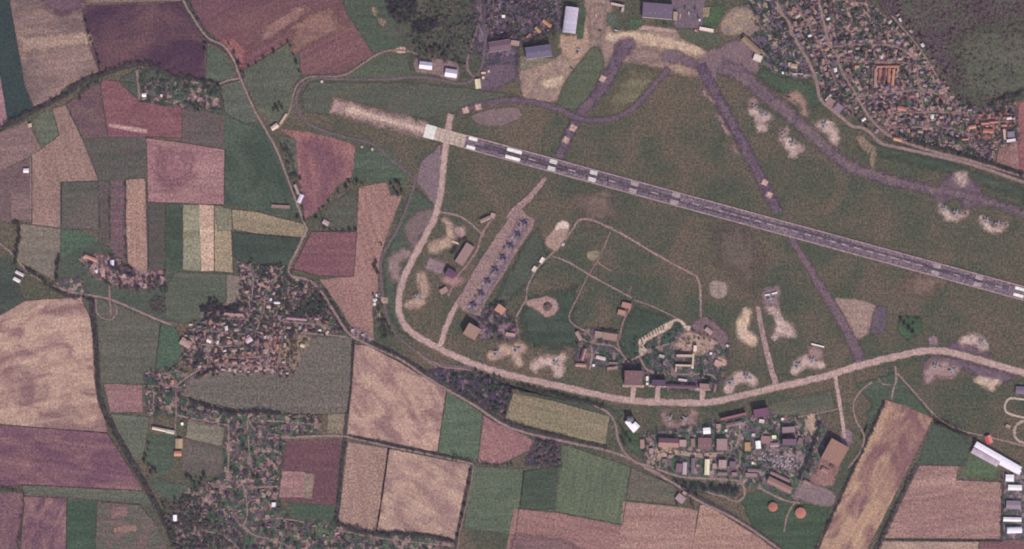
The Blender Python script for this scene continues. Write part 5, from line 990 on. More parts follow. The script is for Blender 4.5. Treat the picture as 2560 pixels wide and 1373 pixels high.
building('long_hall', 'long pink terrace roof in the east of the west village', rect(742, 797, 50, 6, 5), 6, 'gable', (160, 122, 134), rise=2)
building('house', 'whitish roofed hall in the middle of the west village', rect(623, 850, 16, 12, -30), 6, 'gable', (206, 178, 186), rise=2)
building('barn', 'pinkish farm block at the west tip of the west village', rect(464, 857, 26, 18, 30), 6, 'gable', (176, 142, 136), rise=2.5)
building('house', 'white-topped long house near the winding lane east side', rect(693, 757, 14, 5, 3), 4, 'gable', (236, 218, 222), rise=1.5, wall=PALE)
building('house', 'tan cottage in the sandy plot east of the new estate', rect(757, 864, 11, 8, 20), 5, 'gable', (214, 180, 150), rise=2)
for lab, x, y, w, h, c in (('tiny pale hut on the meadow inside the perimeter track', 805, 205, 6, 6, (206, 180, 176)), ('western tiny hut at the field edge inside the perimeter curve', 905, 368, 5, 5, (190, 170, 160)), ('eastern tiny hut at the field edge inside the perimeter curve', 931, 374, 5, 7, (186, 166, 150)), ('white hut at the gravel yard of small tanks', 943, 739, 6, 7, (232, 222, 222)), ('pale hut in the lilac dusty yard', 882, 826, 8, 6, (186, 156, 162)), ('pinkish hut east in the lilac dusty yard', 908, 838, 9, 6, (176, 146, 148)), ('white hut in the barrack quarter by the pale vans', 1957, 183, 5, 6, (222, 222, 226)), ('cream hut west of the tan twin roofs', 1974, 162, 8, 10, (186, 158, 132)), ('pinkish hut row south of the tan twin roofs', 1994, 186, 26, 4, (200, 172, 172))):
    building('hut', lab, rect(x, y, w, h, 0), 4, 'flat', c, wall=PALE)
# north-east town
building('shed', 'thin pale wall shed by the lower town road garages', [(2062, 251), (2075, 236), (2079, 239), (2066, 254)], 4, 'flat', (206, 180, 180))
building('garage', 'pink-brown garage block by the lower town road', [(2072, 243), (2090, 254), (2080, 270), (2064, 258)], 5, 'flat', (146, 112, 110))
building('garage', 'lilac garage block at the end of pink-brown garages', [(2091, 256), (2110, 268), (2098, 286), (2084, 273)], 5, 'flat', (138, 112, 126))
building('school', 'white upright arm of the school at the east edge', [(2506, 324), (2511, 324), (2514, 350), (2509, 350)], 8, 'flat', (204, 176, 160), wall=PALE)
building('school', 'white bottom arm of the school at the east edge', [(2515, 350), (2537, 347), (2538, 354), (2517, 357)], 8, 'flat', (230, 212, 216), wall=PALE)
building('school', 'grey middle block of the school at the east edge', [(2517, 330), (2535, 329), (2536, 344), (2519, 345)], 6, 'flat', (126, 116, 132))
building('barn', 'ochre long roof near the lower cross street bottom', rect(2243, 349, 20, 8, 14), 6, 'gable', (196, 140, 112), rise=2)
building('long_hall', 'tan twin roofs beside the barrack quarter yard', rect(1985, 166, 16, 11, 10), 6, 'gable', (178, 148, 126), rise=2)
building('house', 'red-roofed double house above the terrace row in town', rect(2254, 272, 22, 10, 12), 7, 'gable', (176, 112, 100), rise=2.5)
building('warehouse', 'bright orange-roofed block in the red quarter', rect(2470, 328, 26, 10, 4), 7, 'gable', (172, 110, 96), rise=2.5)
building('long_hall', 'red row roof north in the red quarter', rect(2462, 309, 20, 5, -4), 6, 'gable', (186, 122, 110), rise=1.5)
building('long_hall', 'red row roof east in the red quarter', rect(2482, 306, 18, 5, -4), 6, 'gable', (182, 118, 108), rise=1.5)
building('long_hall', 'salmon row roof west in the red quarter', rect(2430, 318, 18, 8, -8), 6, 'gable', (190, 130, 116), rise=2)
building('house', 'white house right of the red quarter', rect(2522, 296, 12, 6, -8), 6, 'gable', (226, 204, 208), rise=1.5, wall=PALE)
building('long_hall', 'salmon bar roof at the south of the red quarter', rect(2412, 349, 18, 4, -2), 6, 'gable', (196, 134, 122), rise=1.2)
building('long_hall', 'small red bar roof above the white school', rect(2510, 314, 13, 5, -3), 6, 'gable', (184, 118, 108), rise=1.2)
# brick yard: ring of low brick buildings round a court
for lab, q, c in (('orange north wing of the brick yard in town', [(2190, 165), (2249, 164), (2249, 169), (2190, 170)], (176, 118, 96)), ('pale corner wing of the brick yard in town', [(2243, 170), (2249, 170), (2246, 182), (2241, 182)], (190, 142, 124)), ('pinkish west wing of the brick yard in town', [(2186, 172), (2192, 172), (2190, 220), (2184, 220)], (168, 128, 118)), ('orange long row west in the brick yard', [(2197, 174), (2202, 174), (2201, 204), (2196, 204)], (164, 108, 88)), ('dark red middle row in the brick yard', [(2209, 174), (2215, 174), (2213, 200), (2207, 200)], (112, 70, 74)), ('orange middle row in the brick yard', [(2220, 172), (2226, 172), (2224, 206), (2218, 206)], (172, 116, 90)), ('tan east row in the brick yard', [(2231, 174), (2237, 174), (2234, 214), (2228, 214)], (186, 134, 108))):
    building('brick_building', lab, q, 5, 'gable', c, rise=1.2, wall=(150, 100, 88))

# ------------------------------------------------------------------ round tanks
def tank(label, x, y, r, h=6):
    p = W((x, y)); root = tag(empty('round_tank', (p[0], p[1], BASE)), label, 'tank', 'orange round tanks')
    k = 24; rr = r * S; b = MB(); b.loft([[(math.cos(2 * math.pi * i / k) * rr, math.sin(2 * math.pi * i / k) * rr, z) for i in range(k)] for z in (-2, h)], caps=False); b.build('tank_wall', pm((186, 146, 130), .7, .15, 0, .2, 'tank_paint'), root)
    b = MB(); b.loft([[(math.cos(2 * math.pi * i / k) * rr * q, math.sin(2 * math.pi * i / k) * rr * q, h + z) for i in range(k)] for q, z in ((1.02, 0), (.66, 1.3), (.2, 2.0))]); b.build('roof', pm((170, 108, 96), .7, .25, 0, .2, 'tank_roof'), root)
    b = MB()
    for i in range(8):
        a = i * math.pi / 4; b.tube((math.cos(a) * rr, math.sin(a) * rr, h + .2), (math.cos(a) * rr * .2, math.sin(a) * rr * .2, h + 2.1), .25, .25, 4)
    b.tube((0, 0, h + 1.8), (0, 0, h + 3), 1.2, 1.2, 8); b.build('roof_rib', pm((178, 98, 80), .7, .2, 0, .2, 'tank_rib'), root)
tank('western smaller orange round tank in the south lawn', 1932, 1267, 11.5)
tank('eastern larger orange round tank in the south lawn', 2001, 1282, 13.5)

# ------------------------------------------------------------------ low white blast walls
def wall_thing(label, x, y, L, deg, h=4.5, t=4.2, name='blast_wall'):
    p = W((x, y)); a = -math.radians(deg); root = tag(empty(name, (p[0], p[1], BASE), a), label, 'wall')
    n = max(2, int(L / 6)); st = L * S / n; b = MB(); b.box(-st / 2 + .08, st / 2 - .08, -t * .5, t * .5, -2, h); b.box(-st / 2 + .3, st / 2 - .3, -t * .28, t * .28, h, h + .5); mm = b.mesh('wall_panel', pm((240, 226, 222), .8, .12, 0, .2, 'whitewash'))
    for i in range(n): link('wall_panel', mm, root, (-L * S / 2 + st * (i + .5), 0, 0))
wall_thing('long white blast wall above the angular stand', 2044, 863.5, 33, 14)
wall_thing('western white blast wall at the head of the spur', 1918, 737, 13, -6)
wall_thing('eastern white blast wall at the head of the spur', 1936, 733, 14, -14)
def mound(label, x, y, r, h, col=(70, 66, 62)):
    p = W((x, y)); k = 18; b = MB(); rr = r * S
    b.loft([[(math.cos(2 * math.pi * i / k) * rr * q * (1 + .08 * math.sin(i * 2.1)), math.sin(2 * math.pi * i / k) * rr * q, z * h) for i in range(k)] for q, z in ((1, -.3), (.85, .45), (.55, .85), (.2, 1))]); o = b.build('earth_mound', gm(col, None, feat=8, rows=0, grain=.8), None, (p[0], p[1], BASE)); tag(o, label, 'mound')
mound('dark earth mound inside the ring-shaped stand', 1369, 767, 12, 6, (92, 76, 74))
mound('bushy green mound in the pale disc of the east of west village', 763, 851, 7, 4, (66, 80, 66))

def small_tank(label, x, y, r):
    q = W((x, y)); root = tag(empty('storage_tank', (q[0], q[1], BASE)), label, 'tank'); k = 16; rr = r * S
    b = MB(); b.loft([[(math.cos(2 * math.pi * i / k) * rr, math.sin(2 * math.pi * i / k) * rr, z) for i in range(k)] for z in (-1, 5)], caps=False); b.build('tank_wall', pm((206, 200, 196), .6, .15, 0, .3, 'tank_paint'), root)
    b = MB(); b.loft([[(math.cos(2 * math.pi * i / k) * rr * f, math.sin(2 * math.pi * i / k) * rr * f, z) for i in range(k)] for f, z in ((1.03, 5), (.5, 5.7), (.08, 6))]); b.build('roof', pm((212, 198, 188), .6, .15, 0, .3, 'tank_roof'), root)
small_tank('upper small pale tank in the gravel yard', 938, 750, 5)
small_tank('lower small pale tank in the gravel yard', 937, 760, 4)

# ------------------------------------------------------------------ houses along the lanes
ORD = ['first', 'second', 'third', 'fourth', 'fifth', 'sixth', 'seventh', 'eighth', 'ninth', 'tenth', 'eleventh', 'twelfth', 'thirteenth', 'fourteenth', 'fifteenth', 'sixteenth', 'seventeenth', 'eighteenth', 'nineteenth', 'twentieth', 'twenty-first', 'twenty-second', 'twenty-third', 'twenty-fourth', 'twenty-fifth', 'twenty-sixth', 'twenty-seventh', 'twenty-eighth', 'twenty-ninth', 'thirtieth']
def compass(dx, dy):
    if abs(dx) > abs(dy): return 'east' if dx > 0 else 'west'
    return 'south' if dy > 0 else 'north'
ROOF = {'red': (140, 92, 88), 'orange': (168, 122, 104), 'pink': (166, 132, 128), 'pale': (178, 152, 148), 'white': (214, 200, 202), 'grey': (110, 94, 110), 'brown': (108, 84, 88), 'tan': (150, 124, 116), 'lilac': (138, 116, 132)}
def house_proto(col, hip):
    root = empty('house', (0, 0, BASE)); L, D, h, r = 6.2, 4.6, 3.4, 2.4
    b = MB(); b.box(-L + .3, L - .3, -D + .3, D - .3, -1.5, h)
    if not hip:
        for s in (-1, 1): b.poly([(s * (L - .3), -D + .3, h), (s * (L - .3), D - .3, h), (s * (L - .3), 0, h + r)])
    b.build('wall', pm((196, 178, 170), .85, .3, 0, .2, 'plaster'), root)
    b = MB(); e = 2.6 if hip else 0
    for s in (-1, 1):
        b.poly([(-L, s * D, h - .2), (L, s * D, h - .2), (L - e, 0, h + r), (-L + e, 0, h + r)])
        if hip: b.poly([(s * L, -D, h - .2), (s * L, D, h - .2), (s * (L - e), 0, h + r)])
    rf = b.build('roof', pm(ROOF[col], .8, .3, 0, .3, 'roof_tile'), root)
    b = MB(); b.box(1.2, 2.0, .4, 1.2, h, h + r + 1.0); b.build('chimney', pm((150, 118, 110), .9, .2, 0, .5, 'brick'), rf)
    b = MB(); b.box(L - .29, L - .2, -.6, .6, -1, 2.1); b.build('door', pm((110, 90, 80), .7, .2, 0, .5, 'door_wood'), root)
    return root
PROTO = {}
def get_house(col, hip):
    if (col, hip) in PROTO: return copy_tree(PROTO[(col, hip)])
    PROTO[(col, hip)] = house_proto(col, hip); return PROTO[(col, hip)]
HS = []
def clash(x, y, r):
    for cx, cy, l, d, a in BOXES:
        dx, dy = x - cx, y - cy; u = dx * math.cos(a) + dy * math.sin(a); v = -dx * math.sin(a) + dy * math.cos(a)
        if abs(u) < l + r and abs(v) < d + r: return True
    return any((x - h[0]) ** 2 + (y - h[1]) ** 2 < (r + 8.0) ** 2 for h in HS)
ROADS_W = []
for nm, pts in list(LANES.items()) + [('upper town road', UPT), ('lower town road', LOWT), ('country road', LOW), ('farm road', FARM), ('village road', VROAD), ('olive field road', [(441, 966), (452, 955), (478, 936), (500, 924), (520, 912)])]:
    w = catmull([W(p) for p in pts], 10); ROADS_W.append((nm, w))
def near_road(x, y, r, skip=None):
    for nm, w in ROADS_W:
        if nm == skip: continue
        for p in w:
            if (p[0] - x) ** 2 + (p[1] - y) ** 2 < r * r: return True
    return False
PAL_TOWN = ['grey'] * 4 + ['brown'] * 3 + ['pink'] * 3 + ['tan'] * 3 + ['lilac'] * 3 + ['pale'] + ['red', 'orange', 'white']
PAL_RED = ['red'] * 4 + ['orange'] * 4 + ['brown', 'pink']
PAL_PINK = ['pink'] * 5 + ['orange'] * 3 + ['pale'] * 3 + ['red'] * 3 + ['white', 'tan']
PAL_S = ['grey'] * 3 + ['brown'] * 4 + ['pink'] * 3 + ['lilac'] * 2 + ['tan'] * 3 + ['pale'] * 2 + ['red', 'orange', 'white']
HL = [('upper town road', UPT[1:10], (-1, 1), 17, PAL_TOWN, 'town houses'), ('lower town road', LOWT[2:10], (1,), 18, PAL_TOWN, 'town houses')]
for k in ('middle town lane', 'terrace street', 'brick yard street', 'east rim street', 'yard end street', 'lower cross street', 'bottom street', 'short link lane'): HL.append((k, LANES[k], (-1, 1), 16, PAL_TOWN, 'town houses'))
HL.append(('red roof street', LANES['red roof street'], (-1, 1), 15, PAL_RED, 'town houses'))
for k in ('winding north lane', 'orchard lane', 'thatch lane', 'west end lane', 'middle crossway', 'east fields lane'): HL.append((k, LANES[k], (-1, 1), 17, PAL_S, 'west village houses'))
for k in ('new estate street', 'estate back street', 'south row street', 'inner row lane'): HL.append((k, LANES[k], (-1, 1), 13.5, PAL_PINK, 'west village houses'))
for k in ('church lane', 'west crossing lane', 'inner west lane', 'meadow lane', 'long straight lane', 'garden lane', 'north edge lane', 'field gate lane', 'southern lane', 'pink yard lane', 'hollow lane', 'bottom village lane', 'south edge lane', 'old orchard row', 'thicket lane'): HL.append((k, LANES[k], (-1, 1), 18, PAL_PINK if k in ('hollow lane', 'pink yard lane') else PAL_S, 'south village houses'))
for k in ('hamlet lane', 'roadside row', 'farm hamlet lane', 'fork lane'): HL.append((k, LANES[k], (-1, 1), 17, PAL_PINK if k == 'hamlet lane' else PAL_S, 'hamlet houses'))
HL.append(('country road bend', LOW[11:13], (-1,), 19, PAL_S, 'roadside houses'))
HOUSE_INFO = []
for nm, pts, sides, gap, pal, grp in HL:
    w = catmull([W(p) for p in pts], 2.0); start = compass(pts[0][0] - pts[-1][0], pts[0][1] - pts[-1][1])
    for s in sides:
        acc = R.uniform(4, 12); n = 0
        for i in range(1, len(w)):
            acc -= math.dist(w[i - 1], w[i])
            if acc > 0: continue
            acc = gap * S * R.uniform(.8, 1.6)
            t = Vector((w[i][0] - w[i - 1][0], w[i][1] - w[i - 1][1])).normalized(); nn = Vector((-t.y, t.x)) * s
            sz = R.choice((.72, .8, .9, 1.0, 1.15)); off = R.uniform(10.5, 19) + (3 if 'road' in nm else 0)
            x, y = w[i][0] + nn.x * off, w[i][1] + nn.y * off
            if abs(x) > 1590 or abs(y) > 850 or clash(x, y, 5.5 * sz) or near_road(x, y, 8.5, nm): continue
            if len(HS) >= 297 or n >= 29: continue
            col = R.choice(pal); o = get_house(col, R.random() < .4)
            o.location = (x, y, BASE); o.rotation_euler = (0, 0, math.atan2(t.y, t.x) + (0 if R.random() < .65 else math.pi / 2) + R.uniform(-.25, .25)); o.scale = (sz * R.uniform(.9, 1.2), sz, R.uniform(.9, 1.3))
            side = compass(nn.x, -nn.y)
            size = 'small' if sz < .85 else ('large' if sz > 1.05 else 'mid-size')
            where = f'{ORD[n]} from {start} end, {side} side of {nm}'
            tag(o, f'{size} {col}-roofed house, {where}', 'house', grp)
            HS.append((x, y)); HOUSE_INFO.append((x, y, nn, where, grp)); n += 1
print('houses', len(HS))
# small outbuildings nobody could count: one mass per settlement
def inside(p, poly):
    c = False; n = len(poly)
    for i in range(n):
        a, b = poly[i], poly[i - 1]
        if (a[1] > p[1]) != (b[1] > p[1]) and p[0] < (b[0] - a[0]) * (p[1] - a[1]) / (b[1] - a[1]) + a[0]: c = not c
    return c
def sheds(label, poly, n, cols):
    b = MB(); xs = [p[0] for p in poly]; ys = [p[1] for p in poly]; k = 0; tries = 0
    while k < n and tries < n * 12:
        tries += 1; p = (R.uniform(min(xs), max(xs)), R.uniform(min(ys), max(ys)))
        if not inside(p, poly): continue
        x, y = W(p)
        if abs(y) > 870 or near_road(x, y, 5) or clash(x, y, 3): continue
        a = R.choice((0, .5)) * math.pi + R.uniform(-.2, .2); L, D, h = R.uniform(2, 4.6), R.uniform(1.5, 2.8), R.uniform(2, 3.2); mi = R.randrange(len(cols)); ca, sa = math.cos(a), math.sin(a)
        tr = lambda u, v, z: (x + u * ca - v * sa, y + u * sa + v * ca, BASE + z)
        for s in (-1, 1):
            b.poly([tr(-L, s * D, h), tr(L, s * D, h), tr(L, 0, h + 1), tr(-L, 0, h + 1)], mi)
            b.poly([tr(-L, s * D, -1), tr(L, s * D, -1), tr(L, s * D, h), tr(-L, s * D, h)], mi)
            b.poly([tr(s * L, -D, -1), tr(s * L, D, -1), tr(s * L, D, h), tr(s * L, 0, h + 1), tr(s * L, -D, h)], mi)
        k += 1
    tag(b.build('outbuildings', [pm(c, .85, .3, 0, .3, 'shed_roof') for c in cols]), label, 'outbuildings', None, 'stuff')
SC = [(136, 110, 112), (100, 82, 92), (160, 134, 130), (132, 92, 90), (120, 100, 112), (140, 112, 112)]
sheds('countless small sheds and garages in the town gardens', TOWN, 420, SC)
sheds('countless small sheds and porches in the west village', WVIL, 300, SC)
sheds('countless small sheds in the south village gardens', SVIL, 300, SC)
sheds('countless small sheds on barracks and workshop ground', [(1600, 1085), (1850, 1040), (2050, 1040), (2050, 1190), (1990, 1210), (1880, 1195), (1640, 1150)], 60, SC)
sheds('small huts and stacks in the workshop scrubland', [(1200, -20), (1405, -20), (1395, 70), (1300, 100), (1215, 95)], 45, SC)
sheds('small huts in the barrack quarter at the town edge', [(1880, 0), (1935, 0), (1985, 80), (2030, 190), (1950, 190), (1900, 120)], 60, SC)

# ------------------------------------------------------------------ trees
def crown_mesh(seed, n, rad, hgt, cols, trunk_h=3.0):
    r = random.Random(seed); b = MB()
    blobs = [(r.uniform(-.5, .5) * rad, r.uniform(-.5, .5) * rad, trunk_h + hgt * r.uniform(.25, .75), rad * r.uniform(.4, .62)) for _ in range(6)] + [(0, 0, trunk_h + hgt * .5, rad * .7)]
    for i in range(n):
        bx, by, bz, br = blobs[i % len(blobs)]; v = Vector((r.gauss(0, 1), r.gauss(0, 1), r.gauss(0, 1))).normalized() * br * r.uniform(.7, 1.05); v.z *= hgt / rad * .55
        c = Vector((bx, by, bz)) + v; nrm = (v.normalized() + Vector((r.uniform(-.5, .5), r.uniform(-.5, .5), r.uniform(0, .6)))).normalized(); u = nrm.orthogonal().normalized(); w = nrm.cross(u); s = rad * r.uniform(.13, .24)
        b.poly([c + u * s * 1.2, c + w * s, c - u * s * 1.1, c - w * s * .9], r.randrange(len(cols)))
    return b.mesh('crown', [pm(c, .9, .3, 0, .4, 'leaf') for c in cols])
TC = {'dark': [(68, 66, 70), (60, 58, 66), (74, 76, 70)], 'purple': [(84, 68, 80), (70, 60, 70), (94, 78, 84)], 'green': [(70, 82, 72), (64, 74, 68), (82, 92, 76)]}
bark = pm((92, 80, 76), .9, .2, 0, .5, 'bark')
def tree_proto(seed, kind, rad, hgt):
    root = empty('tree', (0, 0, BASE)); link('crown', crown_mesh(seed, 150, rad, hgt, TC[kind]), root)
    b = MB(); b.tube((0, 0, -1.5), (0, 0, 3 + hgt * .5), .45, .2, 6)
    for i in range(4): a = i * 1.6 + seed; b.tube((0, 0, 2.4 + i * .4), (math.cos(a) * rad * .5, math.sin(a) * rad * .5, 3 + hgt * .55), .18, .06, 4)
    b.build('trunk', bark, root); return root
TP = {}
for i, (k, sh, rad, hgt) in enumerate((('dark', 'round', 5.2, 7), ('dark', 'wide', 7.0, 7), ('purple', 'round', 5.0, 6), ('purple', 'wide', 6.6, 7), ('green', 'round', 4.8, 7), ('dark', 'slim', 3.6, 9))): TP[(k, sh)] = [tree_proto(i + 3, k, rad, hgt), False]
NT = [0]
def tree(x, y, kind, sh, label, grp, sc_=1.0):
    pr = TP[(kind, sh)]
    o = pr[0] if not pr[1] else copy_tree(pr[0]); pr[1] = True
    o.location = (x, y, BASE); o.rotation_euler = (0, 0, R.uniform(0, 6.28)); o.scale = (sc_, sc_, sc_ * R.uniform(.85, 1.15)); tag(o, label, 'tree', grp); NT[0] += 1
    return o
keys = list(TP); wts = [4, 3, 3, 2, 2, 1]
# lone trees along field edges (photograph pixels)
ROWT = [('hedge between tan and purple fields', [(214, 54), (222, 84), (228, 100), (234, 116), (246, 140), (250, 160)], 'north'),
        ('hedge under the north purple field', [(604, 182), (622, 168), (640, 158), (660, 146), (684, 130), (704, 116), (720, 106)], 'west'),
        ('hedge falling beside the olive triangle', [(726, 118), (734, 138), (742, 158), (748, 180)], 'north'),
        ('edge of the farm road bend', [(486, 36), (494, 50), (514, 110), (512, 125), (572, 110), (586, 132), (597, 160)], 'north'),
        ('stream at the farm hamlet', [(488, 272), (494, 262), (498, 278), (530, 205), (545, 215), (512, 206)], 'west'),
        ('lane to the white farm barn', [(738, 436), (752, 448), (757, 520), (762, 552), (744, 545)], 'north'),
        ('field corner by the fenced green close', [(790, 545), (800, 528), (808, 520), (822, 505), (846, 482), (866, 470), (884, 462), (872, 455), (894, 455), (905, 460)], 'west'),
        ('hedge at the foot of the fenced close', [(810, 572), (826, 578), (842, 579), (858, 579), (876, 578), (889, 576)], 'west'),
        ('clump by the inner perimeter road', [(978, 462), (990, 456), (1000, 464), (986, 474), (1004, 478), (994, 486)], 'west'),
        ('strip beside the farm tanks', [(954, 612), (940, 655), (936, 668), (942, 680), (934, 738), (946, 772)], 'north'),
        ('east ditch of the walled tan field', [(1176, 1180), (1172, 1210), (1166, 1240), (1162, 1262), (1156, 1290), (1150, 1318), (1144, 1340)], 'north'),
        ('pond by the north-west fork road', [(690, 268), (700, 262), (706, 272), (696, 278), (684, 276)], 'west'),
        ('row south of the white L-shaped hall', [(1556, 1098), (1568, 1092), (1560, 1110), (1576, 1104)], 'west'),
        ('shady ring round the roadside homes', [(1190, 926), (1236, 938), (1250, 944), (1262, 954), (1272, 966), (1276, 982), (1270, 1000), (1266, 1020), (1262, 1036), (1240, 1010), (1232, 962), (1222, 946), (1206, 936)], 'north'),
        ('south farmhouse yard', [(1706, 1218), (1716, 1222), (1722, 1232), (1728, 1250), (1730, 1262), (1692, 1258), (1742, 1240)], 'north'),
        ('hedge west of the dark green close', [(372, 1110), (370, 1126), (366, 1140), (361, 1152)], 'north'),
        ('grove below the brown-green paddock', [(470, 1192), (480, 1200), (492, 1194), (504, 1200), (512, 1190), (486, 1210), (500, 1212)], 'west'),
        ('grove behind the long pale barn field', [(372, 1164), (382, 1172), (390, 1180), (378, 1182)], 'north'),
        ('white hall wood', [(1050, 112), (1064, 118), (1078, 122), (1090, 116), (1100, 124), (1112, 128), (1122, 122), (1086, 130), (1068, 132), (1108, 140), (1050, 126)], 'west'),
        ('dry wedge fence', [(2252, 800), (2262, 812), (2274, 822), (2284, 810), (2292, 798), (2270, 796), (2282, 832)], 'west'),
        ('technical yard shade', [(1566, 910), (1578, 908), (1590, 910), (1600, 916), (1640, 936), (1652, 938), (1660, 942), (1752, 944), (1766, 946), (1776, 952), (1790, 958), (1756, 936)], 'west'),
        ('pasture corner oak group', [(528, 752), (538, 748), (534, 762), (546, 758), (524, 764)], 'west')]
for nm, ps, st in ROWT:
    ps = sorted(ps, key=lambda p: p[1] if st == 'north' else p[0])
    for i, (px, py) in enumerate(ps):
        k = R.choices(keys, wts)[0]; x, y = W((px, py))
        tree(x, y, k[0], k[1], f'{k[1]} {k[0]} tree, {ORD[i]} from {st} at {nm}'.replace('at hedge', 'in hedge'), 'trees along field edges', R.uniform(.8, 1.2))
TXY = []
for x, y, nn, where, grp in HOUSE_INFO:
    if NT[0] >= 297: break
    if R.random() < .42: continue
    q = (x + nn.x * R.uniform(10, 14), y + nn.y * R.uniform(10, 14))
    if clash(q[0], q[1], .5) or near_road(q[0], q[1], 6): continue
    k = R.choices(keys, wts)[0]
    tree(q[0], q[1], k[0], k[1], f'{k[0]} {k[1]} tree behind house {where}', 'garden trees', R.uniform(.7, 1.05)); TXY.append(q)
print('trees', NT[0])
for k, pr in TP.items():
    if not pr[1]: bpy.data.objects.remove(pr[0])
# masses of trees
def mass_mesh(pts, cols, seed, rad=(2.6, 4.6), n=34):
    r = random.Random(seed); V = []; Fc = []; M = []
    nc = len(cols)
    for x, y in pts:
        rr = r.uniform(*rad); h = rr * r.uniform(1.2, 1.9); ci = r.randrange(nc)
        for i in range(n):
            th = r.uniform(0, 6.283); cz = r.uniform(-.3, 1); sr = math.sqrt(max(0, 1 - cz * cz)) * r.uniform(.75, 1.1); lump = 1 + .25 * math.sin(th * 3 + ci)
            cx, cy, zz = x + math.cos(th) * sr * rr * lump, y + math.sin(th) * sr * rr * lump, BASE + h * .75 + cz * h * .6
            s = rr * r.uniform(.2, .36); a = r.uniform(0, 6.283); t = r.uniform(-.6, .6) + (1 - cz) * .5; ux, uy = math.cos(a) * s, math.sin(a) * s; dz = t * s
            b = len(V); V += [(cx + ux, cy + uy, zz), (cx - uy, cy + ux, zz + dz), (cx - ux, cy - uy, zz + .1 * s), (cx + uy, cy - ux, zz - dz)]; Fc.append((b, b + 1, b + 2, b + 3)); M.append((ci + (r.random() < .25)) % nc)
    me = bpy.data.meshes.new('tree_mass'); me.from_pydata(V, [], Fc)
    for c in cols: me.materials.append(pm(c, .9, .3, 0, .4, 'leaf'))
    me.polygons.foreach_set('material_index', M)
    return me
DK = [(60, 53, 66), (60, 65, 60), (76, 63, 70), (66, 75, 63)]; GR = [(58, 76, 60), (66, 86, 66), (58, 68, 60)]; BR = [(116, 94, 96), (102, 84, 88), (92, 78, 84), (104, 100, 86)]; VD = [(54, 46, 60), (58, 54, 62), (52, 56, 58)]
def belt(label, pts, width, gap, cols=DK, name='tree_belt', rad=(1.9, 4.2), rows=2, keep=.75):
    w = catmull([W(p) for p in pts], 4); out = []; acc = 0
    for i in range(1, len(w)):
        acc += math.dist(w[i - 1], w[i])
        if acc < gap: continue
        acc = 0; t = Vector((w[i][0] - w[i - 1][0], w[i][1] - w[i - 1][1])).normalized()
        for k in range(rows):
            if R.random() > keep: continue
            o = R.uniform(-.5, .5) * width * S; out.append((w[i][0] - t.y * o + R.uniform(-2, 2), w[i][1] + t.x * o + R.uniform(-2, 2)))
    tag(link(name, mass_mesh(out, cols, len(out), rad)), label, 'trees', None, 'stuff')
def grove(label, poly, n, cols=DK, name='thicket', rad=(2.4, 4.6), avoid=True, tufts=34):
    xs = [p[0] for p in poly]; ys = [p[1] for p in poly]; out = []; tries = 0
    while len(out) < n and tries < n * 10:
        tries += 1; p = (R.uniform(min(xs), max(xs)), R.uniform(min(ys), max(ys)))
        if not inside(p, poly): continue
        x, y = W(p)
        if abs(y) > 880 or abs(x) > 1630: continue
        if avoid and (near_road(x, y, 6) or clash(x, y, 1.2)): continue
        out.append((x, y))
    tag(link(name, mass_mesh(out, cols, n + 7, rad, tufts)), label, 'trees', None, 'stuff')
belt('wooded brook curving from the west edge past the farm', [(-10, 326), (40, 298), (82, 276), (120, 258), (162, 236), (212, 198), (250, 186), (300, 168), (336, 158), (372, 160), (404, 172), (440, 190), (480, 196), (540, 212)], 10, 4.6, DK, rows=2, keep=.75)
verge('dark strip of ground under the wooded brook', [(-10, 328), (82, 278), (162, 238), (212, 200), (250, 188), (336, 162), (372, 164), (440, 192), (540, 214)], 10)  # ground coloured darker along the brook trees
belt('side arm of the brook hooking through the purple plough', [(250, 204), (225, 214), (206, 228), (198, 250)], 6, 5)
belt('tree belt sweeping down the west past the great tan field', [(228, 742), (234, 800), (240, 860), (244, 920), (248, 980), (262, 1030), (284, 1076), (312, 1120), (334, 1164), (366, 1216), (392, 1262), (420, 1320), (440, 1376)], 10, 5.2, DK, rows=2, keep=.7)
verge('dark strip of ground under the western tree belt', [(228, 742), (238, 850), (246, 970), (262, 1030), (312, 1122), (366, 1218), (420, 1322)], 13)  # dark ground ribbon following the belt
belt('hedge trees at the south-west plough corner', [(-10, 1228), (20, 1224), (56, 1230), (60, 1250), (54, 1300), (46, 1376)], 5, 4.5, DK, rows=1)
belt('dark hedge by the hamlet tan field', [(30, 558), (44, 556), (48, 590), (42, 630), (36, 660)], 7, 3.5, DK)
belt('dark hedge east of the tan-green field', [(148, 632), (144, 660), (140, 700)], 6, 3.5, VD)
belt('hedge along the purple strip beside the tan strip', [(276, 455), (275, 520), (277, 600)], 4, 5, DK, rows=1)
belt('hedge right of the thin purple strip', [(314, 455), (314, 540), (316, 650)], 3, 5, DK, rows=1)
belt('roadside trees along the village road', [(60, 668), (110, 704), (160, 738), (200, 742), (230, 752)], 8, 4, DK, rows=2, keep=.7)
belt('roadside trees by the southern country road', [(812, 724), (870, 815), (925, 856), (1000, 893), (1070, 938)], 5, 5, DK, rows=1, keep=.8)
belt('roadside trees along the fields below the taxiway', [(1262, 1052), (1340, 1078), (1440, 1102), (1520, 1122)], 6, 4, DK, rows=1)
belt('dark hedge on the olive field south rim', [(470, 1000), (500, 1010), (540, 1022), (590, 1034), (650, 1028), (700, 1034)], 8, 3.2, VD, rows=2)
belt('dark hedge north-west of the olive field', [(484, 946), (505, 936), (530, 926), (545, 922)], 6, 3, VD, rows=2)
belt('hedge trees on the south rim of the walled tan field', [(842, 1302), (870, 1318), (900, 1326), (940, 1334), (1000, 1334), (1060, 1340), (1136, 1356)], 9, 3.4, DK)
belt('shrubs along the ditch of the field lane', [(880, 1094), (960, 1110), (1060, 1132), (1170, 1154)], 4, 7, DK, rows=1)
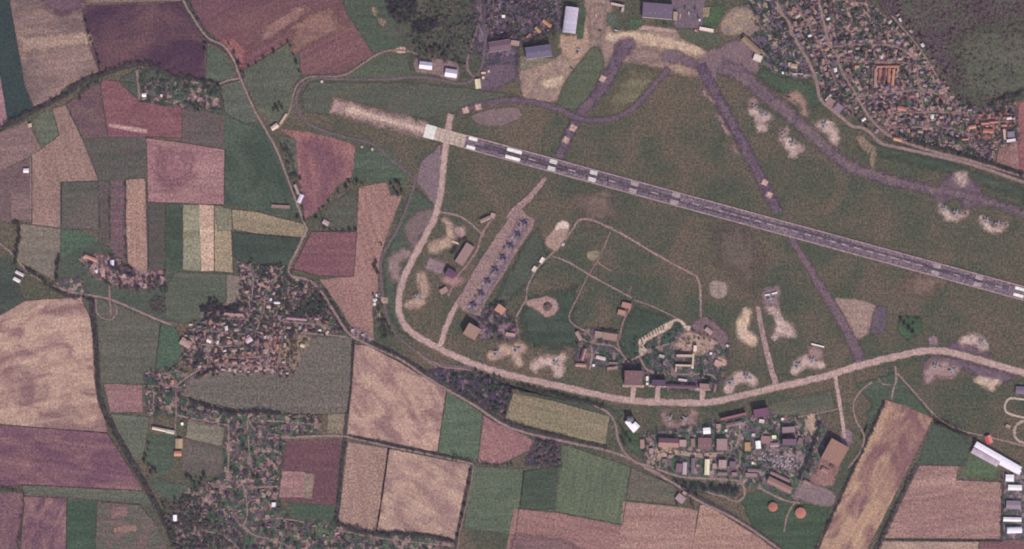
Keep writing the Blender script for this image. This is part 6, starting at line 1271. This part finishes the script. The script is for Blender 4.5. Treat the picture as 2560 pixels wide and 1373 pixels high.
belt('shrubs along the country road by green wedge', [(1130, 1136), (1150, 1144), (1190, 1152), (1240, 1164), (1280, 1160)], 5, 5, DK, rows=1)
belt('hedge beside the wine-red plough ditch', [(864, 1110), (856, 1170), (848, 1240), (840, 1300)], 5, 5, DK, rows=1)
belt('bushes under the main taxiway verge', [(1290, 960), (1340, 976), (1400, 990), (1460, 1004), (1510, 1018)], 9, 4, DK)
belt('double row of dark poplars west of the tan hall', [(2050, 1052), (2040, 1090), (2026, 1130), (2012, 1166), (1998, 1200)], 7, 2.8, VD, rows=2)
belt('dark strip of trees inside the tan hall lane', [(2034, 1146), (2028, 1160), (2020, 1180)], 4, 3, VD, rows=1)
belt('dark scrub along the south-east fields ditch', [(2290, 1166), (2264, 1224), (2232, 1290), (2196, 1376)], 8, 4.5, BR, rows=2)
belt('hedge west of the tilted tan field', [(2214, 1004), (2170, 1100), (2130, 1180), (2084, 1284), (2040, 1372)], 4, 4.5, DK, rows=1)
belt('dark hedge between town field and double road', [(2270, 352), (2340, 368), (2420, 392), (2500, 418), (2558, 440)], 6, 4, DK)
belt('dark hedge at the north-east fence by the red quarter', [(2470, 262), (2500, 248), (2530, 240), (2560, 228)], 9, 3, VD, rows=2)
belt('dark hedge along the great white hall', [(2340, 1042), (2384, 1068), (2420, 1092), (2440, 1098)], 5, 4, DK, rows=1)
belt('row of trees along the south-east row of white sheds', [(2504, 1188), (2505, 1250), (2504, 1340)], 4, 5, DK, rows=1)
belt('dark trees along the back of the slate hangar', [(1308, 116), (1330, 112), (1350, 104), (1372, 98)], 8, 3, VD, rows=2)  # very dark crowns packed along the north wall
belt('dark trees along the back of the purple-brown workshop', [(1218, 99), (1240, 95), (1262, 90), (1280, 88)], 6, 3, VD, rows=2)  # very dark crowns on the north side of the workshop
belt('tree screen behind the long tan hall', [(1128, 640), (1138, 622), (1150, 606), (1166, 596)], 7, 3.2, DK)
belt('dark trees beside the orange-tan storehouse', [(1222, 772), (1232, 764), (1242, 758), (1260, 758)], 8, 3, DK)
belt('trees at the rim of aircraft row foot', [(1204, 800), (1225, 812), (1240, 826)], 6, 4, DK, rows=1)
belt('trees along the bunkers north side', [(1500, 826), (1520, 828), (1546, 832)], 5, 3, DK, rows=2)
grove('dark oak wood at the north edge', [(950, -20), (1040, -20), (1042, 34), (1010, 58), (996, 62), (976, 36)], 210, VD + DK[:2], 'woodland', (2, 5.4), False)
grove('dark wood clump above the white halls', [(1030, 62), (1060, 52), (1092, 44), (1092, 62), (1066, 84), (1032, 88)], 80, VD, 'woodland', (2, 5.2), False)
grove('scattered scrub north of the white halls', [(1020, 60), (1060, 10), (1220, -10), (1190, 110), (1160, 180), (1140, 160), (1040, 145)], 330, DK + BR, 'scrub', (2, 4))
grove('rusty open scrub over the north-east corner', [(2190, -20), (2580, -20), (2580, 236), (2470, 264), (2400, 250), (2350, 160), (2280, 84)], 760, BR, 'scrub', (1.3, 4.6), True, 22)
grove('garden trees massed through the north-east town', TOWN, 560, DK + GR[:1], 'garden_trees')
grove('garden trees massed through the west village', WVIL, 480, DK, 'garden_trees')
grove('garden trees massed through the south village', SVIL, 640, DK + GR[:2], 'garden_trees')
grove('dark thicket west of the south village', [(400, 1250), (500, 1240), (510, 1300), (560, 1310), (590, 1376), (430, 1376)], 320, DK + BR, 'woodland')
grove('dark orchard wood at the west village pasture', [(500, 772), (530, 756), (566, 768), (600, 762), (590, 800), (500, 806)], 130, VD, 'woodland')
grove('grove on the north-east rim of the west village', [(740, 760), (800, 730), (820, 760), (790, 796), (744, 792)], 90, DK + GR, 'woodland')
grove('bushes round the farm hamlet', [(346, 180), (400, 180), (460, 200), (545, 215), (545, 275), (485, 278), (440, 262), (360, 255)], 130, DK + GR, 'scrub')
grove('bushes round the hamlet gardens', [(200, 640), (290, 640), (350, 690), (415, 690), (420, 730), (330, 730), (270, 715)], 110, DK, 'scrub')
grove('small square orchard by the village road', [(378, 740), (414, 742), (412, 790), (376, 780)], 60, BR, 'orchard', (2, 3))
grove('walnut clump by the roadside homes', [(1080, 928), (1240, 950), (1276, 985), (1260, 1042), (1180, 1006)], 140, DK + GR, 'scrub')
grove('thicket in the southern fields', [(1340, 1092), (1395, 1096), (1402, 1160), (1340, 1162)], 110, BR + DK, 'thicket')
grove('bushes scattered through the technical yards', [(1436, 840), (1560, 840), (1640, 850), (1700, 815), (1820, 850), (1815, 900), (1790, 985), (1660, 980), (1560, 935), (1440, 905)], 230, DK + GR, 'scrub', (1.6, 3.6))
grove('trees shading the ground between the barracks', [(1600, 1085), (1850, 1045), (2050, 1040), (2060, 1080), (2030, 1170), (1990, 1240), (1880, 1210), (1680, 1185), (1610, 1165)], 330, DK + GR, 'scrub', (1.6, 3.8))
grove('trees below the barrack road', [(1690, 1205), (1760, 1215), (1840, 1215), (1850, 1240), (1800, 1232), (1720, 1222)], 80, VD, 'thicket')
grove('bushes in the workshop scrubland', [(1190, -20), (1400, -20), (1392, 90), (1300, 110), (1220, 90)], 200, DK + BR, 'scrub')
grove('bushes in the north-east barrack quarter', [(1870, 0), (1940, 0), (1990, 80), (2035, 190), (1960, 200), (1890, 130)], 150, DK + GR, 'scrub')
grove('bushes in the dark grass by the aircraft row foot', [(1190, 800), (1250, 760), (1300, 800), (1290, 850), (1230, 850)], 60, DK, 'scrub')
grove('trees on the slope by the reddish farm field', [(700, 350), (738, 352), (736, 420), (752, 470), (738, 500), (722, 440)], 40, DK, 'scrub')
grove('reed bed trees at the inner perimeter tanks', [(936, 735), (950, 735), (958, 790), (985, 840), (950, 852), (938, 800)], 50, DK, 'scrub')

# ------------------------------------------------------------------ aircraft
def wing_prism(b, pts, z, t, mi=0):
    n = len(pts); lo = [(x, y, z - t / 2) for x, y in pts]; hi = [(x, y, z + t / 2) for x, y in pts]
    b.poly(hi, mi); b.poly(lo[::-1], mi)
    for i in range(n): j = (i + 1) % n; b.poly([lo[i], lo[j], hi[j], hi[i]], mi)
def jet_proto(paint, dark, trim):
    root = empty('jet_aircraft', (0, 0, BASE)); P = pm(paint, .5, .18, 0, .4, 'airframe_paint'); D = pm(dark, .5, .18, 0, .4, 'airframe_dark'); T = pm(trim, .4, .1, 0, .4, 'airframe_trim')
    def ring(x, w, h, z, k=10): return [(x, math.cos(2 * math.pi * i / k) * w, z + math.sin(2 * math.pi * i / k) * h) for i in range(k)]
    b = MB(); b.loft([ring(x, w, h, z) for x, w, h, z in ((8.2, .75, .75, 2.5), (6, 1.0, 1.05, 2.7), (3, 1.35, 1.2, 2.7), (0, 1.9, 1.05, 2.6), (-4, 2.0, 1.0, 2.6), (-8, 1.7, .9, 2.6), (-10, 1.3, .7, 2.6))]); b.build('fuselage', P, root)
    b = MB(); b.loft([ring(8.2, .75, .75, 2.5), ring(9.6, .5, .5, 2.45), ring(11.2, .06, .06, 2.4)]); b.build('nose_cone', D, root)
    b = MB(); b.loft([ring(6.6, .3, .25, 3.3, 8), ring(5.4, .62, .75, 3.4, 8), ring(3.8, .6, .7, 3.4, 8), ring(2.4, .3, .2, 3.3, 8)]); b.build('canopy', T, root)
    for s in (-1, 1):
        b = MB(); wing_prism(b, [(3.2, s * 1.6), (.8, s * 3.4), (-2.6, s * 9.0), (-4.4, s * 9.0), (-3.8, s * 1.8)], 2.9, .3); b.build('wing', P, root)
        b = MB(); wing_prism(b, [(-7.0, s * 1.5), (-9.6, s * 4.8), (-11.0, s * 4.8), (-10.6, s * 1.3)], 2.6, .22); b.build('tailplane', P, root)
        b = MB(); b.box(-1.5, 3.4, s * 1.3, s * 2.2, 1.7, 2.9, bottom=True); b.build('air_intake', D, root)
        b = MB(); b.tube((-9.8, s * .75, 2.6), (-11.4, s * .75, 2.6), .7, .52, 8); b.build('exhaust_nozzle', D, root)
        b = MB(); b.tube((-2.4, s * 1.7, 0), (-2.4, s * 1.7, 2.2), .13, .13, 5); b.tube((-2.4, s * 1.7 - .25, .45), (-2.4, s * 1.7 + .25, .45), .45, .45, 8); b.build('main_wheel_leg', D, root)
    b = MB()
    for z0, z1 in ((0, 1),): b.poly([(-5.2, .14, 3.4), (-9.4, .14, 3.2), (-11.4, .1, 7.2), (-9.6, .1, 7.2)]); b.poly([(-5.2, -.14, 3.4), (-9.6, -.1, 7.2), (-11.4, -.1, 7.2), (-9.4, -.14, 3.2)]); b.poly([(-9.6, .1, 7.2), (-11.4, .1, 7.2), (-11.4, -.1, 7.2), (-9.6, -.1, 7.2)]); b.poly([(-5.2, .14, 3.4), (-9.6, .1, 7.2), (-9.6, -.1, 7.2), (-5.2, -.14, 3.4)])
    b.build('tail_fin', P, root)
    b = MB(); b.tube((6.2, 0, 0), (6.2, 0, 2.0), .11, .11, 5); b.tube((6.2, -.25, .35), (6.2, .25, .35), .35, .35, 8); b.build('nose_wheel_leg', D, root)
    return root
light = jet_proto((142, 134, 138), (96, 90, 100), (62, 60, 70)); dark = jet_proto((68, 68, 92), (48, 48, 64), (38, 40, 52)); first = {'light': True, 'dark': True}
def jet(kind, px, py, deg, label, grp, k=1.25, zb=None):
    pr = light if kind == 'light' else dark
    o = pr if first[kind] else copy_tree(pr); first[kind] = False
    x, y = W((px, py)); o.location = (x, y, zb or 1.1); o.rotation_euler = (0, 0, -math.radians(deg)); o.scale = (k, k, k); tag(o, label, 'jet plane', grp)
# ------------------------------------------------------------------ trucks and cars
def truck_proto(cab, body):
    root = empty('truck', (0, 0, BASE)); Cb = pm(cab, .6, .2, 0, .5, 'cab_paint'); Bd = pm(body, .8, .2, 0, .5, 'canvas'); K = pm((48, 48, 52), .8, .1, 0, .5, 'rubber')
    b = MB(); b.box(2.4, 4.0, -1.2, 1.2, .9, 2.7, 0, True); b.box(4.0, 4.6, -1.1, 1.1, .9, 1.8, 0, True); b.build('cab', Cb, root)
    b = MB(); b.loft([[(x, y, z) for y, z in ((-1.25, 1.1), (-1.25, 2.9), (-.8, 3.4), (.8, 3.4), (1.25, 2.9), (1.25, 1.1))] for x in (-4.4, 2.2)]); b.build('cargo_cover', Bd, root)
    b = MB(); b.box(-4.4, 4.4, -.6, .6, .75, 1.05, 0, True); b.build('chassis', K, root)
    b = MB(); b.tube((0, -.16, 0), (0, .16, 0), .52, .52, 8); wm = b.mesh('wheel', K)
    for x in (3.3, -1.6, -3.1):
        for s in (-1, 1): link('wheel', wm, root, (x, s * 1.05, .52))
    return root
tr_a = truck_proto((74, 82, 78), (66, 72, 70)); tr_b = truck_proto((176, 164, 176), (190, 178, 188)); used = {0: False, 1: False}
def truck(k, px, py, deg, label, grp, s=1.5):
    pr = (tr_a, tr_b)[k]; o = copy_tree(pr) if used[k] else pr; used[k] = True
    x, y = W((px, py)); o.location = (x, y, 1.2); o.rotation_euler = (0, 0, -math.radians(deg)); o.scale = (s, s, s); tag(o, label, 'truck', grp)
SJ = 'jets on the dispersal stands'
for px, py, deg, lab in ((1910, 287, 22, 'pale grey jet at the east side of the sandy stand by cross taxiway'), (1887, 271, 62, 'pale grey jet at the north-west corner of the sandy cross taxiway stand'),
        (1984, 360, 18, 'pale grey jet in the middle of the bright sandy stand'), (1962, 337, 58, 'pale grey jet at the upper tip of the bright sandy stand'), (2062, 310, -70, 'pale jet on the hook-shaped stand near the town road'),
        (2364, 523, 18, 'western jet of the crescent stand under the purple tarmac'), (2393, 532, 24, 'eastern jet of the crescent stand under the purple tarmac'), (2469, 552, 20, 'western jet on the easternmost crescent stand'), (2497, 560, 16, 'eastern jet on the easternmost crescent stand'),
        (1997, 911, -56, 'western jet of the angular stand below the white blast wall'), (2035, 901, 26, 'eastern jet of the angular stand below the white blast wall'), (1830, 953, -58, 'western jet of the angular stand by the spur foot'), (1870, 943, 30, 'eastern jet of the angular stand by the spur foot'),
        (1676, 1047, 38, 'western jet on the U-shaped stand south of taxiway'), (1713, 1046, -34, 'eastern jet on the U-shaped stand south of taxiway'), (2344, 915, 16, 'western jet on the pinkish stand inside the taxiway bend'), (2381, 924, -18, 'eastern jet on the pinkish stand inside the taxiway bend'),
        (2456, 858, 40, 'lone jet on the curved stand north of the taxiway bend'), (1243, 880, -62, 'western jet of the twin-lobed stand south of aircraft row'), (1295, 873, -40, 'eastern jet of the twin-lobed stand south of aircraft row'), (1392, 910, 44, 'lone jet on the arched stand beside guard houses'), (1045, 743, 34, 'lone jet on the hooked stand of the west taxiway'), (1928, 746, -12, 'lone jet at the grey stand between the white blast walls')):
    jet('light', px, py, deg, lab, SJ)
for i, (px, py) in enumerate(((1308, 556), (1292, 584), (1274, 613), (1255, 642), (1236, 672), (1217, 701), (1200, 731), (1181, 761))):
    jet('dark', px, py, 211.6 + R.uniform(-11, 11), f'dark blue-grey jet, {ORD[i]} from the north in the apron row', 'dark jets in the apron row', 1.22, 1.6)
    truck(1 if i % 2 else 0, px - 10 + R.uniform(-4, 4), py + 8 + R.uniform(-3, 3), R.choice((-58, 32, 120)), f'service truck beside the {ORD[i]} dark jet from north in the row', 'service trucks in the apron row', 1.1)

for i, (px, py) in enumerate(((1604, 850), (1610, 845), (1618, 840), (1624, 837), (1632, 833), (1639, 829), (1645, 825), (1652, 822), (1658, 819))):
    truck(0, px, py, 72, f'dark green truck, {ORD[i]} from the west on the pale curved stand', 'trucks on the pale stand', 1.25)
for r in range(4):
    for c in range(8):
        u = (c + .5 + R.uniform(-.25, .25)) / 8; v = (r + .5 + R.uniform(-.25, .25)) / 4; px = 1900 + 84 * u + 8 * v; py = 1126 + 18 * u + v * 34; k = 1 if R.random() < .75 else 0
        truck(k, px, py, R.choice((24, 26, 114, 116)) + R.uniform(-4, 4), f'{("dark", "pale grey")[k]} truck, {ORD[c]} from the west in the {ORD[r]} row of vehicle park', 'trucks in the vehicle park', 1.0)
def car_proto(col):
    root = empty('parked_car', (0, 0, BASE)); P = pm(col, .35, .08, 0, .5, 'car_paint'); G = pm((50, 56, 66), .15, .05, 0, .5, 'glass'); K = pm((48, 48, 52), .8, .1, 0, .5, 'rubber')
    b = MB(); b.loft([[(x, y, z) for y, z in ((-.85, .35), (-.9, .8), (-.8, h), (.8, h), (.9, .8), (.85, .35))] for x, h in ((-2.1, .85), (-1.8, .95), (1.1, .98), (2.1, .75))]); b.build('body', P, root)
    b = MB(); b.loft([[(x, -w, z), (x, -w * .85, z + .01), (x, w * .85, z + .01), (x, w, z)] for x, w, z in ((-1.7, .75, .95), (-1.2, .65, 1.42), (.3, .65, 1.42), (1.0, .75, .98))]); b.build('windscreen', G, root)
    b = MB(); b.box(-1.15, .25, -.6, .6, 1.38, 1.46); b.build('roof', P, root)
    b = MB(); b.tube((0, -.1, 0), (0, .1, 0), .32, .32, 8); wm = b.mesh('wheel', K)
    for x in (-1.3, 1.3):
        for s in (-1, 1): link('wheel', wm, root, (x, s * .8, .32))
    return root
cp = [car_proto((206, 200, 206)), car_proto((90, 84, 104)), car_proto((150, 80, 80))]; cu = [False] * 3
CARN = ['pale', 'dark', 'red']
for i in range(15):
    k = R.choices((0, 1, 2), (3, 3, 1))[0]; o = copy_tree(cp[k]) if cu[k] else cp[k]; cu[k] = True
    x, y = W((1633 + R.uniform(-3, 6), 1096 + i * 4.4)); o.location = (x, y, 1.2); o.rotation_euler = (0, 0, R.choice((0, .1, 3.1))); o.scale = (1.3,) * 3
    tag(o, f'{CARN[k]} car, {ORD[i]} from the north in the line east of the gate lane', 'car', 'cars beside the gate lane')
for k in range(3):
    if not cu[k]:
        for ch in list(cp[k].children): bpy.data.objects.remove(ch)
        bpy.data.objects.remove(cp[k])

for i, (px, py, a) in enumerate(((1446, 124, 20), (1444, 130, 110), (1430, 172, 40), (1490, 40, 80), (1500, 78, 10), (1712, 20, 85), (1722, 34, 80), (1738, 22, 95), (1745, 44, 84), (1700, 40, 90), (1664, 62, 0), (1662, 60, 86), (1540, 76, 15), (1880, 22, 30))):
    truck(1 if i % 3 == 0 else 0, px, py, a, ('truck north in the pair by the west hangar forecourt', 'truck south in the pair by the west hangar forecourt', 'pale truck alone on the west hangar apron', 'truck in the lane between hangars at the north edge', 'truck on the dusty forecourt below the small lawns', 'truck highest in the purple storage yard', 'second truck in the purple storage yard', 'truck beside the lane of the purple storage yard', 'lowest truck in the purple storage yard', 'truck next to the tan annex at the big roof', 'truck parked flat below the biggest roof', 'truck parked upright below the biggest roof', 'truck in front of the green square lawn', 'truck in the dusty north-east yard')[i], 'trucks around the north hangars', 1.3)
